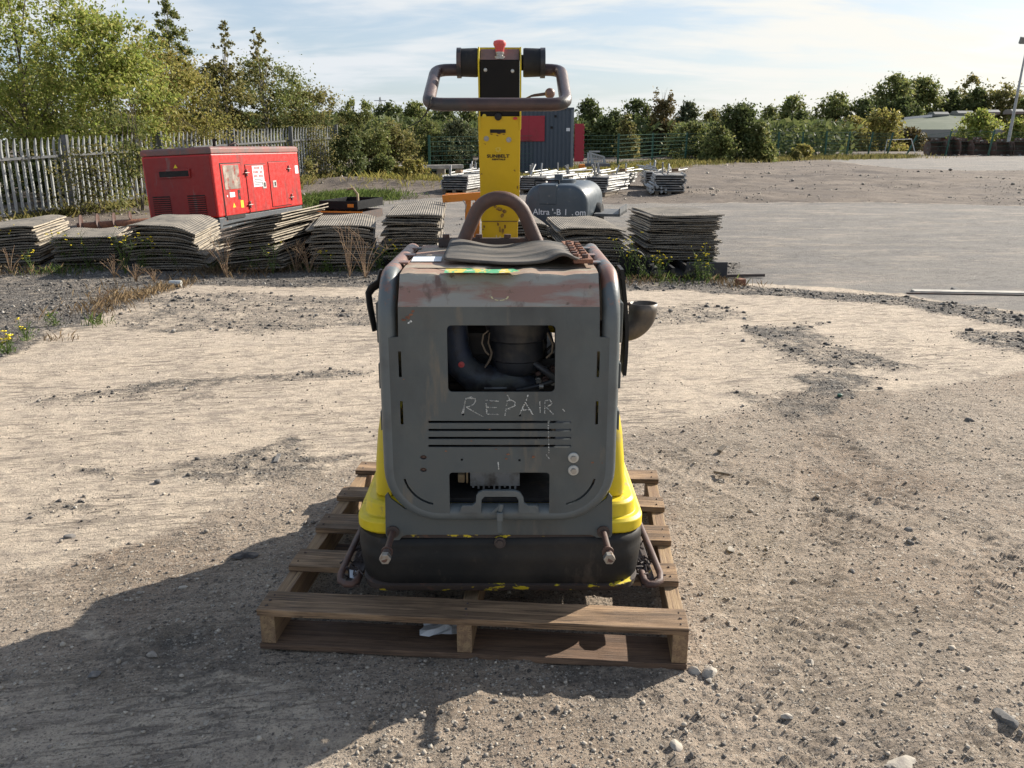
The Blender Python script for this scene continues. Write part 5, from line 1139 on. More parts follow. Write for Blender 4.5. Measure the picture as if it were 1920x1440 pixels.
# dark steel trays behind the mats
x0, y0 = GR(583, 412); x1, y1 = GR(655, 408)
tr = thing('steel_tray', 'blackened open steel tray with rust streaks between the generator and the mats', 'tray', (x0, y0, gz(y0)), R(-12))
for (zz, dx, dy, w_, l_, m_) in ((0.0, 0, 0, 1.0, 1.0, 'rust_dark'), (.17, .04, .3, .75, 1.3, 'black_paint')):
    a_ = obj('tray_wall', MB().bx(dx, dx+w_, dy, dy+.02, zz, zz+.15).bx(dx, dx+w_, dy+l_, dy+l_+.02, zz, zz+.15).bx(dx, dx+.02, dy+.021, dy+l_-.001, zz, zz+.15).bx(dx+w_-.02, dx+w_, dy+.021, dy+l_-.001, zz, zz+.15).bx(dx+.021, dx+w_-.021, dy+.021, dy+l_-.001, zz, zz+.02), M[m_], tr, world=False)
obj('orange_lip', MB().bx(.0, 1.0, -.008, -.001, .135, .16).bx(.6, .72, .285, .295, .21, .27), M['orange'], tr, world=False)
hx0, hy0 = GR(650, 414); tag(obj('bent_hose', MB().tube([(hx0-.15, hy0+1, gz(hy0)+.5), (hx0-.04, hy0+1, gz(hy0)+.52), (hx0+.06, hy0+.9, gz(hy0)+.42), (hx0+.08, hy0+.8, gz(hy0)+.2)], .022, 8), M['dry_pale'], smooth=60), 'short bent cream hose standing out of the rusty steel tray', 'hose')

# ---------------- orange trestle
oy = 11.9
ot = thing('orange_trestle', 'orange painted steel trestle behind the tall mat stack and the yellow drawbar', 'trestle', (Xat(880, oy, .3), oy, gz(oy)))
def OP(n_, mb, **k): return obj(n_, mb, M['orange'], ot, bevel=.004, **k)
def opt(px, py, Y=oy): x_, z_ = A(px, py, Y); return (x_, Y, z_)
OP('top_beam', MB().beam(opt(830, 373), opt(915, 366), .10, .10)); OP('cross_beam', MB().beam(opt(836, 368, 12.35), opt(930, 366, 12.3), .08, .08))
for a_, b_ in (((878, 372), (876, 455)), ((896, 372), (893, 460))): OP('leg', MB().beam(opt(*a_), opt(b_[0], b_[1]), .075, .05))
OP('brace', MB().beam(opt(878, 440, 11.8), opt(905, 462, 11.8), .06, .05)); OP('leg', MB().beam(opt(735, 420, 12.6), opt(727, 490, 12.6), .12, .06)); OP('brace', MB().beam(opt(884, 430), opt(890, 380), .05, .04))
obj('chain', MB().tube([opt(868, 375, 11.8), opt(874, 385, 11.8), opt(872, 398, 11.8)], .008, 6), M['steel'], ot)

# ---------------- dark tank
ty = 12.9; tz0 = gz(ty)
tk = thing('water_tank', 'slate grey plastic bowser tank with round hatch and white lettering behind the mats', 'tank', (Xat(1042, ty, .5), ty, tz0), R(-13))
hw_, hh_, tl_ = .485, .32, 1.75; tzc = .475
def tring(y, k):
    out = []
    for (a_, b_) in rrect(-hw_*k, hw_*k, -hh_*k, hh_*k, min(.27*k, hh_*k*.96), 7): out.append((a_, y, tzc+b_))
    return out
obj('shell', MB().loft([tring(-.02, .55), tring(-.012, .80), tring(.0, .90), tring(.03, .965), tring(.08, .99), tring(.12, 1.0), tring(.135, .985), tring(.15, 1.0), tring(tl_-.12, 1.0), tring(tl_-.03, .96), tring(tl_, .85)]), M['tank'], tk, smooth=45, world=False)
obj('recess_panel', MB().bx(-.26, .02, -.03, .10, tzc+.02, tzc+hh_-.005), M['tank'], tk, bevel=.02, world=False)
obj('hatch_ring', MB().lathe([(.19, 0), (.22, .0), (.22, .06), (.17, .07), (.17, .02)], (-.02, .62, tzc+hh_-.01), 28), M['tank'], tk, smooth=40, world=False)
obj('hatch_lid', MB().lathe([(.02, 0), (.165, 0), (.165, .02), (.05, .035), (.02, .035)], (-.02, .62, tzc+hh_+.0), 28), M['dark_void'], tk, smooth=40, world=False)
obj('clamp', MB().bx(-.10, .02, .40, .50, tzc+hh_+.02, tzc+hh_+.13), M['tank'], tk, bevel=.01, world=False)
obj('grab_rail', MB().tube([(-.34, .12, tzc+hh_-.02), (-.34, .12, tzc+hh_+.05), (.02, .12, tzc+hh_+.05), (.02, .12, tzc+hh_-.0)], .014, 8), M['black_paint'], tk, smooth=60, world=False)
for s_, x_, sz in (("Altra '-B", -.13, .125), ("l", .155, .125), (".", .255, .125), ("om", .375, .125)):
    mb = text_mesh(s_, sz, .001); xf(mb, Matrix.Translation((x_, -.024, tzc-.085)) @ UPR); obj('lettering', mb, M['label_white'], tk, world=False)
obj('chassis', MB().bx(-.4, .4, .1, 1.7, .16, .24).bx(.50, .9, .5, 1.6, .30, .34).bx(.88, .90, .5, 1.6, .30, .42), M['galv_dark'], tk, world=False)
for s_ in (-1, 1): obj('wheel', MB().lathe([(.1, -.07), (.24, -.07), (.26, -.03), (.26, .03), (.24, .07), (.1, .07)], (s_*.5, 1.0, .22), 24, 'x'), M['black_rubber'], tk, smooth=40, world=False)

# ---------------- stacks of silver panels
SP = 'silver scaffold panel in the '
def panel_stack(px0, px1, pyb, top_py, L_, yaw, n, name, seed=1, block=True, lean=0.0, extra=True):
    rn = random.Random(seed); xa, ya = GR(px0, pyb); xb, yb = GR(px1, pyb); Wd = (xb-xa)*.97; z0 = gz(ya); zt_ = Zat(top_py, ya); pit = (zt_-z0-.10)/n
    pl_ = thing('small_pallet', 'pale timber pallet carrying the '+name, 'pallet', (xa, ya, z0), yaw)
    for i in range(3): obj('bearer', MB().bx(.04+i*(Wd-.17)/2, .13+i*(Wd-.17)/2, .02, L_*.6, .0, .075), M['timber_grey'], pl_, world=False)
    obj('deck', MB().bx(.02, Wd-.02, .0, L_*.6, .078, .095), M['timber_grey'], pl_, world=False)
    r_ = .021
    base = None
    for k in range(n):
        z = .115+k*pit; w_ = Wd*rn.uniform(.9, 1.0); x_ = rn.uniform(0, Wd-w_)+lean*k; dz = rn.uniform(-.008, .008)
        o = thing('scaffold_panel', ORD[n-1-k]+' silver panel from the top of the '+name, 'panel', (xa, ya, z0), yaw+rn.uniform(-.03, .03), 'silver panels of the '+name)
        fr = MB()
        for xx in (x_, x_+w_): fr.tube([(xx, -.02, z), (xx, L_, z+.01)], r_, 8)
        for yy in (0.05, L_*.5, L_-.05): fr.tube([(x_, yy, z), (x_+w_, yy, z)], r_*.8, 8)
        for xx in (x_, x_+w_): fr.tube([(xx, -.02, z+pit*.5), (xx, L_, z+pit*.5)], r_*.7, 8)
        obj('frame', fr, M['alu'], o, world=False, smooth=50)
        obj('deck_sheet', MB().bx(x_+.03, x_+w_-.03, .0+rn.uniform(0, .06), L_-.05, z-.012, z+.016), M['panel_fill'], o, world=False)
    if extra:
        for q in range(2 if block else 4):
            px_ = Wd*rn.uniform(.15, .8); z = .12+n*pit; tb_ = MB().tube([(px_, .1+rn.uniform(0, .4), z-.03), (px_+rn.uniform(-.05, .05), .15+rn.uniform(0, .4), z+rn.uniform(.18, .30))], .022, 8)
            o = obj('upright_tube', tb_, M['alu'], smooth=50); o.location = (xa, ya, z0); o.rotation_euler = (0, 0, yaw); tag(o, 'short silver tube standing up on the '+name, 'tube', 'tubes standing on the '+name)
        for q in range(5):
            x_ = Wd*rn.uniform(.0, .8); z = .14+n*pit+q*.012; y_ = rn.uniform(0, .4); a_ = rn.uniform(-.4, .4)
            o = obj('loose_bar', MB().tube([(x_, y_, z), (x_+1.2*math.sin(a_), y_+1.2*math.cos(a_), z+.04)], .018, 8), M['alu'], smooth=50); o.location = (xa, ya, z0); o.rotation_euler = (0, 0, yaw); tag(o, 'loose silver bar thrown across the '+name, 'bar', 'bars thrown across the '+name)
    if block:
        x_ = Wd*.55; z = .135+n*pit; o = obj('timber_block', MB().bx(x_, x_+.16, .02, .22, z+.02, z+.09), M['pallet_top'], bevel=.004); o.location = (xa, ya, z0); o.rotation_euler = (0, 0, yaw); tag(o, 'small timber block resting on the '+name, 'block')
panel_stack(826, 880, 362, 328, 1.8, R(-14), 6, 'pile left of the yellow drawbar', 1, True, .012)
panel_stack(872, 905, 345, 322, 1.5, R(-10), 4, 'half hidden pile touching the drawbar', 11, False)
panel_stack(972, 1025, 362, 330, 2.4, R(-22), 6, 'pile just right of the drawbar', 2, False, .012)
panel_stack(1028, 1070, 350, 326, 2.0, R(-26), 5, 'pile below the blue cabin wall', 3, False)
panel_stack(1092, 1140, 368, 330, 1.8, R(-24), 7, 'pile right behind the dark tank', 4, False, .012)
panel_stack(1148, 1172, 352, 325, 1.5, R(-20), 5, 'small pile before the green fence', 5, True)
panel_stack(1209, 1240, 354, 320, 1.6, R(-4), 6, 'far right hand pile', 6, False)
panel_stack(1225, 1286, 366, 326, 1.8, R(-6), 7, 'near right hand pile', 7, True)
mb = MB(); rn = random.Random(12); xa, ya = GR(1222, 366)
for k in range(14): 
    p_ = (xa+rn.uniform(-.05, .35), ya-.12+rn.uniform(0, .1), gz(ya)+rn.uniform(.05, .28)); mb.tube([p_, (p_[0]+rn.uniform(-.03, .06), p_[1]+.8, p_[2]+.05)], .03, 8)
tag(obj('tube_ends', mb, M['galv'], smooth=50), 'bundle of round tube ends sticking out beside the near right hand pile', 'tubes', kind='stuff')
# silver framework behind the piles
fx0, fy0 = GR(1112, 330)
ft = thing('truss_frame', 'silver braced frame standing by the red cabin door', 'frame', (fx0, 28.5, gz(28.5)))
def ftp(px, py, Y=28.5): x_, z_ = A(px, py, Y); return (x_, Y, z_)
mb = MB(); lo = [(1101, 309), (1136, 307)]; 
for a_, b_ in (((1103, 306), (1103, 286)), ((1110, 306), (1107, 284)), ((1104, 284), (1125, 284)), ((1107, 287), (1132, 294)), ((1132, 294), (1134, 306)), ((1101, 307), (1136, 306))): mb.beam(ftp(*a_), ftp(*b_), .07, .05)
for k in range(8): mb.beam(ftp(1110+k*3, 305), ftp(1109+k*3, 288+k*.9), .025, .03)
obj('braces', mb, M['galv'], ft); obj('deck', MB().beam(ftp(1098, 309), ftp(1142, 309), .6, .10), M['galv_dark'], ft)
tag(obj('orange_fitting', MB().bx(*sorted((Xat(1086, 29, 1), Xat(1097, 29, 1))), 28.9, 29.2, Zat(320, 29), Zat(308, 29)), M['orange'], bevel=.03), 'small orange fitting on the ground under the open red cabin door', 'fitting')

# ---------------- blue cabin
cy = 34.5; cz = gz(cy); cx1 = Xat(1074, cy, 1.5); cx0 = cx1-3.7; ctop = Zat(201.5, cy)
cb = thing('site_cabin', 'dark slate blue corrugated site cabin with red shutter and open red door', 'cabin', (cx1, cy, cz), R(-4))
hC = ctop-cz
wl = MB(); n = 46
prof = []
for k in range(n+1):
    x_ = -3.7+3.62*k/n; prof.append((x_, 0.0 if k % 2 else -.03))
mb = MB(); 
for (a_, b_), (c_, d_) in zip(prof[:-1], prof[1:]): mb.add([(a_, b_, .08), (c_, d_, .08), (c_, d_, hC-.08), (a_, b_, hC-.08)], [(0, 1, 2, 3)])
obj('corrugated_wall', mb, M['cabin'], cb, world=False)
obj('body', MB().bx(-3.69, -.002, .01, 2.4, .05, hC-.02), M['cabin_light'], cb, world=False)
obj('top_rail', MB().bx(-3.72, .03, -.045, 2.42, hC-.08, hC), M['cabin'], cb, world=False, bevel=.01)
obj('corner_post', MB().bx(-.08, .03, -.05, .10, .0, hC-.081), M['cabin_light'], cb, world=False, bevel=.01)
obj('bottom_rail', MB().bx(-3.72, -.081, -.04, .0, .0, .08), M['cabin'], cb, world=False)
zs0, zs1 = Zat(265, cy)-cz, Zat(217, cy)-cz; xs1 = Xat(1021, cy, 1.6)-cx1
sh_ = obj('shutter', MB().bx(xs1-2.2, xs1, -.06, -.031, zs0, zs1), M['cabin_red'], cb, world=False, bevel=.005)
obj('shutter_gap', MB().bx(xs1-.62, xs1-.605, -.0625, -.0605, zs0, zs1), M['gen_red_shade'], sh_, world=False)
for px_ in (1041, 1034): obj('wall_vent', MB().box((Xat(px_, cy, 1.6)-cx1, -.035, Zat(218 if px_ > 1038 else 239, cy)-cz), (.09, .03, .09)), M['dark_void'], cb, world=False)
obj('notice', MB().box((Xat(1065, cy, 1.6)-cx1, -.035, Zat(243, cy)-cz), (.14, .01, .12)), M['label_white'], cb, world=False)
dz0, dz1 = Zat(303, cy)-cz, Zat(232, cy)-cz
obj('open_door', MB().bx(.06, .42, .0, .06, dz0, dz1), M['cabin_red'], cb, world=False, bevel=.01)
for k in range(7): obj('door_hinge', MB().bx(.40, .45, -.01, .05, dz0+.1+k*(dz1-dz0)/7.5, dz0+.2+k*(dz1-dz0)/7.5), M['cabin_red'], cb, world=False)

# ---------------- palisade fence
pf = thing('palisade_fence', 'long galvanised steel palisade fence behind the red generator', 'fence', (-7.5, 22, gz(22)))
P0 = np.array((-9.5, 16.0)); P1 = np.array((-5.6, 28.0)); dv_ = P1-P0; ln = float(np.linalg.norm(dv_)); dv_ /= ln; nv = np.array((dv_[1], -dv_[0]))
ext = 8.5
def ftop(s): return 1.50+(1.99-1.50)*min(max(s, -3), ln)/ln
def fbase(s): return ftop(s)-1.78
pm_ = None; s = -ext; k = 0
base_o = None; rn = random.Random(3)
fa = math.atan2(dv_[1], dv_[0])
def pale_mesh():
    mb = MB(); w_ = .037; prof = [(-w_, .008), (-w_*.5, 0), (-w_*.3, -.010), (w_*.3, -.010), (w_*.5, 0), (w_, .008)]
    rows = [(0, 1.0), (1.60, 1.0), (1.70, .85), (1.78, .30)]
    rings = [[(x*f, y*f-(.03 if z > 1.65 else 0)*(z-1.6)/.18, z) for x, y in prof] for z, f in rows]
    n_ = len(prof); mb.loft(rings, cap=False, close=False)
    return mb
pmsh = obj('pale', pale_mesh(), M['galv'], pf, world=False); sol = None
me_p = pmsh.data; first = True
s = -ext
while s < ln+.05:
    o = pmsh if first else bpy.data.objects.new('pale', me_p)
    if not first: COL.objects.link(o); o.parent = pf
    first = False
    p_ = P0+dv_*s; o.location = (p_[0]-pf.location.x-nv[0]*.045, p_[1]-pf.location.y-nv[1]*.045, fbase(s)-pf.location.z); o.rotation_euler = (rn.uniform(-.004, .004), rn.uniform(-.006, .006), fa+rn.uniform(-.03, .03)); s += .155
for h_ in (.42, 1.42):
    mb = MB(); ss = np.linspace(-ext, ln, 13)
    for a_, b_ in zip(ss[:-1], ss[1:]):
        pa, pb = P0+dv_*a_, P0+dv_*b_; mb.beam((pa[0], pa[1], fbase(a_)+h_), (pb[0], pb[1], fbase(b_)+h_), .045, .045)
    obj('rail', mb, M['galv_dark'], pf)
for s_ in (-6.5, -3.75, -1.0, 1.75, 4.5, 7.25, 10.0, ln):
    pa = P0+dv_*s_+nv*.07; obj('post', MB().bx(pa[0]-.05, pa[0]+.05, pa[1]-.05, pa[1]+.05, fbase(s_)-.1, ftop(s_)+.04), M['galv_dark'], pf)

# ---------------- green mesh fence
def mesh_fence(pts, label, hgt=None, wires=9):
    """pts: (px, top_py, base_py, lean) of the posts"""
    W3 = []
    for px, tp_, bp_, ln_ in pts:
        x, y = GR(px, bp_); z = gz(y); W3.append((x, y, z, Zat(tp_, y), ln_))
    t = thing('mesh_fence', label, 'fence', W3[0][:3])
    for x, y, z, zt_, ln_ in W3: obj('post', MB().beam((x, y, z-.1), (x+ln_, y, zt_+.05), .08, .08, up=(0, 1, 0)), M['green_post'], t)
    for (a, b) in zip(W3[:-1], W3[1:]):
        mb = MB()
        for k in range(wires):
            f = k/(wires-1)*.96+.03; mb.beam((a[0]+a[4]*f, a[1]-.05, a[2]+(a[3]-a[2])*f), (b[0]+b[4]*f, b[1]-.05, b[2]+(b[3]-b[2])*f), .012 if k not in (0, wires-1) else .02, .012)
        nv_ = 26
        for k in range(1, nv_):
            u = k/nv_; x, y = a[0]+(b[0]-a[0])*u, a[1]+(b[1]-a[1])*u-.05; z0_, z1_ = a[2]+(b[2]-a[2])*u, a[3]+(b[3]-a[3])*u; l_ = a[4]+(b[4]-a[4])*u; mb.beam((x, y, z0_+.05), (x+l_, y, z1_), .005, .005)
        obj('wire_panel', mb, M['green_post'], t, kind='stuff')
mesh_fence([(806, 256, 330, 0), (1000, 254, 322, 0), (1158, 253, 316, 0), (1222, 251, 309, 0), (1284, 250, 303, .05), (1345, 250, 301, 0), (1400, 250, 300, 0), (1457, 249, 298, 0)], 'green wire mesh fence in front of the bushes behind the cabin')
mesh_fence([(1457, 249, 299.5, 0), (1502, 249, 298, 0), (1546, 247, 298, 0), (1586, 248, 296, .1), (1626, 249, 294.5, .2), (1662, 250, 294, .25)], 'green wire mesh fence with leaning posts on the right before the car park', wires=8)
mesh_fence([(1697, 255, 293, .6), (1772, 247, 292.5, .2), (1852, 246, 292.5, .2), (1925, 248, 292.5, .2)], 'dark wire fence behind the row of excavator buckets', wires=6)
x, y = GR(1690, 293.5); tag(obj('crowd_barrier', MB().tube([(x-1.1, y, gz(y)), (x-1.0, y, gz(y)+1.0), (x+.5, y, gz(y)+1.05), (x+.9, y, gz(y)+.05)], .03, 8), M['white_metal']), 'pale tubular barrier leaning on the fence left of the buckets', 'barrier')

# ---------------- excavator buckets
def bucket(px0, px1, pyb, topy, label, teeth=5, mat='bucket', side=.0, dy=0.0, open_=True):
    x0, y0 = GR(px0, pyb); x1, _ = GR(px1, pyb); y0 += dy; z0 = gz(y0); Wd = x1-x0; hh = Zat(topy, y0)-z0
    t = thing('excavator_bucket', label, 'bucket', (x0, y0, z0), 0, 'row of excavator buckets at the right edge of the yard'); d_ = hh*1.05
    pr = [(0, .02), (.02, .0), (d_*.55, .0), (d_*.85, hh*.12), (d_, hh*.40), (d_*.95, hh*.72), (d_*.75, hh*.95), (d_*.55, hh)]
    mb = MB(); ins = .03
    rings = [[(ins, y_, z_), (Wd-ins, y_, z_)] for y_, z_ in pr]; 
    for a_, b_ in zip(rings[:-1], rings[1:]): mb.add([a_[0], a_[1], b_[1], b_[0]], [(0, 1, 2, 3)])
    sh_ = obj('bowl', mb, M[mat], t, world=False); so2 = sh_.modifiers.new('s', 'SOLIDIFY'); so2.thickness = .03
    for xx in (0, Wd-.03):
        obj('side_plate', MB().plate([(y_, z_) for y_, z_ in [(-.02, .0)]+pr[2:]+[(d_*.15, hh*1.0), (-.03, hh*.6)]], [], 0, .03, mp=lambda a, z, d, xx=xx: (xx+d, a, z)), M[mat], t, world=False)
    obj('lip', MB().bx(.03, Wd-.03, -.10, .02, .0, .045), M['steel'], t, world=False)
    for k in range(teeth):
        xx = .06+(Wd-.2)*k/(teeth-1); obj('tooth', MB().loft([[(xx, -.28, .01), (xx+.09, -.28, .01), (xx+.09, -.28, .03), (xx, -.28, .03)], [(xx-.01, -.09, -.0), (xx+.10, -.09, 0), (xx+.10, -.09, .07), (xx-.01, -.09, .07)]]), M['washer' if k % 2 else 'bucket'], t, world=False)
    for xx in (Wd*.3, Wd*.6): obj('ear', MB().bx(xx, xx+.05, d_*.25, d_*.8, hh+.001, hh+.22), M['bucket'], t, world=False)
    obj('top_pin', MB().cyl((Wd*.25, d_*.5, hh+.12), (Wd*.7, d_*.5, hh+.12), .04, 10), M['steel'], t, world=False)
bucket(1742, 1774, 292, 265, 'leftmost wide rusty excavator bucket of the row', 4); bucket(1777, 1798, 292, 262, 'narrow greyish bucket turned side on, second from the left', 3)
bucket(1800, 1821, 291, 265, 'rusty bucket third from the left in the row', 4); bucket(1824, 1862, 291.5, 268, 'broad bucket with an ochre rim in the middle of the row', 5)
bucket(1866, 1896, 292, 267, 'dark brown bucket right of the ochre rimmed one', 5); bucket(1899, 1935, 292, 265, 'last rusty bucket cut by the right edge of the photo', 5)
bucket(1812, 1842, 289.5, 264, 'bucket standing behind the third and the ochre rimmed one', 4, dy=2); bucket(1850, 1880, 289.5, 263, 'bucket standing behind the dark brown one', 4, dy=2)

# ---------------- low building, canopy, lamp, pylon, mast
by = 105.0; bz = gz(by)
bd = thing('industrial_shed', 'long low industrial shed with green roof, roof vents and red brown walls', 'building', (Xat(1800, by), by, bz))
xl, xr = Xat(1690, by), Xat(2150, by); ze, zr_ = Zat(243, by), Zat(222, by)
obj('wall', MB().bx(xl, xr, by, by+24, bz-.2, ze), M['brick_wall'], bd)
mb = MB().add([(xl-3, by-1, ze), (Xat(1878, by), by-1, ze), (Xat(1912, by), by+12, zr_+1.2), (xl+2, by+12, zr_)], [(0, 1, 2, 3)]); obj('green_roof', mb, M['roof_green'], bd)
obj('fascia', MB().bx(xl-3, Xat(1878, by), by-1.05, by-.9, ze-.9, ze-.01), M['vent'], bd)
mb = MB().add([(Xat(1868, by), by-1.5, bz), (xr, by-1.5, bz), (xr, by-1.5, Zat(205, by)), (Xat(1925, by), by-1.5, Zat(213, by)), (Xat(1868, by), by-1.5, Zat(240, by))], [(0, 1, 2, 3, 4)]); obj('gable_wall', mb, M['brick_wall'], bd)
for px0, px1, t_, b_ in ((1738, 1765, 210, 219), (1781, 1810, 208, 217), (1829, 1858, 206, 215), (1880, 1902, 205, 214)):
    yy = by+10; x0_, x1_ = Xat(px0, yy), Xat(px1, yy); z1_, z0_ = Zat(t_, yy), Zat(b_, yy); r0 = (z1_-z0_)
    v_ = obj('roof_vent', MB().loft([[(x, yy-1, z0_), (x, yy+1, z0_), (x, yy+1.1, z0_+r0*.5), (x, yy+.6, z1_), (x, yy-.6, z1_), (x, yy-1.1, z0_+r0*.5)] for x in (x0_, x1_)]), M['vent'], bd)
obj('white_gutter', MB().beam((Xat(1690, by-2), by-2, Zat(222, by-2)), (Xat(1740, by-2), by-2, Zat(217, by-2)), .25, .25), M['white_metal'], bd)
ky = 88.0; kz = gz(ky)
cn_ = thing('open_canopy', 'low open sided dark canopy with steel posts behind the green fence', 'canopy', (Xat(1500, ky), ky, kz))
obj('roof', MB().beam((Xat(1433, ky), ky, Zat(242, ky)), (Xat(1572, ky), ky, Zat(229, ky)), 6, .25), M['rust_dark'], cn_)
obj('front_gutter', MB().beam((Xat(1433, ky), ky-3.2, Zat(243, ky)), (Xat(1560, ky), ky-3.2, Zat(236, ky)), .3, .22), M['vent'], cn_)
for px in (1446, 1479, 1512, 1545): obj('post', MB().bx(Xat(px, ky)-.1, Xat(px, ky)+.1, ky-.1, ky+.1, kz, Zat(238, ky)), M['vent'], cn_)
obj('back_wall', MB().bx(Xat(1440, ky), Xat(1690, ky), ky+5, ky+5.3, kz, Zat(246, ky)), M['dark_void'], cn_)
for px, lb in ((1478, 'pale parked van under the open canopy'),):
    vy = ky-4; vx = Xat(px-20, vy); v = thing('parked_van', lb, 'van', (vx, vy, gz(vy)), 0)
    obj('body', MB().loft([[(vx, y_, gz(vy)+.3), (vx+2.7, y_, gz(vy)+.3), (vx+2.7, y_, gz(vy)+.9), (vx+2.2, y_, gz(vy)+1.45), (vx+.1, y_, gz(vy)+1.45), (vx, y_, gz(vy)+.9)] for y_ in (vy, vy+1.8)]), M['white_metal'], v, bevel=.08)
    obj('window', MB().bx(vx+.3, vx+2.1, vy-.03, vy-.005, gz(vy)+.95, gz(vy)+1.32), M['cabin_light'], v)
    for q in (.6, 2.1): obj('wheel', MB().lathe([(.1, 0), (.33, 0), (.33, .2), (.1, .2)], (vx+q, vy-.02, gz(vy)+.33), 16, 'y'), M['black_rubber'], v)
ly_ = 70.0; lx_ = Xat(1891, ly_, 2)
lpst = thing('lamp_post', 'tall slim floodlight mast at the right edge behind the buckets', 'lamp post', (lx_, ly_, gz(ly_)))
zt_ = Zat(72, ly_); lxt = lx_+.35
obj('mast', MB().tube([(lx_, ly_, gz(ly_)), ((lx_+lxt)/2, ly_, (zt_+gz(ly_))/2), (lxt, ly_, zt_-.3)], [.13, .10, .055], 12), M['galv'], lpst, smooth=60)
for dx in (-.45, .45): 
    fh = obj('floodlight', MB().box((lxt+dx, ly_-.1, zt_-.15), (.40, .25, .50), Matrix.Rotation(R(20), 3, 'X')), M['vent'], lpst, bevel=.03)
obj('cross_arm', MB().beam((lxt-.6, ly_, zt_-.35), (lxt+.6, ly_, zt_-.35), .06, .06), M['galv'], lpst)
def lattice(px, basepy, toppy, Y, name, label, cat, wdt, arms=()):
    x = Xat(px, Y); z0 = gz(Y); z1 = Zat(toppy, Y); h_ = z1-z0; mb = MB(); t = thing(name, label, cat, (x, Y, z0)); th = Y*.0005
    for sx in (-1, 1):
        for sy in (-1, 1): mb.beam((x+sx*wdt, Y+sy*wdt, z0), (x+sx*wdt*.08, Y+sy*wdt*.08, z1), th, th)
    for k in range(10):
        f0, f1 = k/10, (k+1)/10; w0, w1 = wdt*(1-f0*.92), wdt*(1-f1*.92); mb.beam((x-w0, Y-w0, z0+h_*f0), (x+w1, Y-w1, z0+h_*f1), th*.7, th*.7); mb.beam((x+w0, Y-w0, z0+h_*f0), (x-w1, Y-w1, z0+h_*f1), th*.7, th*.7)
    obj('lattice', mb, M['galv'], t, kind='stuff')
    for f, aw in arms: obj('arm', MB().beam((x-aw, Y, z0+h_*f), (x+aw, Y, z0+h_*f), th*1.5, th*1.5), M['galv'], t)
lattice(1912, 280, 150, 420, 'pylon', 'electricity pylon faint on the skyline at the right edge', 'pylon', 5, ((.78, 6), (.90, 5), (.66, 7)))
lattice(716, 280, 182, 330, 'antenna_mast', 'small lattice phone mast above the trees left of the drawbar', 'mast', 2, ((.93, 2.2),))
# kerb beam on the left, rail on the right
x0, y0 = GR(694, 334); x1, y1 = GR(835, 330)
tag(obj('concrete_beam', MB().beam((x0, y0, gz(y0)+.33), (x1+.6, y1, gz(y1)+.33), .3, .14).bx(x0+.3, x0+.5, y0-.1, y0+.1, gz(y0)-.1, gz(y0)+.26).bx(x1-.3, x1, y1-.1, y1+.1, gz(y1)-.1, gz(y1)+.26), M['concrete_beam'], bevel=.02), 'long pale concrete beam lying before the bushes left of the drawbar', 'beam')
x0, y0 = GR(1700, 551); x1, y1 = GR(2100, 556)
rl = thing('steel_rail', 'dark slotted steel rail lying across the ground at the far right', 'rail', (x0, y0, 0))
obj('channel', MB().beam((x0, y0, .008), (x1, y1-.05, .008), .022, .012), M['rust_dark'], rl); obj('pale_plank', MB().beam((x0+.1, y0+.09, .012), (x1, y1+.04, .012), .12, .022), M['concrete_beam'], rl)
for px, py, l_, a_, lb in ((1360, 505+16, .22, -4, 'short dark stick on the ground right of the mat stack'), (1390, 520, .25, -10, 'dark bent bar beside the foot of the right mat stack')):
    x, y = GR(px, py); tag(obj('stick', MB().beam((x, y, .02), (x+l_*math.cos(R(a_)), y+l_*math.sin(R(a_)), .03), .03, .03), M['rust_dark']), lb, 'stick')
x, y = GR(1388, 535); tag(obj('brick_piece', MB().box((x, y, .035), (.09, .07, .07), Matrix.Rotation(.4, 3, 'Z')), M['rust_bright'], bevel=.006), 'lone brown brick piece beside the weeds right of the mats', 'brick')
for px, py, l_, a_, lb in ((1340, 888, .085, -50, 'small splinter of wood lying on the dirt right of the compactor'), (1348, 850, .05, 50, 'tiny wood chip standing on the dirt above the splinter')):
    x, y = G(px, py); tag(obj('wood_chip', MB().beam((x, y, .010), (x+l_*math.cos(R(a_)), y+l_*math.sin(R(a_)), .022), .022, .012), M['timber_grey'], bevel=.002), lb, 'wood chip')
x, y = G(517, 872); tag(obj('wood_chip', MB().beam((x, y, .012), (x-.01, y+.10, .014), .018, .012), M['stone_dark']), 'narrow grey strip lying on the gravelly slab left of the pallet', 'strip')
x, y = G(330, 538); tag(obj('tin_can', MB().lathe([(.01, -.06), (.032, -.06), (.034, -.05), (.034, .05), (.032, .06), (.01, .06)], (x, y, .035), 18, 'x'), M['washer'], smooth=50), 'pale crushed drink can at the edge of the slab by the dry weeds', 'can')
x, y = G(1574, 746); tag(obj('green_lid', MB().lathe([(.01, 0), (.014, 0), (.014, .012), (.01, .014)], (x, y, .01), 12), M['green_post']), 'tiny green plastic cap on the dark gravel patch at the right', 'cap')
for (px, py, w_, lb, fl) in ((455, 497, .42, 'biggest pale lump of rubble at the foot of the bowed mat stack', .55), (505, 503, .40, 'flat pale rubble slab right of the big lump below the mats', .25)):
    rock(px, py, w_, lb, 'stone_pale', fl)
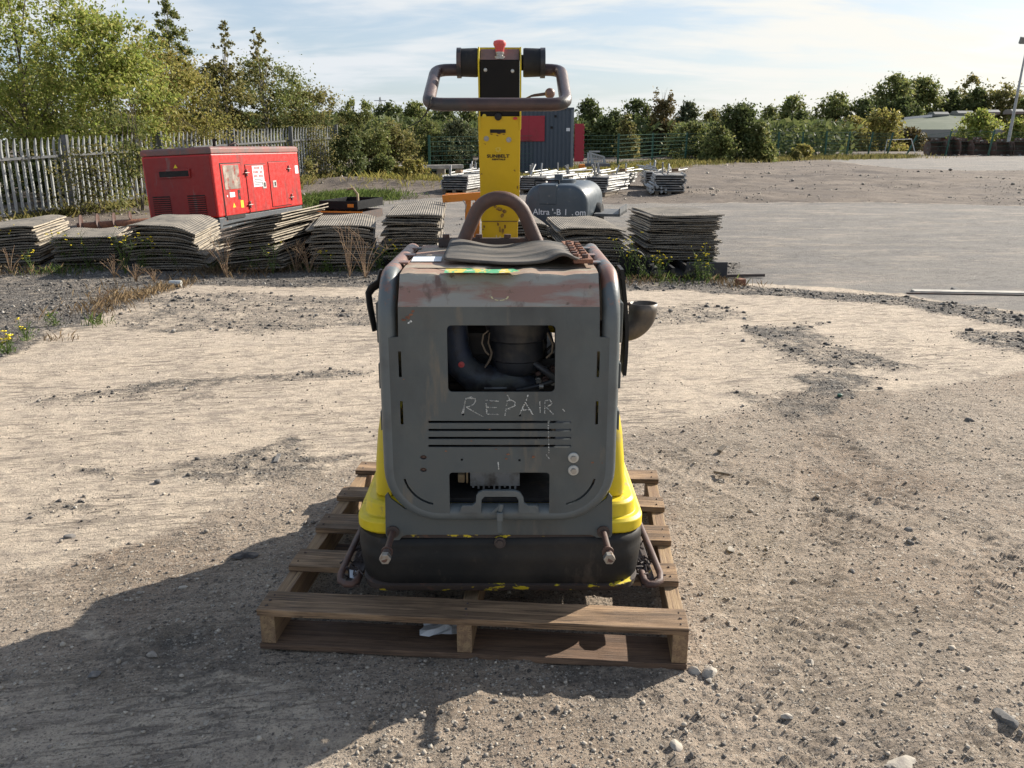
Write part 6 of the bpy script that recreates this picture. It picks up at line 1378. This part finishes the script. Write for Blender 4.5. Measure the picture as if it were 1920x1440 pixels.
# oil seep beside the pallet, dark damp spot
x, y = G(462, 1042); 
def seep(px, py, r, label, seed):
    x, y = G(px, py); rn = random.Random(seed); n = 24; mb = MB(); zz = float(surf(x, y)[0][0])
    vs = [(x+r*rn.uniform(.6, 1.1)*math.cos(2*math.pi*k/n)*1.3, y+r*rn.uniform(.6, 1.1)*math.sin(2*math.pi*k/n)*.7, zz+.002) for k in range(n)]
    mb.add(vs+[(x, y, zz+.012)], [(k, (k+1) % n, n) for k in range(n)]); tag(obj('oil_spot', mb, M['oil']), label, 'oil spot')
M['oil'] = pm('oily_grit', (.03, .025, .022), .6, 0, [((.12, .10, .085), 40, .52, .6)], bump=1, bscale=90)
seep(462, 1042, .045, 'dark oily spot on the shaded ground left of the pallet', 3)

# ------------------------------------------------------------------ vegetation
def leaves_mesh(name, C, nrm_up, size, mat, asp=.55, seed=0):
    r_ = np.random.default_rng(seed); n = len(C)
    a = r_.normal(size=(n, 3)); a /= np.linalg.norm(a, axis=1)[:, None]; b = r_.normal(size=(n, 3)); b[:, 2] *= .6
    b -= a*(a*b).sum(1)[:, None]; b /= np.linalg.norm(b, axis=1)[:, None]+1e-9
    s = size*r_.uniform(.6, 1.35, (n, 1)); a = a*s*.5; b = b*s*.5*asp
    V = np.stack([C-a, C+b, C+a, C-b], 1).reshape(-1, 3)
    return mesh_np(name, V, np.arange(n*4), 4, mat)
def tree(name, label, cat, X, Y, height, width, mat, leaf, nleaf, h0=.15, nb=36, seed=0, shape='round', bark='bark', lean=(0, 0), group=None, blob=.17, trunkr=None, z0=None, tuft=1.0, depth=None):
    r_ = np.random.default_rng(seed+991); z0 = gz(Y) if z0 is None else z0; t = thing(name, label, cat, (X, Y, z0), 0, group); nleaf = int(nleaf*(1.9 if Y < 31 else 1.7)); leaf *= 1.08
    depth = depth or width
    # blobs of foliage
    B = []; tries = 0
    while len(B) < nb and tries < 4000:
        tries += 1; f = r_.uniform(h0, 1.0); 
        if shape == 'round': pr = math.sqrt(max(0, 1-((f-h0)/(1-h0)*2-1)**2))*1.0
        elif shape == 'cone': pr = (1-(f-h0)/(1-h0))**.7*.95+.08
        elif shape == 'birch': pr = .10+.75*(1-f)**.8
        elif shape == 'dome': pr = math.sqrt(max(0, 1-f**1.7))*(.85+.15*math.sin(seed))
        elif shape == 'shrub': pr = math.sqrt(max(0, 1-((f-h0)/(1-h0))**2.4))
        else: pr = .30+.7*math.sin(math.pi*min(1, (f-h0)/(1-h0)*.9+.1))
        a = r_.uniform(0, 2*math.pi); rr = math.sqrt(r_.random())*pr; x = rr*math.cos(a)*width/2; y = rr*math.sin(a)*depth/2
        B.append((x+lean[0]*f*f*height, y+lean[1]*f*height, f*height, r_.uniform(.6, 1.35)*blob*min(width, height)*tuft*min(1.0, .38+.75*pr)))
    for f in np.linspace(max(.12, h0), .96, 12 if width > .8 else 6):
        B.append((lean[0]*f*f*height+r_.normal(0, .03)*width, lean[1]*f*height, f*height, blob*min(width, height)*tuft*(.95-.5*f)))
    B = np.array(B); wgt = B[:, 3]**1.6; k = r_.choice(len(B), nleaf, p=wgt/wgt.sum())
    off = r_.normal(size=(nleaf, 3)); off /= np.linalg.norm(off, axis=1)[:, None]; rad = np.abs(r_.normal(0, .62, nleaf))
    C = B[k, :3]+off*(rad*B[k, 3])[:, None]*np.array([1, 1, .8])
    g = vnoise(C[:, 0]*3.2/leaf*.05+50, C[:, 2]*3.2/leaf*.05+50, seed % 50); C = C[g > .13]; C = C[C[:, 2] > .02]
    o = bpy.data.objects.new('crown', leaves_mesh('crown', C, 0, leaf, mat, seed=seed)); COL.objects.link(o); o.parent = t
    tr_ = trunkr or height*.0095; mb = MB(); top = (lean[0]*height*.8, lean[1]*height*.9, height*.88)
    pts = [(0, 0, -.15), (lean[0]*.1*height, 0, height*.25), (lean[0]*.35*height+r_.uniform(-.02, .02)*height, 0, height*.55), top]
    mb.tube(pts, [tr_*1.25, tr_, tr_*.6, tr_*.12], 7)
    for bi in r_.choice(len(B), min(len(B), 16), replace=False):
        p = Vector(B[bi, :3]); f = max(.06, p.z/height*r_.uniform(.45, .75)); s_ = Vector((lean[0]*f*f*height*.9, lean[1]*f*height, f*height)); m_ = (s_+p)/2+Vector((0, 0, .04*height)); mb.tube([s_, m_, p], [tr_*.42, tr_*.26, tr_*.08], 5)
    obj('trunk', mb, M[bark], t, world=False, smooth=60); return t
def at_tree(px, topy, Y, wpx, *a, **k):
    X = Xat(px, Y, 2.5); z0 = k.pop('z0', gz(Y)); hgt = Zat(topy, Y)-z0; return X, Y, hgt, wpx*Y*.97/FPX
sd_ = [100]
def T(name, label, cat, px, topy, Y, wpx, mat, leaf, n, **k):
    X, Y, h_, w_ = at_tree(px, topy, Y, wpx); sd_[0] += 1; return tree(name, label, cat, X, Y, h_, w_, M[mat], leaf, n, seed=sd_[0], **k)
# left mass behind the palisade
T('willow_tree', 'big pale green willow at the far left rising out of the frame behind the fence', 'tree', 40, -90, 21, 330, 'leaf_bright', .08, 15500, h0=.06, nb=110, blob=.17)
T('willow_tree', 'bright green willow spilling over the palisade left of the generator', 'tree', 205, 20, 20.5, 230, 'leaf_bright', .078, 13500, h0=.06, nb=90, blob=.17)
T('sallow_tree', 'yellowing olive sallow bush above the red generator', 'tree', 300, 75, 23, 210, 'leaf_yellow', .078, 11500, h0=.05, nb=80, blob=.17)
T('sallow_tree', 'darker sallow at the left edge low behind the fence pales', 'tree', 75, 130, 24, 320, 'leaf_mid', .085, 10000, h0=.02, nb=80, blob=.18)
T('birch_tree', 'tall slender birch reaching the top edge above the generator', 'tree', 328, 2, 26, 85, 'leaf_mid', .08, 7000, h0=.2, nb=110, blob=.15, shape='col', bark='birch_bark', tuft=.85)
T('birch_tree', 'wind bent thin birch with drooping tip against the sky', 'tree', 424, 40, 27, 95, 'leaf_olive', .075, 3000, h0=.25, nb=130, blob=.09, shape='cone', bark='birch_bark', lean=(.03, 0), tuft=.7)
T('birch_tree', 'second wispy birch leaning right with sparse top leaves', 'tree', 500, 52, 28, 85, 'leaf_olive', .075, 2600, h0=.25, nb=120, blob=.09, shape='cone', bark='birch_bark', lean=(-.04, 0), tuft=.7)
T('sallow_tree', 'rounded olive sallow behind the fence right of the generator', 'tree', 410, 120, 27, 150, 'leaf_olive', .08, 8500, h0=.02, nb=90, blob=.18)
T('hawthorn_tree', 'dense brown green thorn thicket above the far end of the palisade', 'tree', 500, 112, 29, 175, 'leaf_mid', .08, 10500, h0=.02, nb=100, blob=.18)
T('hawthorn_tree', 'lower thicket sloping down to the end of the palisade', 'tree', 585, 165, 30, 130, 'leaf_olive', .08, 8000, h0=.02, nb=80, blob=.18)
T('willow_tree', 'willow standing left of the frame beyond the palisade', 'tree', -330, 60, 19, 300, 'leaf_mid', .10, 5000, h0=.03, nb=70, blob=.18)
T('sallow_tree', 'round sallow just outside the left edge beyond the palisade', 'tree', -160, 110, 20, 240, 'leaf_bright', .10, 5000, h0=.03, nb=70, blob=.18)
# climbers on the fence
def climber(px, py0, py1, Y, wpx, label, n, mat='leaf_mid'):
    r_ = np.random.default_rng(int(px)); X = Xat(px, Y, 1); z0_, z1_ = Zat(py1, Y), Zat(py0, Y); w_ = wpx*Y/FPX
    C = np.stack([r_.normal(0, w_*.32, n), r_.normal(0, .12, n)+0*r_.normal(0, .3, n), r_.uniform(0, z1_-z0_, n)], 1); g = fbm(C[:, 0]*2.2+9, C[:, 2]*2.2+9, 3, int(px) % 40); C = C[g > .42]
    t = thing('climbing_bush', label, 'bush', (X, Y, z0_)); o = bpy.data.objects.new('leaves', leaves_mesh('leaves', C, 0, .065, M[mat], seed=int(px))); COL.objects.link(o); o.parent = t
    mb = MB(); rn = random.Random(px)
    for k in range(7): mb.tube([(rn.uniform(-w_*.2, w_*.2), 0, -.1), (rn.uniform(-w_*.3, w_*.3), 0, (z1_-z0_)*.5), (rn.uniform(-w_*.4, w_*.4), 0, (z1_-z0_)*.95)], [.012, .009, .004], 5)
    obj('stems', mb, M['bark'], t, world=False)
climber(252, 170, 420, 17.8, 58, 'leafy shrub growing through the palisade beside the dark end of the generator', 5200)
climber(150, 270, 420, 17.2, 190, 'ivy like undergrowth showing between the pales at the left', 2600, 'leaf_olive')
climber(590, 235, 345, 26.6, 80, 'scrub growing up against the far pales of the palisade', 2600, 'leaf_olive')
climber(365, 215, 262, 21.5, 130, 'yellow green shoots hanging over the palisade above the generator', 2200, 'leaf_yellow')
# bushes between palisade and cabin
for i, (px, ty_, Y, wp, mt_, n, lb) in enumerate([
    (672, 185, 31, 110, 'leaf_mid', 7000, 'tall leafy bush where the palisade ends'), (650, 235, 27.5, 70, 'leaf_dark', 3600, 'low dark bush in front of the last palisade pales'),
    (735, 232, 32, 100, 'leaf_olive', 6000, 'grey olive bush between the fence end and the drawbar'), (712, 290, 29.5, 60, 'leaf_mid', 2200, 'small bush beside the pale concrete beam'),
    (800, 225, 34, 95, 'leaf_mid', 5200, 'mid green bush with reddish tips behind the concrete beam'), (860, 228, 33.5, 90, 'leaf_grey', 5600, 'silvery green willow bush touching the left side of the drawbar'),
    (838, 262, 32.5, 60, 'leaf_grey', 3000, 'low silvery bush before the green fence post'), (770, 300, 29.5, 75, 'leaf_yellow', 1900, 'yellowish weed clump growing over the concrete beam')]):
    T('bush', lb, 'bush', px, ty_, Y, wp, mt_, .085, int(n*1.35), h0=.0, nb=80, shape='shrub', blob=.16)
# far belt of trees, left to right
for i, (px, ty_, Y, wp, mt_, n, lb, shp) in enumerate([
    (730, 192, 62, 75, 'leaf_dark', 3600, 'dark tree of the far belt directly below the phone mast', 'round'), (782, 190, 66, 70, 'leaf_mid', 3600, 'round tree of the far belt left of the drawbar', 'round'),
    (832, 198, 60, 70, 'leaf_dark', 3600, 'dark tree of the far belt third left of the drawbar', 'round'), (880, 193, 64, 60, 'leaf_mid', 3400, 'tree of the far belt just left of the drawbar', 'round'),
    (1105, 183, 56, 62, 'leaf_dark', 4200, 'dense dark tree right of the blue cabin', 'round'), (1150, 205, 54, 70, 'leaf_dark', 3800, 'dark tree second right of the cabin', 'round'),
    (1192, 186, 58, 66, 'leaf_dark', 4200, 'taller dark tree third right of the cabin', 'round'), (1178, 215, 50, 40, 'leaf_olive', 1800, 'small olive birch before the dark trees', 'col'),
    (1242, 156, 55, 75, 'leaf_brown', 5200, 'tall brownish birch with a pointed tip in the middle of the belt', 'cone'), (1290, 188, 58, 75, 'leaf_grey', 3600, 'greyish tree right of the pointed birch', 'round'),
    (1335, 205, 60, 70, 'leaf_olive', 3300, 'olive tree at the low end of the belt', 'round'), (1300, 232, 48, 90, 'leaf_mid', 3200, 'bush mass behind the mesh fence posts', 'shrub'),
    (1385, 198, 46, 100, 'leaf_dark', 6500, 'big rounded dark bush left of the leaning fence posts', 'shrub'), (1350, 240, 44, 60, 'leaf_mid', 2600, 'lower bush left of the big rounded dark bush', 'shrub'), (1428, 232, 45, 50, 'leaf_mid', 2600, 'lighter bush right of the big rounded dark bush', 'shrub'),
    (1440, 196, 115, 55, 'leaf_mid', 1500, 'thin airy tree above the canopy left end', 'round'), (1482, 178, 118, 75, 'leaf_mid', 3000, 'loose crowned tree above the open canopy', 'round'), (1500, 205, 112, 70, 'leaf_dark', 2600, 'dark low tree behind the open canopy', 'round'),
    (1560, 172, 120, 80, 'leaf_mid', 3400, 'loose double topped tree right of the canopy tree', 'round'), (1612, 182, 118, 60, 'leaf_dark', 2800, 'darker tree between the double topped tree and the broad oak', 'round'),
    (1662, 140, 125, 105, 'leaf_mid', 6500, 'tallest broad oak left of the shed vents', 'round'), (1720, 146, 127, 95, 'leaf_mid', 6000, 'second crown of the broad oak group', 'round'), (1690, 180, 119, 110, 'leaf_dark', 4500, 'dark underwood below the broad oaks', 'round'),
    (1775, 165, 128, 60, 'leaf_dark', 3300, 'dark tree behind the second roof vent', 'round'), (1808, 140, 132, 60, 'leaf_olive', 1500, 'thin topped airy tree above the shed', 'round'), (1822, 165, 126, 70, 'leaf_dark', 4200, 'dark conical tree behind the third roof vent', 'cone'),
    (1868, 155, 126, 85, 'leaf_olive', 4800, 'olive brown tree left of the floodlight mast', 'round'), (1915, 178, 122, 60, 'leaf_mid', 2800, 'paler tree behind the floodlight mast', 'round'),
    (1598, 220, 80, 60, 'leaf_yellow', 2400, 'yellowing bush behind the leaning fence posts', 'shrub'), (1655, 208, 82, 80, 'leaf_yellow', 3000, 'orange tinged bush before the shed roof end', 'shrub'), (1560, 235, 78, 50, 'leaf_olive', 1700, 'low bush right of the canopy', 'shrub'),
    (1705, 240, 84, 60, 'leaf_brown', 1600, 'brown bush before the shed wall', 'shrub'), (1832, 208, 78, 75, 'leaf_bright', 3000, 'bright green sapling clump behind the ochre rimmed bucket', 'shrub'), (1908, 225, 76, 55, 'leaf_bright', 2000, 'bright green sapling at the right edge behind the buckets', 'shrub'),
    (1508, 272, 49, 34, 'leaf_yellow', 1300, 'yellow weed bush on the yard edge before the fence', 'shrub'), (1500, 283, 47.5, 18, 'leaf_olive', 600, 'tiny weed tuft left of the yellow weed bush', 'shrub')]):
    T('bush' if shp == 'shrub' else 'tree', lb, 'bush' if shp == 'shrub' else 'tree', px, ty_+(4 if shp == 'round' else 0), Y, wp*(1.4 if shp == 'round' else 1.1), mt_, .0032*Y if Y > 40 else .09, int(n*1.5), h0=.0, nb=110, shape=('birch' if 'pointed' in lb and 'birch' in lb else {'round': 'dome', 'shrub': 'shrub', 'cone': 'dome', 'col': 'dome'}[shp]), blob=.19, bark='birch_bark' if 'birch' in lb else 'bark')
# far wood line so no bare horizon shows
def woodline():
    r_ = np.random.default_rng(5); Cs = []
    for (x0, x1, Y, h_, n) in ((-260, 330, 200, 7.5, 30000), (-130, 24, 84, 3.2, 42000), (-26, 21, 59, 2.4, 20000)):
        x = r_.uniform(x0, x1, n); hh = h_*(.45+.9*fbm(x*.035+3, x*0+1, 4, 7)); Cs.append(np.stack([x, Y+r_.uniform(-6, 6, n), .8+hh*r_.random(n)**.8], 1))
    C = np.concatenate(Cs); o = bpy.data.objects.new('distant_wood', leaves_mesh('distant_wood', C, 0, .42, M['leaf_dark'], seed=3)); COL.objects.link(o); o['kind'] = 'stuff'
woodline()
# grass verge under the fences
def tufts(name, P_, hgt, mat, seed, per=5, wd=.006, spread=.05, label=None):
    r_ = np.random.default_rng(seed); n = len(P_); k = per; base = np.repeat(P_, k, 0); m = len(base)
    base = base+np.concatenate([r_.normal(0, spread, (m, 2)), np.zeros((m, 1))], 1); a = r_.uniform(0, 2*np.pi, m); l = hgt*r_.uniform(.35, 1.1, m); tilt = r_.uniform(.05, .7, m)
    d = np.stack([np.cos(a)*np.sin(tilt), np.sin(a)*np.sin(tilt), np.cos(tilt)], 1); s_ = np.stack([-np.sin(a), np.cos(a), np.zeros(m)], 1)*wd
    mid = base+d*(l*.55)[:, None]; tip = base+d*l[:, None]+np.stack([np.cos(a), np.sin(a), -np.ones(m)*.3], 1)*(l*.18)[:, None]
    V = np.stack([base-s_, base+s_, mid+s_*.7, tip, mid-s_*.7], 1).reshape(-1, 3); F = (np.arange(m)*5)[:, None]+np.array([0, 1, 2, 3, 4])
    me = mesh_np(name, V, F.reshape(-1), 5, mat); o = bpy.data.objects.new(name, me); COL.objects.link(o); o['kind'] = 'stuff'; return o
def strip(pts, n, seed, jit):
    r_ = np.random.default_rng(seed); W_ = np.array(W(*pts)); seg = np.linalg.norm(np.diff(W_, axis=0), axis=1); cs = np.concatenate([[0], np.cumsum(seg)]); u = r_.random(n)*cs[-1]
    x = np.interp(u, cs, W_[:, 0])+r_.normal(0, jit, n); y = np.interp(u, cs, W_[:, 1])+r_.normal(0, jit, n); g = fbm(x*1.6, y*1.6, 3, seed % 40); k = g > .45; x, y = x[k], y[k]
    return np.stack([x, y, surf(x, y)[0]-.005], 1)
tufts('dry_grass', strip([(-120, 520), (100, 505), (330, 512), (700, 510)], 420, 1, .14), .13, M['dead_leaf'], 1, 5, .0020, .09)
tufts('green_weeds', strip([(-120, 515), (250, 505), (460, 500), (720, 505)], 260, 2, .14), .12, M['weed_green'], 2, 6, .0030, .08)
tufts('dry_grass', strip([(-60, 690), (60, 640), (180, 590), (250, 560), (340, 530)], 380, 3, .10), .085, M['dead_leaf'], 3, 6, .0028, .05)
tufts('green_weeds', strip([(-120, 680), (20, 650), (110, 620), (170, 600)], 420, 4, .10), .11, M['weed_green'], 4, 7, .003, .05)
tufts('dry_grass', strip([(1140, 525), (1240, 535), (1380, 535)], 170, 5, .14), .10, M['dead_leaf'], 5, 5, .002, .08)
tufts('green_weeds', strip([(1150, 515), (1240, 528), (1330, 528)], 70, 6, .14), .12, M['weed_green'], 6, 5, .0022, .09)
tufts('green_weeds', strip([(570, 385), (620, 375), (690, 365)], 1500, 7, .5), .20, M['weed_green'], 7, 7, .006, .2)
tufts('dry_grass', strip([(700, 350), (830, 345), (950, 338), (1160, 322), (1300, 305), (1450, 301)], 2600, 8, .6), .26, M['leaf_yellow'], 8, 7, .007, .3)
tufts('green_weeds', strip([(1100, 322), (1200, 313), (1450, 300), (1700, 295)], 2600, 9, .8), .30, M['leaf_olive'], 9, 7, .010, .4)
tufts('dry_grass', strip([(160, 590), (240, 545), (300, 520)], 150, 11, .16), .12, M['dead_leaf'], 12, 4, .0016, .10)
# ragwort plants with yellow heads, dry stalks
def ragwort(px, py, hgt, label, seed, flowers=6, dry=False, group=None, spread=.5):
    x, y = GR(px, py); z = gz(y); rn = random.Random(seed); t = thing('dry_weed' if dry else 'ragwort_plant', label, 'weed', (x, y, z)); st = MB(); lv = []; fl_ = MB()
    for k in range(rn.randint(4, 7)+(5 if dry else 0)):
        a = rn.uniform(0, 6.28); l = hgt*rn.uniform(.6, 1.05); sp_ = rn.uniform(.1, spread)*hgt; tip = Vector((math.cos(a)*sp_, math.sin(a)*sp_, l)); mid = Vector((math.cos(a)*sp_*.35, math.sin(a)*sp_*.35, l*.5))
        st.tube([(0, 0, 0), mid, tip], [.004, .003, .0018], 5)
        for q in range(2 if dry else 3):
            f = rn.uniform(.4, .9); p = mid.lerp(tip, f); e = p+Vector((rn.uniform(-.09, .09), rn.uniform(-.09, .09), rn.uniform(.02, .10)))*(hgt/.4); st.tube([p, e], [.0022, .0012], 4)
            if not dry and rn.random() < flowers/8: 
                for _ in range(rn.randint(1, 3)): c_ = e+Vector((rn.uniform(-.015, .015), rn.uniform(-.015, .015), rn.uniform(0, .015))); r0 = rn.uniform(.007, .013); fl_.add([(c_.x+r0*math.cos(i*1.047), c_.y+r0*math.sin(i*1.047), c_.z+.003*(i % 2)) for i in range(6)]+[(c_.x, c_.y, c_.z+.006), (c_.x, c_.y, c_.z-.006)], [(i, (i+1) % 6, 6) for i in range(6)]+[((i+1) % 6, i, 7) for i in range(6)])
        for q in range(3 if dry else 22): f = rn.uniform(.05, .95); p = Vector((0, 0, 0)).lerp(mid, f*2) if f < .5 else mid.lerp(tip, f*2-1); lv.append(p+Vector((rn.gauss(0, .03), rn.gauss(0, .03), rn.gauss(0, .02))))
    obj('stem', st, M['dry_stem' if dry else 'weed_green'], t, world=False)
    o = bpy.data.objects.new('leaf', leaves_mesh('leaf', np.array([tuple(v) for v in lv]), 0, .028, M['dead_leaf' if dry else 'weed_green'], .3, seed)); COL.objects.link(o); o.parent = t; o['kind'] = 'stuff'
    if fl_.v: obj('flower', fl_, M['flower'], t, world=False, kind='stuff')
for i, (px, py, h_, lb, fl_) in enumerate([
    (8, 495, .42, 'ragwort with yellow heads at the left edge before the first mat stack', 8), (62, 512, .26, 'small yellow flowered weed at the foot of the first mat stack', 3), (128, 500, .42, 'green yellow flowered weed before the low mat stack, left one', 4),
    (165, 500, .46, 'green yellow flowered weed before the low mat stack, right one', 4), (235, 512, .44, 'bushy weed between the low and the drooping mat stacks', 3), (268, 508, .42, 'weed with the densest yellow heads before the drooping mat stack', 8),
    (300, 505, .40, 'yellow flowered weed at the right foot of the densest one', 7), (335, 505, .38, 'leafy weed low before the pale side of the drooping stack', 2), (478, 508, .36, 'single yellow flowered stalk before the bowed stack', 3), (512, 512, .38, 'green stalk with one flower right of the single stalk', 3),
    (612, 508, .22, 'low yellow flowered weed before the dark square stack', 5), (690, 500, .36, 'yellow flowered weed left behind the compactor shoulder', 6), (712, 503, .34, 'yellow flowered weed touching the compactor shoulder', 6), (740, 505, .30, 'hidden yellow flowered weed behind the compactor tube', 4),
    (1178, 520, .40, 'ragwort just right of the compactor shoulder', 7), (1205, 522, .34, 'ragwort second right of the compactor shoulder', 5), (1238, 526, .28, 'ragwort at the left foot of the tall free standing stack', 6), (1308, 526, .34, 'ragwort in front of the tall free standing stack with many heads', 8), (1325, 530, .22, 'small leafy weed right of the ragwort with many heads', 2),
    (15, 665, .14, 'little yellow flowered weed at the slab corner on the left edge', 4), (50, 640, .14, 'green weed at the slab edge on the left', 1), (105, 612, .13, 'green weed where the slab edge meets the dark gravel', 1)]):
    ragwort(px, py, h_, lb, 200+i, fl_)
for i, (px, py, h_, lb) in enumerate([
    (425, 520, .50, 'tall dead dock stalk standing before the gap between two mat stacks'), (555, 508, .38, 'fan of dry reddish twigs left of the dark square stack'), (580, 510, .36, 'second fan of dry twigs touching the dark square stack'), (655, 520, .62, 'long bare branching twigs before the dark square stack'), (685, 522, .52, 'bare twigs bending right beside the compactor'),
    (215, 520, .24, 'dry tangle left of the bushy weed'), (255, 528, .18, 'brown dead tangle on the dark gravel'), (290, 530, .16, 'brown dead tangle near the crushed can'), (190, 575, .15, 'dry grass tangle on the edge of the slab'), (20, 512, .30, 'bleached dry tangle at the far left foot of the mats')]):
    ragwort(px, py, h_, lb, 300+i, 0, dry=True, spread=.75)

tufts('green_weeds', np.array([(P0+dv_*u+nv*r_).tolist()+[fbase(u)+.12] for u, r_ in zip(rng.uniform(-3, ln, 900), rng.normal(.1, .35, 900))]), .42, M['leaf_olive'], 21, 7, .008, .14)
T('undergrowth_bush', 'dark bramble thicket filling the gap behind the pales at the far left', 'bush', 70, 300, 19.5, 330, 'leaf_dark', .08, 5000, h0=.0, nb=60, shape='shrub', depth=1.6)
T('undergrowth_bush', 'olive bramble behind the pales left of the generator', 'bush', 215, 250, 20.2, 190, 'leaf_olive', .08, 4500, h0=.0, nb=60, shape='shrub', depth=1.6)
T('undergrowth_bush', 'tangled bramble behind the pales above the generator', 'bush', 450, 245, 25.5, 260, 'leaf_olive', .08, 4500, h0=.0, nb=60, shape='shrub', depth=1.6)
